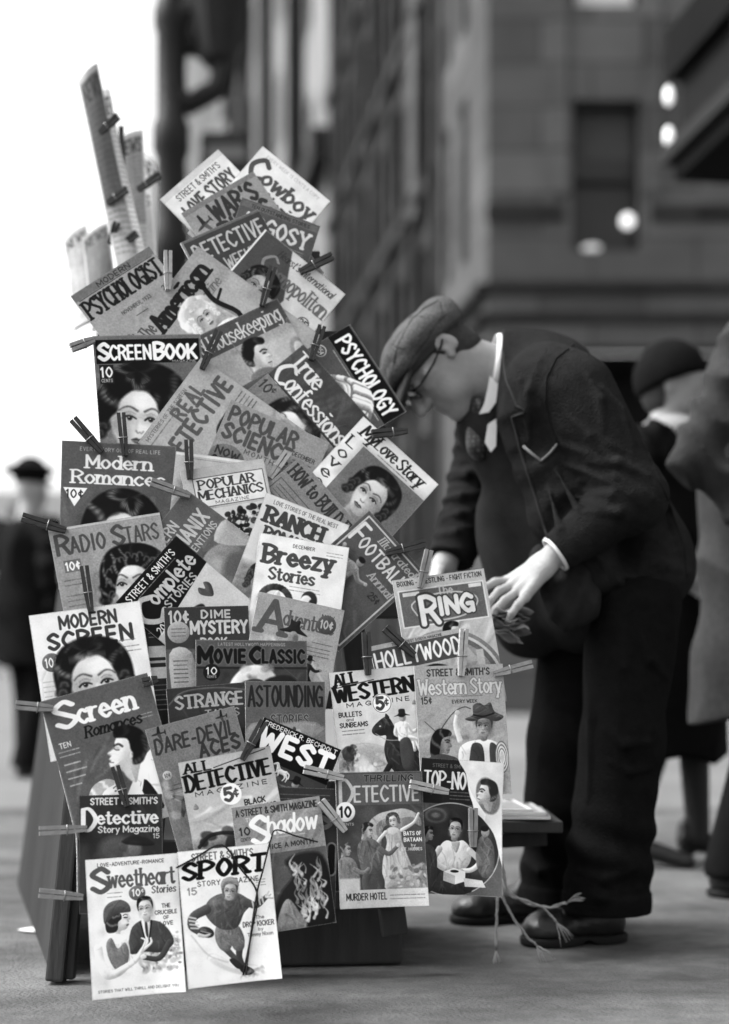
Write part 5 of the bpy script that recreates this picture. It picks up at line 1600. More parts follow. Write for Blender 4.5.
lw = MB(); s2.box(lw, 11.9, 12.5, -.2, -.13, 8.6, 13.5); lw.build('banner_panel', M_stone_pale, b2)

# grey block further on
b3 = empty('limestone_building', (-1.6, 45, 0), "tall grey limestone building further down the side street above the rack's peak", "building")
s3 = Facade((0, 0), -KD); s3.o = np.array([CXW + .33 + KD[0] * 62.0, CYW + KD[1] * 62.0, 0.0])
hs = []
for i in range(9):
    a = 2.2 + i * 4.6
    for j in range(9): hs.append((a, a + 1.5, 6 + 4.6 * j, 8.6 + 4.6 * j))
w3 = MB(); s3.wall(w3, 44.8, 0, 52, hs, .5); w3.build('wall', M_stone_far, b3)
for h in hs: window(b3, s3, *h, .5)
c3 = MB()
for z in (14.2, 32.6): s3.box(c3, 0, 44.8, -.5, -.003, z, z + .8)
for i in range(4): s3.box(c3, 4.6 + 11 * i, 5.4 + 11 * i, -.5, -.003, 15.1, 32)
c3.build('cornice', M_stone_dark, b3)
b4 = empty('far_building', (-8.5, 95, 0), "farthest tall building, a dim grey shape beside the iron lamp post", "building")
s4 = Facade((0, 0), -KD); s4.o = np.array([CXW + .33 + KD[0] * 250.0, CYW + KD[1] * 250.0, 0.0])
hs = [(3 + 6 * i, 5.6 + 6 * i, 9 + 6 * j, 13 + 6 * j) for i in range(30) for j in range(10)]
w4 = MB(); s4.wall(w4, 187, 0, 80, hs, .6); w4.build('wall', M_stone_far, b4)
for h in hs: window(b4, s4, *h, .6)

# pale facades across the street, far to the left
b5 = empty('pale_building', (-45, 150, 0), "low pale building far away at the left edge beyond the walking officer", "building")
f5 = Facade((-90, 150), (1, 0)); hs = [(3 + 7 * i, 6.5 + 7 * i, 4 + 5.5 * j, 7.5 + 5.5 * j) for i in range(9) for j in range(3)]
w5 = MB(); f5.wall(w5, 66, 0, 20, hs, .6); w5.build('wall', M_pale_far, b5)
for h in hs: window(b5, f5, *h, .6)

# cast iron lamp post
lp = empty('street_lamp', (Q(172, 672, 9)[0], 9, 0), "black cast iron lamp post rising behind the rack's left shoulder, out of focus", "street lamp")
LX = Q(171, 672, 9)[0]
prof = [(.22, 0), (.22, .25), (.17, .3), (.16, .9), (.12, 1.0), (.10, 1.3), (.085, 2.4), (.085, 3.2), (.13, 3.25), (.13, 3.4), (.09, 3.46), (.085, 3.9), (.125, 3.95), (.125, 4.1), (.085, 4.15), (.08, 4.7), (.11, 4.75), (.11, 4.85), (.075, 4.9), (.07, 6.4)]
p = MB(); p.lathe([(.55 * r_ + .055, z_) for r_, z_ in prof], (LX, 9, 0), 18); p.build('post', M_iron, lp, True)
a_ = MB()
a_.tube([(LX, 9, 4.35), (LX + .12, 9, 4.25), (LX + .3, 9, 4.35), (LX + .36, 9, 4.6), (LX + .26, 9, 4.8), (LX + .14, 9, 4.72), (LX + .16, 9, 4.58)], .075)
a_.tube([(LX, 9, 4.7), (LX + .2, 9, 4.95), (LX + .42, 9, 5.0), (LX + .5, 9, 5.3)], .10)
a_.tube([(LX, 9, 4.95), (LX + .2, 9, 5.1), (LX + .3, 9, 5.5)], .09)
a_.build('bracket', M_iron, lp, True)
a_ = MB(); a_.lathe([(.03, -.5), (.12, -.42), (.17, -.2), (.24, .1), (.26, .3), (.14, .42), (.05, .6)], (LX + .30, 9, 4.95), 10); a_.build('lantern', M_iron, lp, False)
# hanging sign board further down
sg = empty('hanging_sign', (Q(228, 672, 14)[0], 14, 0), "small dark framed sign board hanging on the street beyond the rack", "sign")
x0, x1 = Q(206, 0, 14)[0], Q(246, 0, 14)[0]
z1_, z0_ = Q(0, 137, 14)[2], Q(0, 166, 14)[2]
m_ = MB(); m_.box((x0, 14, z0_ + .06), (x1, 14.06, z1_ - .06)); m_.build('panel', M_stone_far, sg)
m_ = MB(); m_.box((x0 - .04, 13.97, z1_ - .058), (x1 + .04, 14.09, z1_ + .04)); m_.box((x0 - .04, 13.97, z0_ - .04), (x1 + .04, 14.09, z0_ + .058)); m_.box((x0 - .06, 13.98, z0_ - .04), (x0 - .002, 14.08, z1_)); m_.box((x1 + .002, 13.98, z0_), (x1 + .06, 14.08, z1_)); m_.build('frame', M_iron, sg)
m_ = MB(); m_.tube([((x0 + x1) / 2, 14.03, 0), ((x0 + x1) / 2, 14.03, z0_ - .041)], .06); m_.build('post', M_iron, sg)

# theatre canopy at the upper right, lit bulbs along its edge
mq = empty('theatre_canopy', (3.2, 7.5, 3.6), "dark projecting theatre canopy with lit bulbs at the upper right edge", "canopy")
M_canopy = mat("canopy_dark_metal", 0.006, 0.9, 0.2, 3, spec=0.03)
M_canopy_mid = mat("canopy_panel", 0.006, 0.9, 0.35, 4)
cd = Facade((1.94, 9.0), (KD[0] * -1, KD[1] * -1))     # runs towards the camera
cd.v = -np.array([-cd.u[1], cd.u[0], 0.0]) if (np.array([-cd.u[1], cd.u[0]]) @ np.array([1, 0])) < 0 else cd.v


def cbox(mb, u0, u1, v0, v1, z0, z1): cd.box(mb, u0, u1, v0, v1, z0, z1)


zt, zb = Q(0, 50, 9)[2], Q(0, 165, 9)[2]
m_ = MB(); cbox(m_, 0, 4.5, 0, 3, zt - .2, zt + .12); m_.build('roof_fascia', M_canopy, mq)
m_ = MB(); cbox(m_, .06, 4.4, .08, 3, zb + .101, zt - .201); m_.build('sign_panel', M_canopy_mid, mq)
m_ = MB(); cbox(m_, -.02, 4.5, -.03, 3, zb, zb + .1); m_.build('lower_edge', M_stone_dark, mq)
m_ = MB(); cbox(m_, .05, 4.5, .03, 3, zb - .12, zb - .002); m_.build('soffit', M_canopy, mq)
m_ = MB(); 
for u in (1.0, 2.0, 3.0): cbox(m_, u, u + .05, .02, .079, zb + .102, zt - .202)
m_.build('sign_trim', M_stone_dark, mq)
for z in (zb + .17, zb + .43):
    m_ = MB(); m_.lathe([(.004, -.06), (.022, -.04), (.03, 0), (.022, .04), (.01, .06)], cd.p(.03, .005, z), 12); m_.build('bulb', M_glow, mq, True)

# ---------------------------------------------------------------- the rack and its magazines
M_wood_dark = mat("dark_rack_wood", 0.035, 0.6, 0.35, 14, 0.3, 60, stretch=(1, 1, .15), spec=0.1)
M_wood_panel = mat("painted_rack_panel", 0.021, 0.75, 0.4, 10, 0.25, 40, stretch=(1, 1, .2), coarse=.3, spec=0.08)
M_pin_dark = mat("dark_pin_wood", 0.042, 0.6, 0.3, 30, 0.2, 120)
M_pin_mid = mat("weathered_pin_wood", 0.20, 0.7, 0.3, 30, 0.2, 120)
M_pin_pale = mat("pale_pin_wood", 0.34, 0.7, 0.2, 30, 0.2, 120)
M_steel = mat("dull_steel_wire", 0.25, 0.4, spec=0.5, metal=0.8)
M_pages = mat("pulp_page_edges", 0.55, 0.9, 0.2, 40, stretch=(1, 1, 6))
M_cord = mat("dark_cord", 0.02, 0.9, 0.2, 60)
M_rope = mat("pale_rope", 0.27, 0.95, 0.25, 90, 0.5, 200)
M_paper = mat("plain_paper", 0.6, 0.8, 0.08, 20)

K0, KZ, KX = 2.63, 0.13, 0.20
LAY = 0.0072
NRM = n3((KX, -1, KZ))          # the rack's face looks along this


def face_Y(px, py, out=0.0):
    a, c = (px - CX) / F, (HY - py) / F
    k = K0 + KZ * CH + KX * .45 - out
    return k / (1 - KZ * c - KX * a)


def face_pt(px, py, out=0.0): return Q(px, py, face_Y(px, py, out))


def quad_of(tl, tr, ratio):
    tl, tr = np.array(tl, float), np.array(tr, float)
    d = tr - tl; dn = np.array([-d[1], d[0]]) * ratio
    return [tl, tr, tr + dn, tl + dn]


def quads_cross(a, b):
    for q in (a, b):
        for i in range(4):
            e = q[(i + 1) % 4] - q[i]; n = np.array([-e[1], e[0]])
            pa = [p @ n for p in a]; pb = [p @ n for p in b]
            if max(pa) < min(pb) or max(pb) < min(pa): return False
    return True


placed = []      # (quad, layer)
mag_rng = random.Random(3)


def bent_sheet(o, ex, ey, nz, w, h, t, bend, curl, nu=9, nv=11):
    """Front sheet and page block of one magazine: gently rolled across, the free corner lifting."""
    fv, uv = [], []
    for j in range(nv + 1):
        for i in range(nu + 1):
            u, v = i / nu, j / nv
            z = bend[0] * math.sin(math.pi * u) + bend[1] * (v - .5) ** 2 * 4 + curl[0] * max(0, u - .6) ** 2 * max(0, v - .4) + curl[1] * max(0, .4 - u) ** 2 * max(0, v - .4)
            fv.append(o + ex * (u * w) + ey * (v * h) + nz * (t + z)); uv.append((u, 1 - v))
    ff = [(j * (nu + 1) + i, (j + 1) * (nu + 1) + i, (j + 1) * (nu + 1) + i + 1, j * (nu + 1) + i + 1) for j in range(nv) for i in range(nu)]
    return fv, uv, ff


for mi, (paint, tl, tr, ratio, tone, label) in enumerate(MAGS):
    q = quad_of(tl, tr, ratio)
    lay = 1 + max([l for qq, l in placed if quads_cross(q, qq)], default=0)
    placed.append((q, lay))
    out = lay * LAY
    TL, TR = face_pt(*tl, out), face_pt(*tr, out)
    ex = TR - TL; w = np.linalg.norm(ex); ex = ex / w
    ey = np.cross(ex, NRM); ey = ey / np.linalg.norm(ey)
    if ey[2] > 0: ey = -ey
    h = w * ratio
    nz = np.cross(ey, ex); nz = nz / np.linalg.norm(nz)
    if nz[1] > 0: nz = -nz
    t = mag_rng.uniform(.003, .0048)
    bend = (mag_rng.uniform(.0004, .0016), mag_rng.uniform(-.0003, .0008)); curl = (0, 0)
    if paint in (c_top, c_thrill, c_sweet, c_sport): curl = (mag_rng.uniform(.12, .22), mag_rng.uniform(.05, .12)); bend = (.0016, .0006)
    root = empty('magazine', TL, label, 'magazine', 'magazines clipped to the newsstand rack')
    fv, uv, ff = bent_sheet(TL, ex, ey, nz, w, h, t, bend, curl)
    c = Cover(h / w, tone, seed=mi + 11)
    if 45 < tone < 185: c.ground(0, 48, 100, 140, tone, 40)
    paint(c)
    pm = print_mat('printed_cover', c.finish())
    co = pymesh('cover', fv, ff, pm, root, True)
    ul = co.data.uv_layers.new(name='UVMap')
    vi = np.empty(len(co.data.loops), np.int32); co.data.loops.foreach_get('vertex_index', vi)
    ul.data.foreach_set('uv', np.array(uv, np.float32)[vi].ravel())
    nv_, nu_ = 12, 10
    bv = [np.array(p) - nz * .0004 for p in fv]; n0 = len(bv)
    bv += [np.array(p) - nz * t for p in fv]
    ring = [i for i in range(nu_)] + [j * nu_ + nu_ - 1 for j in range(1, nv_)] + [(nv_ - 1) * nu_ + i for i in range(nu_ - 2, -1, -1)] + [j * nu_ for j in range(nv_ - 2, 0, -1)]
    bf = [tuple(f) for f in ff] + [tuple(reversed([i + n0 for i in f])) for f in ff]
    bf += [(ring[(i + 1) % len(ring)], ring[i], ring[i] + n0, ring[(i + 1) % len(ring)] + n0) for i in range(len(ring))]
    pymesh('pages', bv, bf, M_pages, root)


def top_layer(px, py):
    best = 0
    for q, l in placed:
        s = [((q[(i + 1) % 4][0] - q[i][0]) * (py - q[i][1]) - (q[(i + 1) % 4][1] - q[i][1]) * (px - q[i][0])) for i in range(4)]
        if min(s) >= -30 or max(s) <= 30: best = max(best, l)
    return best


# the wooden frame behind
rack = empty('newsstand_rack', (-.35, 3.0, 0), "dark wooden newsstand rack with leaning side panel, shelf and posts under the magazines", "newsstand rack")


def rbar(name, p0, p1, w, t, m=M_wood_dark, out0=-.035, out1=-.035, up=None):
    b = MB(); b.bar(face_pt(*p0, out0), face_pt(*p1, out1), w, t, up=NRM if up is None else up)
    return b.build(name, m, rack, bevel=.003)


rbar('post', (140, 950), (205, 240), .05, .03)
rbar('post', (395, 935), (290, 200), .05, .03)
rbar('post', (262, 955), (245, 190), .04, .03, out0=-.07, out1=-.07)
for y, x0, x1 in ((900, 100, 398), (790, 105, 470), (700, 90, 470), (610, 95, 440), (520, 100, 400), (430, 120, 385), (340, 130, 350), (260, 190, 320)):
    rbar('slat', (x0, y), (x1, y), .035, .014, out0=-.008, out1=-.008)
base = MB()
q0 = [Q(92, 962, 2.80), Q(402, 956, 2.86), Q(402, 956, 3.3), Q(92, 962, 3.3)]
for p_ in q0: p_[2] = .004
q1 = [a + np.array([0, 0, .26]) for a in q0]
base.hexa([q0[0], q0[3], q0[2], q0[1]], [q1[0], q1[3], q1[2], q1[1]])
base.build('base_box', M_wood_dark, rack, bevel=.006)
# left leaf: a board leaning back and away
B0, B1, T1, T0 = Q(50, 975, 2.76), Q(17, 887, 3.9), Q(62, 560, 3.62), Q(88, 560, 2.88)
B0[2] = .004; B1[2] = .004
nn = n3(np.cross(B1 - B0, T0 - B0)) * .022
if nn[0] < 0: nn = -nn
pb = MB(); pb.hexa([B0, B1, T1, T0], [B0 + nn, B1 + nn, T1 + nn, T0 + nn]); pb.build('side_panel', M_wood_panel, rack, bevel=.004)
pp = MB(); pp.bar(Q(56, 981, 2.70), Q(84, 700, 2.775), .035, .045, up=(0, -1, 0)); pp.build('post', M_wood_dark, rack, bevel=.005)
pp = MB(); pp.bar(Q(70, 979, 2.71), Q(92, 700, 2.78), .018, .03, up=(0, -1, 0)); pp.build('post', M_wood_dark, rack, bevel=.004)
# shelf at the right
s0, s1 = Q(470, 833, 2.90), Q(563, 833, 2.96)
sb = MB(); sb.hexa([s0 + (0, 0, 0), s1, s1 + np.array([0, .30, 0]), s0 + np.array([0, .30, 0])], [p_ + np.array([0, 0, .024]) for p_ in (s0, s1, s1 + np.array([0, .30, 0]), s0 + np.array([0, .30, 0]))])
sb.build('shelf', M_wood_dark, rack, bevel=.003)
sb = MB(); sb.bar(Q(420, 845, 3.05), Q(545, 838, 3.1), .03, .03); sb.build('shelf_bracket', M_wood_dark, rack)

# printed papers lying on the shelf
zs = s0[2] + .0245


def lying(name, x0, y0, z0, w, d, t, ang, label, tone, cat='magazine', group=None):
    root = empty(name, (x0, y0, z0), label, cat, group)
    c_, s_ = math.cos(math.radians(ang)), math.sin(math.radians(ang))
    R = lambda u, v, z: (x0 + u * c_ - v * s_, y0 + u * s_ + v * c_, z0 + z)
    b = MB(); b.hexa([R(0, 0, 0), R(w, 0, 0), R(w, d, 0), R(0, d, 0)], [R(0, 0, t), R(w, 0, t), R(w, d, t), R(0, d, t)]); b.build('pages', M_pages, root)
    cv = Cover(d / w, tone, 160, seed=int(x0 * 1000) % 97); cv.rect(6, 4, 94, 26, 60); cv.text("PLAY", 14, 8, 70, 14, 220, 1.4); cv.rect(8, 34, 92, 100 * d / w - 6, 120, 1, 2)
    o = pymesh('cover', [R(0, 0, t + .0006), R(w, 0, t + .0006), R(w, d, t + .0006), R(0, d, t + .0006)], [(0, 1, 2, 3)], print_mat('printed_cover', cv.finish()), root)
    ul = o.data.uv_layers.new(name='UVMap')
    for i, q_ in enumerate(((0, 0), (1, 0), (1, 1), (0, 1))): ul.data[i].uv = q_
    return root


sx0 = Q(478, 0, 2.94)[0]
zz = zs
for k, (dx, w, t, tone, lab) in enumerate(((0.0, .152, .006, 90, "dark-bordered magazine lying lowest on the rack's side shelf"), (-.01, .155, .005, 150, "pale magazine lying second in the pile on the rack's side shelf"), (.0, .118, .004, 190, "white paper lying topmost on the rack's side shelf"))):
    lying('lying_magazine', sx0 + dx, 2.94 + .01 * k, zz, w, .22, t, -2 + 3 * k, lab, tone, group="papers lying on the side shelf")
    zz += t + .0014

# ---- clothespins
PINS = [((168, 251), (168, 290), 'p', "upright pale clothespin between the text-only magazine and the fair-haired child's"),
 ((332, 256), (300, 272), 'd', "dark clothespin sticking out right over the half dark half pale magazine"),
 ((273, 267), (262, 306), 'd', "dark clothespin on the half dark magazine's printed woman, above the mirror magazine"),
 ((322, 326), (311, 360), 'd', "dark clothespin joining the true-story magazine's corner to the pale one above"),
 ((71, 348), (94, 340), 'm', "clothespin sticking out left from the upright magazine with huge dark hair"),
 ((219, 331), (202, 369), 'd', "dark clothespin at the top corner of the steep pale grey magazine"),
 ((121, 413), (125, 456), 'd', "dark clothespin across the huge-haired woman's cheek"),
 ((73, 419), (102, 452), 'd', "dark slanting clothespin on the top edge of the price-triangle magazine"),
 ((188.5, 440), (190, 479), 'd', "dark upright clothespin on the corner of the white-boxed title magazine"),
 ((151, 482), (190, 496), 'm', "clothespin holding the top corner of the tilted sphere magazine"),
 ((288, 452), (270, 478), 'p', "pale clothespin at the foot of the fat-lettered grey magazine"),
 ((372, 434), (407, 431), 'd', "dark clothespin under the black-banded magazine by the newsdealer's chin"),
 ((22, 517), (66, 530.6), 'd', "clothespin sticking out left over the officer, at the curly-haired woman magazine"),
 ((84, 566), (91, 612), 'd', "dark clothespin between the curly-haired woman and the white two-line title"),
 ((15.5, 705), (53, 708.5), 'm', "clothespin sticking out left at the white-titled couple magazine"),
 ((142, 683), (157, 679), 'd', "stub of dark clothespin at the right corner of the couple magazine"),
 ((366, 632), (368, 675), 'd', "dark upright clothespin left of the dark band of white capitals"),
 ((425, 543), (386, 553), 'd', "dark clothespin on the football magazine pointing at the dealer's sleeve"),
 ((429, 550), (420, 588), 'm', "clothespin on the boxing magazine's upper left corner"),
 ((385, 628), (414, 655), 'd', "dark clothespin slanting across the dark band of white capitals"),
 ((464, 629), (461, 676), 'p', "pale clothespin on the boxing magazine above the western title"),
 ((532, 664), (494, 674), 'm', "open clothespin sticking out right beside the dealer's trousers"),
 ((115, 766), (127, 806), 'd', "dark clothespin on the near-black pulp below the kissing couple"),
 ((39, 831), (87, 828.5), 'm', "upper of two clothespins sticking out left over the dark side panel"),
 ((39, 893), (83, 897), 'm', "lower of two clothespins sticking out left over the dark side panel"),
 ((264, 721), (242, 760), 'd', "dark clothespin on the corner of the fat white four-letter title"),
 ((304, 769), (343, 778), 'p', "pale clothespin under the fat white four-letter title"),
 ((321, 801), (345, 831), 'p', "pale clothespin slanting below the white price-ten disc's left"),
 ((410, 784), (448, 792), 'p', "pale clothespin joining the pale-dress pulp to the torn magazine"),
 ((473, 808), (473, 847), 'm', "upright clothespin on the torn-corner magazine"),
]


def clothespin(a, b, tone, label, group='clothespins on the rack'):
    """a: tail ends, b: jaws (world points); the pin lies flat to the rack's face."""
    mm = {'d': M_pin_dark, 'm': M_pin_mid, 'p': M_pin_pale}[tone]
    a, b = np.array(a), np.array(b)
    d = b - a; L = np.linalg.norm(d); d /= L
    up = NRM - d * (NRM @ d); up /= np.linalg.norm(up)
    sdv = np.cross(d, up)
    root = empty('clothespin', b, label, 'clothespin', group)
    for sg in (-1, 1):
        m_ = MB()
        m_.hexa([a + sdv * sg * x + up * z for x, z in ((.0082, -.005), (.0016, -.005), (.0016, .005), (.0082, .005))][::sg],
                [a + d * L * .62 + sdv * sg * x + up * z for x, z in ((.0078, -.006), (.0006, -.006), (.0006, .006), (.0078, .006))][::sg])
        m_.hexa([a + d * L * .621 + sdv * sg * x + up * z for x, z in ((.0078, -.006), (.0006, -.006), (.0006, .006), (.0078, .006))][::sg],
                [b + sdv * sg * x + up * z for x, z in ((.0052, -.006), (.0004, -.006), (.0004, .006), (.0052, .006))][::sg])
        m_.build('prong', mm, root)
    s_ = MB(); c0 = a + d * L * .58
    s_.tube([c0 - sdv * .0085 + up * .0062, c0 + up * .0068, c0 + sdv * .0085 + up * .0062, c0 + sdv * .0095, c0 + sdv * .0085 - up * .0055], .0009, 6)
    s_.build('spring', M_steel, root, True)
    return root


for a, b, tone, lab in PINS:
    la = max(top_layer(*b), top_layer(*a), top_layer((a[0] + b[0]) / 2, (a[1] + b[1]) / 2), 1)
    clothespin(face_pt(*a, la * LAY + .016), face_pt(*b, la * LAY + .010), tone, lab)

# ---- cords over the sports magazine
ol = 26 * LAY


def cord(pts, r, label, m=M_cord, name='cord'):
    b = MB(); b.tube(spline(np.array(pts), False, 6), r, 7)
    return tag(b.build(name, m, None, True), label, 'cord')


lo_ = max(l for _, l in placed) * LAY + .006
cord([face_pt(x, y, lo_) for x, y in ((176, 868), (195, 858), (222, 845), (240, 868), (257, 893), (252, 930), (243, 975))], .0016, "dark cord looped across the sports magazine from its top left")
cord([face_pt(x, y, lo_ + .004) for x, y in ((270, 842), (263, 870), (257, 893), (250, 940), (246, 975))], .0016, "dark cord running straight down the sports magazine's right side")
cord([face_pt(x, y, lo_) for x, y in ((270, 842), (276, 830), (296, 836), (318, 842))], .0014, "short dark cord across the white script title")
cord([face_pt(x, y, .02) for x, y in ((60, 770), (74, 826), (77, 842), (78, 900))], .0022, "pale cord hanging beside the dark side panel", M_rope)

# ---- frayed rope hanging at the right
rp = empty('rope', Q(498, 850, 2.92), "frayed pale rope ends hanging below the side shelf by the dealer's shoe", 'rope')
Yr = 2.93
for k, path in enumerate((((497, 848), (503, 868), (508, 890), (527, 903), (548, 907), (566, 903)), ((499, 848), (504, 880), (512, 896), (534, 903), (548, 912), (556, 922)), ((498, 850), (501, 880), (504, 900), (515, 920), (527, 936), (536, 945)), ((500, 850), (499, 880), (497, 910), (496, 950)))):
    b = MB(); pts = [Q(x, y, Yr - .012 * k + .0 * i) for i, (x, y) in enumerate(path)]
    pts = spline(np.array(pts), False, 6)
    for st in range(3):
        off = [p_ + .0021 * np.array([math.cos(i * .9 + st * 2.1), math.sin(i * .9 + st * 2.1), math.sin(i * .9 + st)]) for i, p_ in enumerate(pts)]
        b.tube(off, .0018 if k < 3 else .0012, 6)
    e = pts[-1]; dd = n3(pts[-1] - pts[-4])
    for j in range(9):
        v_ = n3(dd + np.array([rng.uniform(-.5, .5), rng.uniform(-.4, .1), rng.uniform(-.3, .4)]))
        b.tube([e, e + v_ * rng.uniform(.015, .035), e + v_ * rng.uniform(.035, .05) - np.array([0, 0, .006])], .0011, 5, r1=.0005)
    b.build('strand', M_rope, rp, True)

# ---- newspapers standing at the back left
M_news = []


def news_mat(seed, tone, dark):
    c = Cover(1.9, tone, 160, seed)
    c.rect(6, 6, 94, 130, dark, .8, 1)
    c.text("NEWS", 10, 10, 80, 18, 60, 1.4, .6, .4)
    for i in range(4): c.small(8 + 22 * i, 36, 18, 26, 70, 1.6, 5.6)
    return print_mat('newsprint', c.finish(), .8)


NEWS = [((78, 82), (97, 64), (141, 268), (118, 268), 3.30, 150, 72, "tallest folded newspaper leaning up against the white sky"),
        ((99, 92), (110, 92), (146, 262), (122, 262), 3.335, 215, 190, "narrow pale newspaper tucked behind the tallest one"),
        ((116, 142), (143, 129), (150, 270), (124, 270), 3.37, 175, 125, "shorter newspaper with a dark picture block, right of the tallest one"),
        ((64, 240), (86, 224), (104, 318), (74, 330), 3.42, 165, 140, "blurred pale newspaper at the rack's outer left corner"),
        ((82, 238), (108, 222), (120, 320), (92, 330), 3.36, 140, 90, "striped dark newspaper half hidden behind the text-only magazine"),
        ((143, 150), (157, 170), (158, 300), (140, 300), 3.45, 225, 205, "very pale curled sheet beside the lamp post, behind the newspapers"),
        ((122, 210), (152, 190), (160, 300), (130, 300), 3.40, 205, 175, "pale newspaper low behind the shorter one, near the two crossed pins")]
for i, (a, b, c_, d_, Y, tone, dk, lab) in enumerate(NEWS):
    P4 = [Q(*a, Y), Q(*b, Y + .03), Q(*c_, Y - .10), Q(*d_, Y - .12)]
    nu, nv = 8, 10
    fv, uv = [], []
    nrm = n3(np.cross(P4[1] - P4[0], P4[3] - P4[0])); nrm = nrm if nrm[1] < 0 else -nrm
    for j in range(nv + 1):
        for k in range(nu + 1):
            u, v = k / nu, j / nv
            p_ = (P4[0] * (1 - u) + P4[1] * u) * (1 - v) + (P4[3] * (1 - u) + P4[2] * u) * v
            fv.append(p_ + nrm * (.009 * math.sin(math.pi * u) + .004 * math.sin(5 * v + 2 * u + i))); uv.append((u, 1 - v))
    ff = [(j * (nu + 1) + k, (j + 1) * (nu + 1) + k, (j + 1) * (nu + 1) + k + 1, j * (nu + 1) + k + 1) for j in range(nv) for k in range(nu)]
    root = empty('newspaper', P4[3], lab, 'newspaper', 'newspapers standing at the back of the rack')
    o = pymesh('front_page', fv, ff, news_mat(60 + i, tone, dk), root, True)
    ul = o.data.uv_layers.new(name='UVMap'); vi = np.empty(len(o.data.loops), np.int32); o.data.loops.foreach_get('vertex_index', vi); ul.data.foreach_set('uv', np.array(uv, np.float32)[vi].ravel())
    bk = [p_ - nrm * .002 for p_ in fv]; n0 = len(bk); bk += [p_ - nrm * .009 for p_ in fv]
    ring = [k for k in range(nu + 1)] + [j * (nu + 1) + nu for j in range(1, nv + 1)] + [nv * (nu + 1) + k for k in range(nu - 1, -1, -1)] + [j * (nu + 1) for j in range(nv - 1, 0, -1)]
    bf = ff + [tuple(reversed([q_ + n0 for q_ in f])) for f in ff] + [(ring[(q_ + 1) % len(ring)], ring[q_], ring[q_] + n0, ring[(q_ + 1) % len(ring)] + n0) for q_ in range(len(ring))]
    pymesh('inner_pages', bk, bf, M_pages, root, False)
st = MB(); st.bar(Q(121, 128, 3.355), Q(132, 420, 3.1), .012, .016); st.build('newspaper_stick', M_wood_dark, rack)
st = MB(); st.bar(Q(112, 640, 3.62), Q(99, 252, 3.455), .022, .022); st.build('rear_post', M_wood_dark, rack)
st = MB(); st.bar(Q(100, 308, 3.475), Q(205, 300, 2.97), .02, .02); st.build('crossbar', M_wood_dark, rack)
st = MB(); st.bar(Q(111, 600, 3.60), Q(190, 600, 2.86), .02, .02); st.build('crossbar', M_wood_dark, rack)
for a, b, lab in (((118, 116), (100, 133), "open clothespin high on the tallest newspaper"), ((127, 189), (108, 203), "clothespin low on the tallest newspaper"), ((159, 175), (138, 190), "open clothespin against the white sky at the shorter newspaper"),
                  ((137, 233), (115, 252), "clothespin at the foot of the newspapers, above the text-only magazine"), ((117, 222), (110, 244), "dark clothespin left of the newspapers' foot")):
    clothespin(Q(*a, 3.20), Q(*b, 3.22), 'd', lab, 'clothespins on the newspapers')

# scrap of paper on the pavement
sc_ = Q(24, 932, 3.2); sc_[2] = .003
x, y = sc_[0], CH * F / (932 - HY)
tag(pymesh('paper_scrap', [(x - .026, y + .01, .004), (x + .0, y - .02, .006), (x + .024, y - .02, .004), (x + .02, y + .02, .009), (x - .01, y + .022, .005)], [(0, 1, 2, 3, 4)], M_paper), "torn white paper scrap lying on the pavement left of the rack", "paper scrap")

# ---------------------------------------------------------------- people
M_skin = mat("weathered_skin", 0.26, 0.55, 0.12, 25, 0.15, 120, spec=0.2)
M_hand = mat("lit_hand_skin", 0.30, 0.55, 0.10, 30, 0.15, 120, spec=0.2)  # the dealer's skin, lightened: light falling on the hand is put into the colour
M_hair = mat("cropped_hair", 0.035, 0.7, 0.3, 80, 0.4, 260)
M_suit = mat("dark_wool", 0.0135, 0.95, 0.28, 50, 0.6, 260, coarse=0.2, spec=.03)
M_trouser = mat("dark_trouser_wool", 0.0064, 0.95, 0.25, 40, 0.5, 260, spec=.02)
M_cap = mat("grey_cap_tweed", 0.080, 0.95, 0.5, 210, 0.8, 240, coarse=.15)
M_peak_shade = mat("cap_peak", 0.03, 0.8, 0.2, 80, 0.2, 200)  # peak and seams; also paints the shade along the crown's lower edge
M_shirt = mat("white_shirt", 0.62, 0.8, 0.05, 30, 0.15, 200)
M_apron = mat("grey_apron", 0.016, 0.9, 0.2, 30, 0.3, 260)
M_leather = mat("black_leather", 0.010, 0.36, 0.3, 25, 0.25, 70, spec=0.35)
M_sole = mat("shoe_sole", 0.012, 0.7)
M_lace = mat("shoe_lace", 0.09, 0.8)
M_coat = mat("grey_overcoat", 0.027, 0.95, 0.22, 60, 0.4, 300, coarse=0.2)
M_navy = mat("dark_uniform", 0.006, 0.95, 0.2, 30, spec=.03)
M_gold = mat("dark_rims", 0.012, 0.4)
M_white_cloth = mat("pale_scarf", 0.2, 0.9, 0.15, 20)

M_tie = bpy.data.materials.new("dotted_tie"); M_tie.use_nodes = True
_n, _l = M_tie.node_tree.nodes, M_tie.node_tree.links
_v = _n.new('ShaderNodeTexVoronoi'); _v.inputs['Scale'].default_value = 95; _v.inputs['Randomness'].default_value = .25
_c = _n.new('ShaderNodeTexCoord'); _l.new(_c.outputs['Object'], _v.inputs['Vector'])
_r = _n.new('ShaderNodeValToRGB'); _r.color_ramp.elements[0].position = .28; _r.color_ramp.elements[0].color = (.06, .06, .06, 1); _r.color_ramp.elements[1].position = .36; _r.color_ramp.elements[1].color = (.006, .006, .006, 1)
_l.new(_v.outputs['Distance'], _r.inputs[0]); _l.new(_r.outputs[0], _n['Principled BSDF'].inputs['Base Color'])

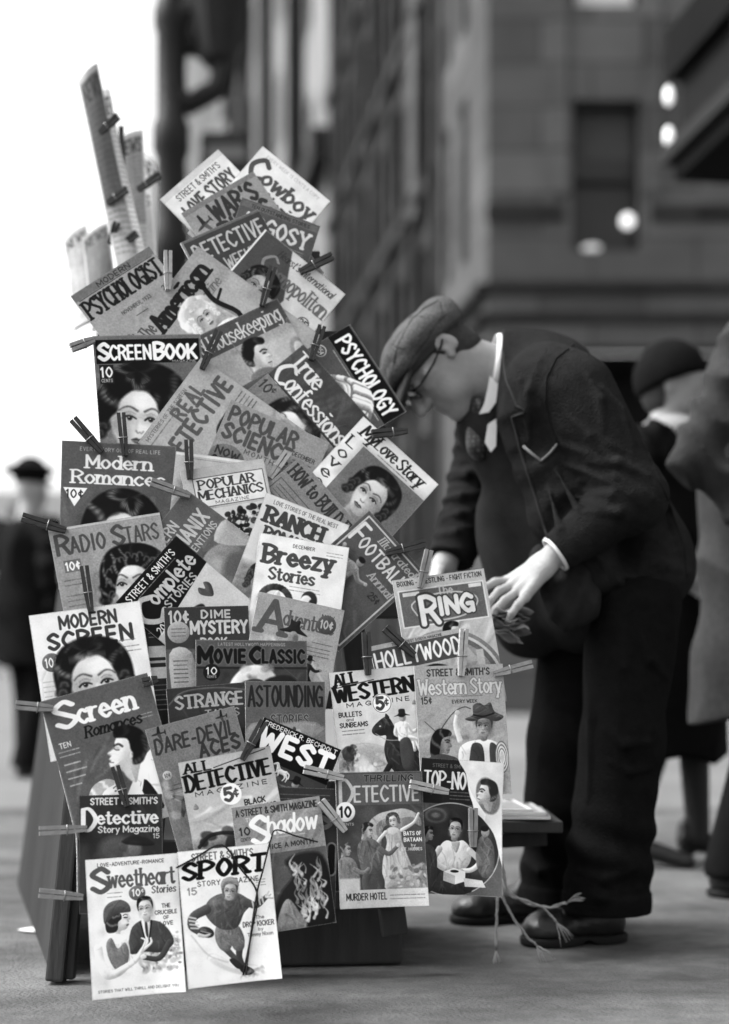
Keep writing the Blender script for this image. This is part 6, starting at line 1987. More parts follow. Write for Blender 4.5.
# axes of the bent head: up (crown), forward (face), side (towards the camera)
HS = 3.18
PXM = F / HS
HO = Q(431, 360, HS)
h_up = np.array([-.88, 0.0, .47]); h_fw = np.array([-.47, 0.0, -.88])
h_sd = np.array([0.0, -1.0, 0.0])
_tw = math.radians(6)
h_fw = n3(h_fw * math.cos(_tw) + h_sd * math.sin(_tw)); h_sd = n3(np.cross(h_up, h_fw)); h_sd = h_sd if h_sd[1] < 0 else -h_sd
HR = np.array([h_fw, h_sd, h_up])


def H(f, s, u): return HO + h_fw * f + h_sd * s + h_up * u


skull = s_union([s_ell(H(-.005, 0, .0), (.096, .074, .092), HR), s_ell(H(.03, 0, -.055), (.058, .058, .062), HR), s_cap(H(.05, .025, -.085), H(.068, 0, -.110), .028, .022), s_cap(H(.05, -.025, -.085), H(.068, 0, -.110), .028, .022)], .03)
face = s_union([skull, s_cap(H(.084, -.03, .02), H(.084, .03, .02), .011), s_cap(H(.088, 0, .008), H(.117, 0, -.036), .008, .0128), s_cap(H(.096, .012, -.040), H(.100, 0, -.040), .0085), s_cap(H(.096, -.012, -.040), H(.100, 0, -.040), .0085),
                s_cap(H(.066, .045, -.022), H(.05, .06, -.012), .014), s_cap(H(.066, -.045, -.022), H(.05, -.06, -.012), .014)], .012)
face = s_union([face, s_cap(H(.086, -.018, -.068), H(.086, .018, -.068), .0075), s_cap(H(.084, -.016, -.080), H(.084, .016, -.080), .0075), s_ell(H(.078, 0, -.108), (.018, .022, .016), HR)], .008)
for sg in (-1, 1):
    face = s_sub(face, s_ell(H(.094, sg * .033, -.002), (.016, .019, .012), HR), .010)
    face = s_union([face, s_ell(H(.077, sg * .032, -.002), (.0125, .0145, .0115), HR)], .003)
face = s_sub(face, s_cap(H(.099, -.022, -.0742), H(.099, .022, -.0742), .0045), .004)


def ear(sg):
    a = s_union([s_ell(H(-.024, sg * .078, -.012), (.020, .008, .032), np.array([n3(h_fw * .93 - h_up * .36), h_sd, n3(h_up * .93 + h_fw * .36 - h_sd * .0)])), s_ell(H(-.010, sg * .074, -.038), (.010, .007, .011), HR)], .008)
    return s_sub(a, s_ell(H(-.018, sg * .090, -.012), (.010, .009, .019), HR), .006)


NB = Q(514, 378, 3.2)
neck = s_cap(H(-.035, 0, -.055), NB, .055, .058)
neck2 = s_cap(H(.0, 0, -.08), NB + np.array([-.02, 0, -.03]), .046, .052)
headneck = s_union([face, neck, neck2], .022)
headneck = s_union([headneck, ear(1), ear(-1)], .005)

# arms and hands
W1 = Q(561, 550, 2.985)
handdir = n3(Q(508, 591, 2.975) - W1)


def hand(wr, knuck, fingers, thumb, rp=.022):
    """wr wrist point, knuck four knuckle points, fingers lists of joints from the knuckle out."""
    k = [np.array(x) for x in knuck]
    parts = [s_cap(wr, (k[0] + k[1]) / 2 * .45 + wr * .55, .026, .021), s_cap(wr, (k[2] + k[3]) / 2 * .45 + wr * .55, .025, .020)]
    for q in k: parts.append(s_cap(wr * .62 + q * .38, q, .0165, .0112))
    palm = s_union(parts, .012)
    fs = []
    for q, js in zip(k, fingers):
        pts = [q] + [np.array(j) for j in js]
        rs = np.linspace(.0102, .0074, len(pts))
        fs.append(s_union([s_cap(pts[i], pts[i + 1], rs[i], rs[i + 1]) for i in range(len(pts) - 1)] + [s_ell(q, (.0118,) * 3)], .004))
    pts = [np.array(j) for j in thumb]
    fs.append(s_union([s_cap(pts[i], pts[i + 1], .0145 - .002 * i, .0125 - .002 * i) for i in range(len(pts) - 1)], .006))
    return palm, fs


kn = [Q(507, 581, 3.03), Q(511, 586, 3.005), Q(517, 592, 2.982), Q(525, 597, 2.962)]
fg = [[Q(495, 582, 3.015), Q(484, 588, 2.99), Q(478, 596, 2.98)], [Q(499, 591, 2.985), Q(491, 600, 2.968), Q(487, 609, 2.965)], [Q(505, 600, 2.958), Q(496, 609, 2.948), Q(492, 617, 2.95)], [Q(518, 605, 2.942), Q(512, 613, 2.938), Q(508, 621, 2.945)]]
th = [Q(540, 575, 3.03), Q(525, 588, 3.06), Q(508, 602, 3.045), Q(497, 612, 3.02)]
palm1, fingers1 = hand(W1, kn, fg, th)
W2 = Q(444, 566, 3.30)
kn2 = [Q(430, 585, 3.24), Q(434, 589, 3.26), Q(439, 592, 3.28), Q(444, 593, 3.30)]
fg2 = [[q + np.array([-.02, -.02, -.03]), q + np.array([-.025, -.03, -.055]), q + np.array([-.02, -.03, -.072])] for q in kn2]
th2 = [Q(440, 572, 3.26), Q(436, 590, 3.22), Q(434, 606, 3.20)]
palm2, fingers2 = hand(W2, kn2, fg2, th2)

SHN, SHF = Q(578, 398, 3.03), Q(492, 408, 3.38)
ELN, ELF = Q(632, 497, 2.99), Q(477, 482, 3.40)
HIP = Q(636, 570, 3.2)
inner = s_union([s_cap(NB, Q(560, 440, 3.2), .075, .085), s_cap(Q(560, 440, 3.2), HIP, .085, .09), s_cap(SHN, ELN, .05, .042), s_cap(ELN, W1, .042, .027), s_cap(SHF, ELF, .05, .042), s_cap(ELF, W2, .042, .027),
                 s_cap(Q(628, 610, 3.1), Q(616, 760, 3.1), .08, .058), s_cap(Q(616, 760, 3.1), Q(606, 905, 3.1), .056, .04), s_cap(Q(590, 610, 3.3), Q(566, 760, 3.3), .08, .058), s_cap(Q(566, 760, 3.3), Q(552, 900, 3.32), .056, .04)], .02)
g1 = s_union([inner, headneck], .02)
body = s_union([g1, palm1, palm2], .012)
_fl = fingers1 + fingers2


def body_f(P):
    d = body(P)
    for fgr in _fl: d = smin(d, fgr(P), .0035)
    return d


LAB = "newsdealer in dark suit, flat cap and spectacles bending over the rack"
man = sdf_mesh('person', body_f, (-.02, 2.8, .02), (.78, 3.52, 1.5), .0032, M_skin, None, 0)
tag(man, LAB, 'person')
man.data.materials.append(M_hand)


def assign(o, slot, test):
    me = o.data
    n = len(me.polygons); c = np.empty(n * 3, np.float32); me.polygons.foreach_get('center', c); c = c.reshape(-1, 3)
    mi = np.empty(n, np.int32); me.polygons.foreach_get('material_index', mi)
    mi[test(c)] = slot; me.polygons.foreach_set('material_index', mi)




assign(man, 1, lambda c: c[:, 2] < .98)

# cropped hair at the nape and temples, as a thin cap of its own
hairf = s_sub(s_union([s_ell(H(-.014, 0, .004), (.0925, .0775, .0945), HR), s_ell(H(-.055, 0, -.050), (.050, .058, .050), HR)], .02), s_union([s_ell(H(.078, 0, -.04), (.10, .11, .115), HR), s_ell(H(-.015, 0, -.128), (.09, .11, .062), HR)], .01), .006)
hair = sdf_mesh('hair', hairf, HO - .15, HO + .15, .004, M_hair, man, 1)

# cap: soft crown, a dark strip painting the shade along its edge, and peak
capn = n3(h_up * .97 - h_fw * .25)
crown_f = s_union([s_ell(H(-.016, 0, .038), (.121, .096, .056), np.array([n3(h_fw + h_up * .18), h_sd, n3(h_up - h_fw * .18)])), s_ell(H(.030, 0, .050), (.070, .082, .040), HR), s_ell(H(-.066, 0, .016), (.056, .080, .052), HR)], .03)


def crown_w(P):
    d = crown_f(P)
    q = (P - HO.astype(np.float32))
    f, u, s = q @ h_fw.astype(np.float32), q @ h_up.astype(np.float32), q @ h_sd.astype(np.float32)
    rg = lambda x: 1 - 2 * np.abs(np.sin(x))
    d = d + .0035 * rg(f * 26 + 14 * s + .9 * np.sin(u * 40)) * np.exp(-((u - .05) / .05) ** 2) + .0042 * rg(s * 30 - f * 16 + 1) + .0012 * np.sin(s * 90 + f * 60)
    return d


lowcut = s_plane(H(.0, 0, .010), -n3(h_up - h_fw * .27))
cap_f = s_and(crown_w, lowcut, .008)
cap = sdf_mesh('cap', cap_f, HO - .2, HO + .2, .004, M_cap, man, 1)
edge_shade_f = s_and(s_and(s_ell(H(-.008, 0, .016), (.108, .085, .06), HR), s_plane(H(0, 0, -.004), -n3(h_up - h_fw * .27)), .003), s_plane(H(0, 0, .022), n3(h_up - h_fw * .27)), .003)
sdf_mesh('cap_edge_shade', edge_shade_f, HO - .2, HO + .2, .0035, M_peak_shade, man, 1)
seam = MB()
for phi in (-.9, 0, .9):
    pts = []
    for t in np.linspace(0.35, 2.6, 14):
        d0 = n3(h_fw * math.cos(t) + h_up * math.sin(t) * math.cos(phi) + h_sd * math.sin(t) * math.sin(phi))
        p_ = H(-.01, 0, .035); 
        r_ = .0
        for _ in range(60):
            v_ = float(cap_f((p_ + d0 * r_)[None].astype(np.float32))[0])
            if v_ > -.0008: break
            r_ += max(.0008, -v_ * .7)
        pts.append(p_ + d0 * (r_ + .0002))
    seam.tube(pts, .0009, 6)
for path in (((391, 344), (399, 348), (408, 349)), ((404, 319), (414, 316), (426, 317)), ((449, 312), (436, 324), (428, 338), (414, 356), (404, 376)), ((438, 301), (424, 308), (410, 322), (398, 344), (392, 370)), ((440, 302), (442, 312), (438, 326))):
    pts = []
    for (x0, y0), (x1, y1) in zip(path[:-1], path[1:]):
        for t in (0, .25, .5, .75):
            h_ = march(cap_f, x0 + (x1 - x0) * t, y0 + (y1 - y0) * t)
            if h_ is not None: pts.append(h_)
    if len(pts) > 2: seam.tube(pts, .0011, 6)
seam.build('cap_seam', M_peak_shade, cap, True)
peak_f = s_and(s_sub(s_ell(H(.090, 0, .020), (.064, .078, .017), np.array([n3(h_fw - h_up * .25), h_sd, n3(h_up + h_fw * .25)])), s_ell(H(.083, 0, .003), (.064, .074, .016), np.array([n3(h_fw - h_up * .25), h_sd, n3(h_up + h_fw * .25)])), .002), s_plane(H(.055, 0, 0), -h_fw), .003)
sdf_mesh('cap_peak', peak_f, HO - .2, HO + .2, .003, M_peak_shade, man, 1)

# wire spectacles
gp = MB()
for sg in (-1, 1):
    cc = H(.100, sg * .033, -.006); pts = [cc + (h_sd * math.cos(t) * .021 + (h_up * .9 + h_fw * .2) * math.sin(t) * .019) for t in np.linspace(0, 2 * math.pi, 25)]
    gp.tube(pts, .0020, 6)
    gp.tube([cc + h_sd * sg * .021 + h_up * .004, H(.085, sg * .066, -.010), H(.03, sg * .080, -.014), H(-.012, sg * .085, -.010), H(-.026, sg * .084, -.006)], .0026, 6)
gp.tube([H(.101, -.013, -.004), H(.107, 0, .0), H(.101, .013, -.004)], .0012, 6)
spec = gp.build('spectacles', M_gold, man, True)
M_lens = bpy.data.materials.new("spectacle_glass"); M_lens.use_nodes = True
_b = M_lens.node_tree.nodes['Principled BSDF']; _b.inputs['Transmission Weight'].default_value = 1; _b.inputs['Roughness'].default_value = .02; _b.inputs['IOR'].default_value = 1.45
for sg in (-1, 1):
    cc = H(.1002, sg * .033, -.006); lm = MB()
    ring = [cc + (h_sd * math.cos(t) * .0198 + (h_up * .9 + h_fw * .2) * math.sin(t) * .0178) for t in np.linspace(0, 2 * math.pi, 24, endpoint=False)]
    ln = n3(np.cross(ring[0] - cc, ring[6] - cc)) * .0008
    lm.add([p_ - ln for p_ in ring] + [p_ + ln for p_ in ring], [tuple(range(23, -1, -1)), tuple(range(24, 48))] + [(i, (i + 1) % 24, (i + 1) % 24 + 24, i + 24) for i in range(24)])
    lm.build('lens', M_lens, spec)


# suit jacket
def fold(P, a, b, amp, n, tw=0.0, c0=.5, wd=.4):
    a = np.array(a, np.float32); b = np.array(b, np.float32); ba = b - a; L = float(np.linalg.norm(ba)); ba /= L
    q = P - a; t = q @ ba / L
    r = q - (q @ ba)[:, None] * ba
    s = r[:, 0] * 14 + r[:, 2] * 9 + r[:, 1] * 6
    near = np.exp(-np.maximum(0, np.linalg.norm(r, axis=1) - .10) ** 2 / .0008)
    w_ = np.exp(-((t - c0) / wd) ** 2) * near
    ph = t * n * 3.14 + tw * .6 * s + .9 * np.sin(s * 1.7) + .6 * np.sin(t * 9 + s * 2.3)
    return amp * w_ * (1.1 - 2.2 * np.abs(np.sin(ph)) ** .8 + .7 * (1 - 2 * np.abs(np.sin(t * n * 5.3 - tw * s * .7 + 1))))


torso = s_union([s_cap(Q(548, 388, 3.06), Q(532, 388, 3.33), .098, .092), s_cap(Q(540, 393, 3.2), Q(632, 551, 3.2), .124, .130), s_ell(Q(643, 574, 3.2), (.106, .172, .092)), s_cap(Q(503, 374, 3.2), Q(545, 396, 3.2), .099, .118)], .06)
slN = s_union([s_cap(Q(572, 396, 3.04), ELN, .096, .073), s_cap(ELN, Q(560, 551, 2.985), .072, .045)], .028)
slF = s_union([s_cap(SHF, ELF, .085, .066), s_cap(ELF, Q(451, 560, 3.31), .066, .055)], .028)
hem = s_plane(Q(640, 612, 3.2), (.12, 0, -1))
torso_c = s_and(torso, hem, .012)
torso_c = s_and(torso_c, s_plane(Q(497, 366, 3.2), (-1, 0, .10)), .008)
cuffN = s_plane(Q(556, 553, 2.985), n3(W1 - ELN)); cuffF = s_plane(Q(452, 561, 3.31), n3(W2 - ELF))
slN_c = s_and(slN, cuffN, .004); slF_c = s_and(slF, cuffF, .004)
frontcut = s_cap(Q(468, 470, 3.15), Q(540, 612, 3.05), .050, .066)
neckhole = s_cap(Q(470, 370, 3.2), Q(512, 374, 3.2), .086, .070)


panel = s_union([s_cap(Q(525, 415, 3.075), Q(560, 480, 3.06), .060, .055), s_cap(Q(560, 480, 3.06), Q(600, 575, 3.055), .055, .050), s_cap(Q(520, 440, 3.08), Q(548, 520, 3.07), .036, .034), s_cap(Q(548, 520, 3.07), Q(572, 572, 3.06), .034, .022)], .03)


def jacket_f(P):
    t = torso_c(P)
    t = -smin(-t, frontcut(P), .015)
    t = smin(t, panel(P) - .002 * np.sin(P[:, 0] * 50 + P[:, 2] * 22), .035)
    t = -smin(-t, neckhole(P), .008)
    t = t - fold(P, Q(520, 390, 3.1), Q(640, 580, 3.1), .0045, 4.2, .5, .55, .5)
    a = slN_c(P) - fold(P, ELN + np.array([-.02, 0, .1]), W1, .0026, 6.0, 1.0, .32, .26) - fold(P, SHN, ELN, .0014, 2.6, 1.0, .8, .3)
    b = slF_c(P) - fold(P, SHF, W2, .0028, 7.5, 1.2, .55, .45)
    d = smin(t, a, .022)
    return smin(d, b, .020)


FOLDS = [((588, 462), (618, 462), (648, 476)), ((580, 480), (616, 478), (654, 498)), ((574, 498), (612, 494), (650, 520)), ((586, 512), (620, 512), (642, 530)), ((570, 418), (590, 436), (600, 452)), ((602, 388), (622, 410), (632, 440)), ((588, 376), (600, 400), (604, 430)),
         ((556, 470), (578, 510), (588, 545)), ((548, 488), (560, 530), (574, 556)), ((640, 556), (664, 566), (690, 572)), ((606, 570), (636, 578), (668, 594)), ((596, 556), (618, 580), (640, 602)), ((655, 470), (668, 510), (680, 552)), ((520, 380), (526, 410), (530, 440)), ((540, 360), (530, 390), (528, 420)),
         ((446, 500), (462, 496), (484, 500)), ((442, 520), (460, 514), (482, 520)), ((438, 538), (456, 532), (478, 540)), ((452, 478), (468, 474), (488, 478)), ((470, 440), (476, 460), (478, 486))]
_fc = []
for k_, fl_ in enumerate(FOLDS):
    hp = [march(jacket_f, x, y) for x, y in fl_]
    if all(h is not None for h in hp):
        r_ = .0105 if k_ % 3 else .0135
        _fc.append(s_union([s_cap(hp[0], hp[1], r_ * .35, r_), s_cap(hp[1], hp[2], r_, r_ * .3)], .004))
jacket_base = jacket_f


def jacket_f(P):
    d = jacket_base(P)
    for g in _fc: d = smin(d, g(P) + .002, .011)
    return d


jacket = sdf_mesh('jacket', jacket_f, (.12, 2.82, .6), (.84, 3.54, 1.42), .0042, M_suit, man, 1)

# trousers
lgN = s_union([s_cap(Q(632, 606, 3.12), Q(620, 740, 3.1), .106, .092), s_cap(Q(620, 740, 3.1), Q(604, 925, 3.1), .092, .096)], .03)
lgF = s_union([s_cap(Q(592, 606, 3.29), Q(568, 740, 3.3), .112, .092), s_cap(Q(568, 740, 3.3), Q(553, 920, 3.32), .092, .090)], .03)
seat = s_ell(Q(628, 600, 3.2), (.108, .145, .09))
zN, zF = Q(0, 911, 3.1)[2], Q(0, 903, 3.32)[2]


def trouser_f(P):
    a = lgN(P); b = lgF(P)
    z = P[:, 2]
    brk = lambda z0: .006 * np.sin((z - z0) * 70 + P[:, 0] * 22) * np.exp(-((z - z0 - .14) / .09) ** 2)
    rg = lambda x: 1 - 2 * np.abs(np.sin(x))
    a = a - brk(zN) - .005 * rg(P[:, 0] * 24 + z * 5 + np.sin(z * 6)) * np.clip((z - .1) * 3, 0, 1) - .004 * rg(z * 9 + P[:, 0] * 14) * np.exp(-((z - .52) / .14) ** 2)
    b = b - brk(zF) - .005 * rg(P[:, 0] * 24 + z * 4 + 1 + np.sin(z * 7))
    a = a - .0045 * ((z < zN + .045)); b = b - .0045 * ((z < zF + .045))
    a = np.maximum(a, zN - z); b = np.maximum(b, zF - z)
    d = smin(smin(a, seat(P), .05), b, .008)
    return d


_tc = []
for k_, fl_ in enumerate([((586, 640), (592, 720), (588, 800)), ((640, 690), (652, 730), (646, 770)), ((604, 730), (626, 744), (650, 742)), ((610, 762), (630, 772), (652, 768)), ((580, 872), (606, 880), (636, 868)), ((572, 892), (600, 898), (640, 888)), ((640, 630), (650, 660), (668, 680)), ((600, 640), (624, 668), (640, 700)), ((530, 700), (540, 760), (534, 820)), ((524, 862), (540, 872), (556, 868))]):
    hp = [march(trouser_f, x, y) for x, y in fl_]
    if all(h is not None for h in hp):
        r_ = .011 if k_ % 2 else .014
        _tc.append(s_union([s_cap(hp[0], hp[1], r_ * .35, r_), s_cap(hp[1], hp[2], r_, r_ * .3)], .004))


def trouser_g(P):
    d = trouser_f(P)
    for g in _tc: d = smin(d, g(P) + .002, .012)
    return np.maximum(d, min(zN, zF) - P[:, 2])


sdf_mesh('trousers', trouser_g, (.22, 2.92, .03), (.88, 3.5, .98), .0046, M_trouser, man, 1)

# apron pouch and dark front under the jacket
pouch = s_union([s_ell(Q(572, 596, 3.05), (.066, .05, .075)), s_cap(Q(552, 560, 3.08), Q(590, 560, 3.08), .045, .05)], .03)
pouch_f = lambda P: pouch(P) + .006 * np.sin(P[:, 0] * 75 + P[:, 2] * 32) + .003 * np.sin(P[:, 0] * 150 - P[:, 2] * 60)
sdf_mesh('apron_pouch', pouch_f, Q(520, 650, 3.1) - (0, .2, 0), Q(630, 520, 3.1) + (0, .15, 0), .004, M_apron, man, 1)
vest = s_union([s_cap(Q(512, 520, 3.24), Q(528, 625, 3.24), .088, .080), s_cap(Q(492, 430, 3.2), Q(560, 520, 3.2), .082, .11), s_cap(Q(560, 520, 3.2), Q(590, 600, 3.2), .11, .13)], .03)
vest_f = lambda P: vest(P) + .003 * np.sin(P[:, 0] * 40 + P[:, 2] * 50)
sdf_mesh('apron', vest_f, (.15, 3.0, .6), (.75, 3.45, 1.25), .005, M_apron, man, 1)

# shirt collar, shirt front, tie, cuff, pocket edging
ax_n = np.array([-.99, 0, .12]); ax_n = n3(ax_n)
cu, cv_ = h_sd * 1.0, n3(np.cross(ax_n, h_sd))
cm = MB(); n_ = 28
ringc = Q(495, 369, 3.2)
vv = []
for t in np.linspace(0, 2 * math.pi, n_, endpoint=False):
    r0 = ringc + (cu * math.cos(t) * .083 + cv_ * math.sin(t) * .076)
    for off, rad in ((.010, 1.0), (.004, 1.04), (-.022, 1.10), (-.024, 1.02)):
        vv.append(ringc + (r0 - ringc) * rad + ax_n * off)
ff = [(i * 4 + j, ((i + 1) % n_) * 4 + j, ((i + 1) % n_) * 4 + (j + 1) % 4, i * 4 + (j + 1) % 4) for i in range(n_) for j in range(4)]
cm.add(vv, ff); cm.build('shirt_collar', M_shirt, man, True)


def strip(name, px, m, Y, w=.012, th=.004, parent=man):
    b = MB(); pts = spline(np.array([Q(x, y, Y) for x, y in px]), False, 5)
    for i in range(len(pts) - 1): b.bar(pts[i], pts[i + 1], w, th, up=(0, -1, 0))
    return b.build(name, m, parent)


def patch(name, poly, Y, m, th=.006, parent=man):
    a = [Q(x, y, Y) for x, y in poly]; n0 = len(a)
    v = a + [p_ + np.array([0, th, 0]) for p_ in a]
    f = [tuple(range(n0)), tuple(range(2 * n0 - 1, n0 - 1, -1))] + [((i + 1) % n0, i, i + n0, (i + 1) % n0 + n0) for i in range(n0)]
    o = pymesh(name, v, f, m, parent)
    bm = bmesh.new(); bm.from_mesh(o.data); bmesh.ops.recalc_face_normals(bm, faces=bm.faces); bm.to_mesh(o.data); bm.free()
    return o


tie_f = s_union([s_ell(Q(480, 406, 3.16), (.024, .03, .022)), s_cap(Q(478, 412, 3.16), Q(480, 446, 3.16), .026, .034)], .012)
sdf_mesh('neck_scarf', lambda P: tie_f(P) + .003 * np.sin(P[:, 0] * 130 + P[:, 2] * 60), Q(440, 480, 3.16) - (0, .1, 0), Q(505, 385, 3.16) + (0, .1, 0), .004, M_tie, man, 1)
patch('collar_point', [(490, 376), (498, 384), (496, 402), (489, 412), (479, 414), (484, 404), (487, 392)], 3.105, M_shirt, .006)
patch('shirt_front', [(488, 424), (497, 418), (496, 446), (491, 452), (485, 442)], 3.10, M_shirt, .006)
cfm = MB(); cc = Q(556.5, 553.5, 2.985); ca = n3(W1 - ELN); c1 = n3(np.cross(ca, (0, 1, 0))); c2 = np.cross(ca, c1)
vv = []
for t in np.linspace(0, 2 * math.pi, 24, endpoint=False):
    r_ = c1 * math.cos(t) + c2 * math.sin(t)
    for off, rad in ((-.008, .0425), (.0065, .0410), (.0065, .038), (-.008, .038)): vv.append(cc + ca * off + r_ * rad)
ff = [(i * 4 + j, ((i + 1) % 24) * 4 + j, ((i + 1) % 24) * 4 + (j + 1) % 4, i * 4 + (j + 1) % 4) for i in range(24) for j in range(4)]
cfm.add(vv, ff); cfm.build('shirt_cuff', M_shirt, man, True)
pk = MB()
for seg in (((523, 446), (532, 454), (541, 461)), ((541, 461), (550, 453), (557, 444))):
    hits = [march(jacket_f, x, y) for x, y in seg]
    hits = [h for h in hits if h is not None]
    if len(hits) > 1: pk.tube([h - np.array([0, .002, 0]) for h in hits], .003, 6)
if pk.v: pk.build('pocket_edging', mat("pocket_piping", .16, .8), man, True)
lp_ = [march(jacket_f, x, y) for x, y in ((516, 405), (523, 410), (531, 416))]
if all(h is not None for h in lp_):
    b = MB(); b.tube([h - np.array([0, .001, 0]) for h in lp_], .0022, 6); b.build('lapel_buttonhole', M_apron, man, True)


def ridge(name, path, r, m):
    pts = []
    for (x0, y0), (x1, y1) in zip(path[:-1], path[1:]):
        n_ = max(2, int(math.hypot(x1 - x0, y1 - y0) / 7))
        for t in np.arange(n_) / n_:
            h_ = march(jacket_f, x0 + (x1 - x0) * t, y0 + (y1 - y0) * t)
            if h_ is not None: pts.append(h_ - np.array([0, r * .15, 0]))
    if len(pts) > 2:
        b = MB(); b.tube(pts, r, 6); return b.build(name, m, man, True)


M_ridge = mat("wool_edge", .026, .95, .25, 60)
ridge('lapel', [(502, 350), (506, 380), (516, 404), (524, 413)], .0028, M_ridge)
ridge('lapel', [(524, 413), (512, 417), (520, 450), (536, 500), (552, 552)], .0030, M_ridge)
ridge('armhole_seam', [(573, 345), (556, 358), (546, 378), (545, 404), (552, 430), (562, 452)], .0024, M_suit)
ridge('back_seam', [(648, 452), (668, 500), (684, 548), (688, 585)], .0022, M_suit)


def shoe(parent, heel, toe, w, h, label=None, lace=True, mm=None):
    heel, toe = np.array(heel, float), np.array(toe, float); heel[2] = toe[2] = 0
    d = n3(toe - heel); L = np.linalg.norm(toe - heel); s = np.array([-d[1], d[0], 0]); up = np.array([0, 0, 1.0])
    R = np.array([d, s, up])
    P_ = lambda a, b, c: heel + d * a * L + s * b + up * c
    f = s_union([s_ell(P_(.80, 0, .030), (.20 * L, w * .52, h * .46), R), s_ell(P_(.24, 0, .045), (.24 * L, w * .42, h * .62), R), s_cap(P_(.3, 0, .05), P_(.75, 0, .035), w * .40, w * .38), s_cap(P_(.24, 0, .06), P_(.22, 0, .13), w * .36, w * .36)], .03)
    f = s_and(f, s_plane((0, 0, .022), (0, 0, -1)), .004)
    fw = lambda P: f(P) - .002 * np.sin(((P - heel.astype(np.float32)) @ d.astype(np.float32)) * 120) * np.exp(-((((P - heel.astype(np.float32)) @ d.astype(np.float32)) / L - .62) / .12) ** 2)
    lo = np.minimum(heel, toe) - .1; hi = np.maximum(heel, toe) + .1; hi[2] = .2; lo[2] = 0
    sh = sdf_mesh('shoe', fw, lo, hi, .004, mm or M_leather, parent, 1)
    sf = s_union([s_ell(P_(.74, 0, .012), (.28 * L, w * .56, .05), R), s_ell(P_(.22, 0, .012), (.24 * L, w * .46, .05), R), s_cap(P_(.25, 0, .012), P_(.7, 0, .012), w * .36)], .02)
    sf = s_and(s_and(sf, s_plane((0, 0, .021), (0, 0, 1)), .001), s_plane((0, 0, .001), (0, 0, -1)), .001)
    sf2 = s_sub(sf, s_and(s_cap(P_(.42, -.1, -.004), P_(.42, .1, -.004), .014), s_plane((0, 0, .3), (0, 0, 1))), .002)
    sdf_mesh('sole', sf2, lo - .01, hi, .0035, M_sole, sh, 0)
    if lace:
        b = MB()
        for k in range(4):
            pts = []
            for u in np.linspace(-1, 1, 9):
                a = .44 + .06 * k; p0 = P_(a + .02 * abs(u), u * .026, .14)
                z = .14
                for _ in range(60):
                    v_ = float(fw(np.array([[p0[0], p0[1], z]], np.float32))[0])
                    if v_ < .001: break
                    z -= max(.0007, v_ * .6)
                pts.append(np.array([p0[0], p0[1], z + .001]))
            b.tube(pts, .0021, 6)
        b.build('laces', M_lace, sh, True)
    return sh


gy = lambda py: CH * F / (py - HY)
yN = gy(944)
shoe(man, (Q(628, 0, yN)[0], yN + .04, 0), (Q(523, 0, yN - .02)[0], yN - .02, 0), .098, .085)
yF = gy(922)
shoe(man, (Q(562, 0, yF)[0], yF + .03, 0), (Q(452, 0, yF - .02)[0], yF - .02, 0), .098, .085, lace=False)

# crumpled papers in the dealer's grip
cb = empty('paper_bundle', Q(508, 620, 2.99), "crumpled bundle of small papers under the dealer's fingers", 'paper bundle')
rb = random.Random(5)
for k in range(9):
    c_ = Q(505 + rb.uniform(-3, 6), 612 + k * 2.8, 2.985 + rb.uniform(-.012, .012))
    w_, d_ = rb.uniform(.028, .045), rb.uniform(.03, .05)
    a0 = rb.uniform(-.5, .5); V = []
    for j in range(5):
        for i in range(7):
            u, v = i / 6 * 2 - 1, j / 4 * 2 - 1
            x, y = u * w_, v * d_
            V.append(c_ + np.array([x * math.cos(a0) - y * math.sin(a0), x * math.sin(a0) + y * math.cos(a0), .006 * math.sin(u * 4 + k) + .004 * math.sin(v * 5 + k * 2) - .004 * u * k * .4]))
    n0 = len(V); V += [p_ - np.array([0, 0, .0012]) for p_ in V]
    Fq = [(j * 7 + i, j * 7 + i + 1, (j + 1) * 7 + i + 1, (j + 1) * 7 + i) for j in range(4) for i in range(6)]
    rg = list(range(7)) + [j * 7 + 6 for j in range(1, 5)] + [28 + i for i in range(5, -1, -1)] + [j * 7 for j in range(3, 0, -1)]
    Fq = Fq + [tuple(reversed([q_ + n0 for q_ in f])) for f in Fq] + [(rg[(i + 1) % len(rg)], rg[i], rg[i] + n0, rg[(i + 1) % len(rg)] + n0) for i in range(len(rg))]
    pymesh('paper', V, Fq, mat("worn_paper", rb.uniform(.12, .3), .9, .3, 60), cb, True)


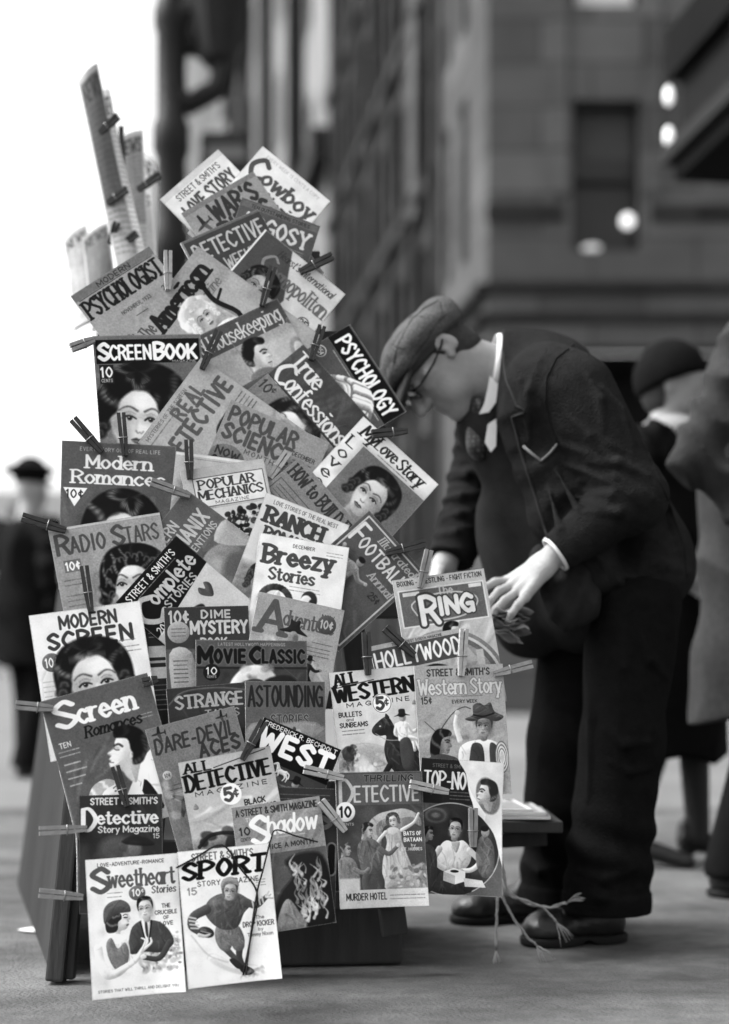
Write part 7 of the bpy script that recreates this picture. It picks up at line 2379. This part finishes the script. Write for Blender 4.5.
# ---- passers-by
def figure(X, Y, hgt, label, coat, head_dir, stride, coat_len, hat=None, trousers=None, arm_bend=0, skin=M_skin, female=False, res=.009, turn=0.0):
    """Walking figure facing head_dir (unit, horizontal). Returns the body mesh with its clothes as children."""
    k = hgt / 1.76
    f = n3((head_dir[0], head_dir[1], 0)); s = np.array([-f[1], f[0], 0.0]); up = np.array([0, 0, 1.0])
    o = np.array([X, Y, 0.0])
    P_ = lambda a, b, c: o + (f * a + s * b + up * c) * k
    R = np.array([f, s, up])
    hc = P_(.04, 0, 1.63)
    hd = s_union([s_ell(hc, (.095 * k, .075 * k, .115 * k), R), s_ell(P_(.07, 0, 1.56), (.05 * k, .05 * k, .055 * k), R), s_cap(P_(.13, 0, 1.63), P_(.15, 0, 1.60), .012 * k, .014 * k), s_ell(P_(.03, .078, 1.62), (.016 * k, .01 * k, .03 * k), R), s_ell(P_(.03, -.078, 1.62), (.016 * k, .01 * k, .03 * k), R)], .02 * k)
    nk = s_cap(P_(.02, 0, 1.55), P_(-.01, 0, 1.42), .055 * k, .065 * k)
    sw = .17 if female else .20
    aF = [P_(-.02, sw, 1.40), P_(-.08 + arm_bend * .05, sw + .07, 1.14), P_(.10 + arm_bend * .2, sw + .03, .93 + arm_bend * .18)]
    aB = [P_(-.02, -sw, 1.40), P_(-.10 - .07 * max(0, arm_bend - .7) / .3, -sw - .07, 1.14 - .05 * max(0, arm_bend - .7) / .3), P_(-.02 + arm_bend * (.14 if arm_bend < .9 else .02), -sw - .04, .92 + arm_bend * (.12 if arm_bend < .9 else -.02))]
    l1 = [P_(0, .09, .92), P_(stride * .5 + .03, .09, .50), P_(stride, .09, .09)]
    l2 = [P_(0, -.09, .92), P_(-stride * .35 + .05, -.09, .50), P_(-stride, -.09, .10)]
    legs = [s_cap(l[0], l[1], .085 * k, .058 * k) for l in (l1, l2)] + [s_cap(l[1], l[2], .056 * k, .038 * k) for l in (l1, l2)]
    arms = [s_cap(a[0], a[1], .05 * k, .042 * k) for a in (aF, aB)] + [s_cap(a[1], a[2], .041 * k, .028 * k) for a in (aF, aB)]
    hands = []
    for a in (aF, aB):
        d = n3(a[2] - a[1]); h0 = a[2]
        hands.append(s_cap(h0, h0 + d * .07 * k, .03 * k, .032 * k))
        for j in range(4): hands.append(s_cap(h0 + d * .08 * k + f * (.024 - .016 * j) * k, h0 + d * .145 * k + f * (.026 - .017 * j) * k + s * 0, .009 * k, .0075 * k))
        hands.append(s_cap(h0 + d * .02 * k + f * .03 * k, h0 + d * .09 * k + f * .05 * k, .011 * k, .009 * k))
    tor = [s_cap(P_(-.01, -.11, 1.36), P_(-.01, .11, 1.36), .09 * k), s_cap(P_(0, 0, 1.3), P_(0, 0, 1.0), .12 * k, .125 * k)]
    allf = s_union([hd, nk] + tor + legs + arms + hands, .015)
    lo, hi = o - np.array([.75, .75, -.0]) * k, o + np.array([.75, .75, 1.82]) * k
    b = sdf_mesh('person', allf, lo, hi, res, skin, None, 1)
    tag(b, label, 'person')
    ct = s_union([s_cap(P_(-.01, -sw + .06, 1.36), P_(-.01, sw - .06, 1.36), .105 * k), s_cap(P_(0, -.03, 1.28), P_(0, -.03, .95), .155 * k, .17 * k), s_cap(P_(0, .03, 1.28), P_(0, .03, .95), .155 * k, .17 * k), s_cap(P_(0, -.04, .95), P_(0, -.05, coat_len), .17 * k, .19 * k), s_cap(P_(0, .04, .95), P_(0.03, .05, coat_len), .17 * k, .19 * k)], .04)
    ct = s_and(ct, s_plane(P_(0, 0, coat_len), (0, 0, -1)), .01)
    sl = s_union([s_cap(a[0], a[1], .078 * k, .062 * k) for a in (aF, aB)] + [s_cap(a[1], a[2], .060 * k, .047 * k) for a in (aF, aB)], .02)
    rgd = lambda x: 1 - 2 * np.abs(np.sin(x))
    cf = lambda P: smin(ct(P) - .008 * rgd(P[:, 0] * 15 + P[:, 2] * 6 + 1.4 * np.sin(P[:, 2] * 7)) * 1.5, sl(P) - .011 * rgd(P[:, 2] * 26 + P[:, 0] * 16 + np.sin(P[:, 0] * 30)), .02)
    sdf_mesh('coat', cf, lo, hi, res, coat, b, 1)
    if trousers:
        tf = s_union([s_cap(l[0], l[1], .095 * k, .074 * k) for l in (l1, l2)] + [s_cap(l[1], l[2] - up * .03 * k, .074 * k, .078 * k) for l in (l1, l2)], .02)
        tf = s_and(tf, s_plane((0, 0, .055), (0, 0, -1)), .006)
        sdf_mesh('trousers', tf, lo, hi, res, trousers, b, 1)
    if hat == 'cap':
        hf = s_union([s_ell(P_(.02, 0, 1.735), (.15 * k, .14 * k, .035 * k), R), s_cap(P_(.03, 0, 1.69), P_(.03, 0, 1.72), .098 * k, .10 * k)], .015)
        sdf_mesh('cap', s_and(hf, s_plane(P_(0, 0, 1.665), (0, 0, -1)), .004), lo, hi + np.array([0, 0, .1]), res, coat, b, 1)
        pkf = s_and(s_ell(P_(.10, 0, 1.672), (.085 * k, .085 * k, .012 * k), R), s_plane(P_(.05, 0, 0), -f), .003)
        sdf_mesh('cap_peak', pkf, lo, hi + np.array([0, 0, .1]), res * .7, M_leather, b, 1)
    if hat == 'cloche':
        hf = s_and(s_ell(P_(.02, 0, 1.65), (.125 * k, .108 * k, .13 * k), R), s_plane(P_(.05, 0, 1.63), (.35 * f[0], .35 * f[1], -1)), .004)
        sdf_mesh('hat', hf, lo, hi + np.array([0, 0, .1]), res * .8, coat, b, 1)
        hf = s_sub(s_ell(P_(.01, 0, 1.61), (.092 * k, .082 * k, .10 * k), R), s_ell(P_(.09, 0, 1.58), (.09 * k, .12 * k, .13 * k), R), .006)
        sdf_mesh('hair', hf, lo, hi, res * .8, M_hair, b, 1)
        sf_ = s_union([s_ell(P_(.03, 0, 1.45), (.12 * k, .13 * k, .075 * k), R), s_cap(P_(.12, .02, 1.40), P_(.15, .03, 1.22), .05 * k, .04 * k)], .02)
        sdf_mesh('scarf', sf_, lo, hi, res * .8, M_white_cloth, b, 1)
    if hat == 'hair':
        hf = s_sub(s_ell(P_(.02, 0, 1.66), (.108 * k, .086 * k, .115 * k), R), s_ell(P_(.10, 0, 1.56), (.09 * k, .12 * k, .12 * k), R), .006)
        sdf_mesh('hair', s_and(hf, s_plane(P_(0, 0, 1.57), (0, 0, -1)), .004), lo, hi + np.array([0, 0, .1]), res * .8, M_hair, b, 1)
    if hat == 'fedora':
        hf = s_union([s_ell(P_(.02, 0, 1.70), (.17 * k, .14 * k, .012 * k), R), s_ell(P_(.0, 0, 1.74), (.105 * k, .085 * k, .07 * k), R)], .015)
        sdf_mesh('hat', hf, lo, hi + np.array([0, 0, .1]), res * .8, coat, b, 1)
    return b, P_, l1, l2, f


pc, P_, l1, l2, f_ = figure(Q(27, 0, 8.15)[0], 8.15, 1.80, "officer in dark uniform coat and peaked cap walking at the far left, out of focus", M_navy, (.55, .85), .10, .62, 'cap', M_navy)
for l in (l1, l2):
    h_ = l[2] - f_ * .06; t_ = l[2] + f_ * .2
    shoe(pc, (h_[0], h_[1], 0), (t_[0], t_[1], 0), .10, .09, lace=False)
ry = gy(893)
gm, P_, l1, l2, f_ = figure(Q(768, 0, ry)[0], ry, 1.86, "person in grey overcoat and dark trousers cut off by the right edge", M_coat, (.9, -.25), .08, .44, 'hair', M_navy, arm_bend=1.0, res=.008)
for l in (l1, l2):
    h_ = l[2] - f_ * .07; t_ = l[2] + f_ * .2
    shoe(gm, (h_[0], h_[1], 0), (t_[0], t_[1], 0), .105, .09, lace=False)
wy = gy(864)
wm, P_, l1, l2, f_ = figure(Q(664, 0, wy)[0], wy, 1.62, "woman in dark coat with pale scarf and heeled shoes, passing behind the newsdealer", M_navy, (.85, -.35), .10, .36, 'cloche', None, skin=M_skin, arm_bend=.6, female=True)
st_ = s_union([s_cap(l[1], l[2], .052, .036) for l in (l1, l2)], .005)
sdf_mesh('stockings', st_, np.array([Q(664, 0, wy)[0] - .4, wy - .4, .03]), np.array([Q(664, 0, wy)[0] + .4, wy + .4, .55]), .006, mat("dark_stockings", .035, .6, .1), wm, 1)
for l in (l1, l2):
    h_ = l[2] - f_ * .03; t_ = l[2] + f_ * .18
    R_ = np.array([f_, [-f_[1], f_[0], 0], [0, 0, 1]])
    hf = s_union([s_cap((h_[0], h_[1], .075), (t_[0], t_[1], .022), .036, .024), s_cap((h_[0], h_[1], .07), (h_[0], h_[1], .01), .022, .011), s_cap((h_[0], h_[1], .06), (h_[0], h_[1], .11), .037, .034)], .012)
    hf = s_and(hf, s_plane((0, 0, .002), (0, 0, -1)), .001)
    sdf_mesh('heeled_shoe', hf, h_ - .25 * np.array([1, 1, 0]) - np.array([0, 0, h_[2]]), h_ + .25 * np.array([1, 1, 0]) + np.array([0, 0, .1]), .005, M_leather, wm, 1)
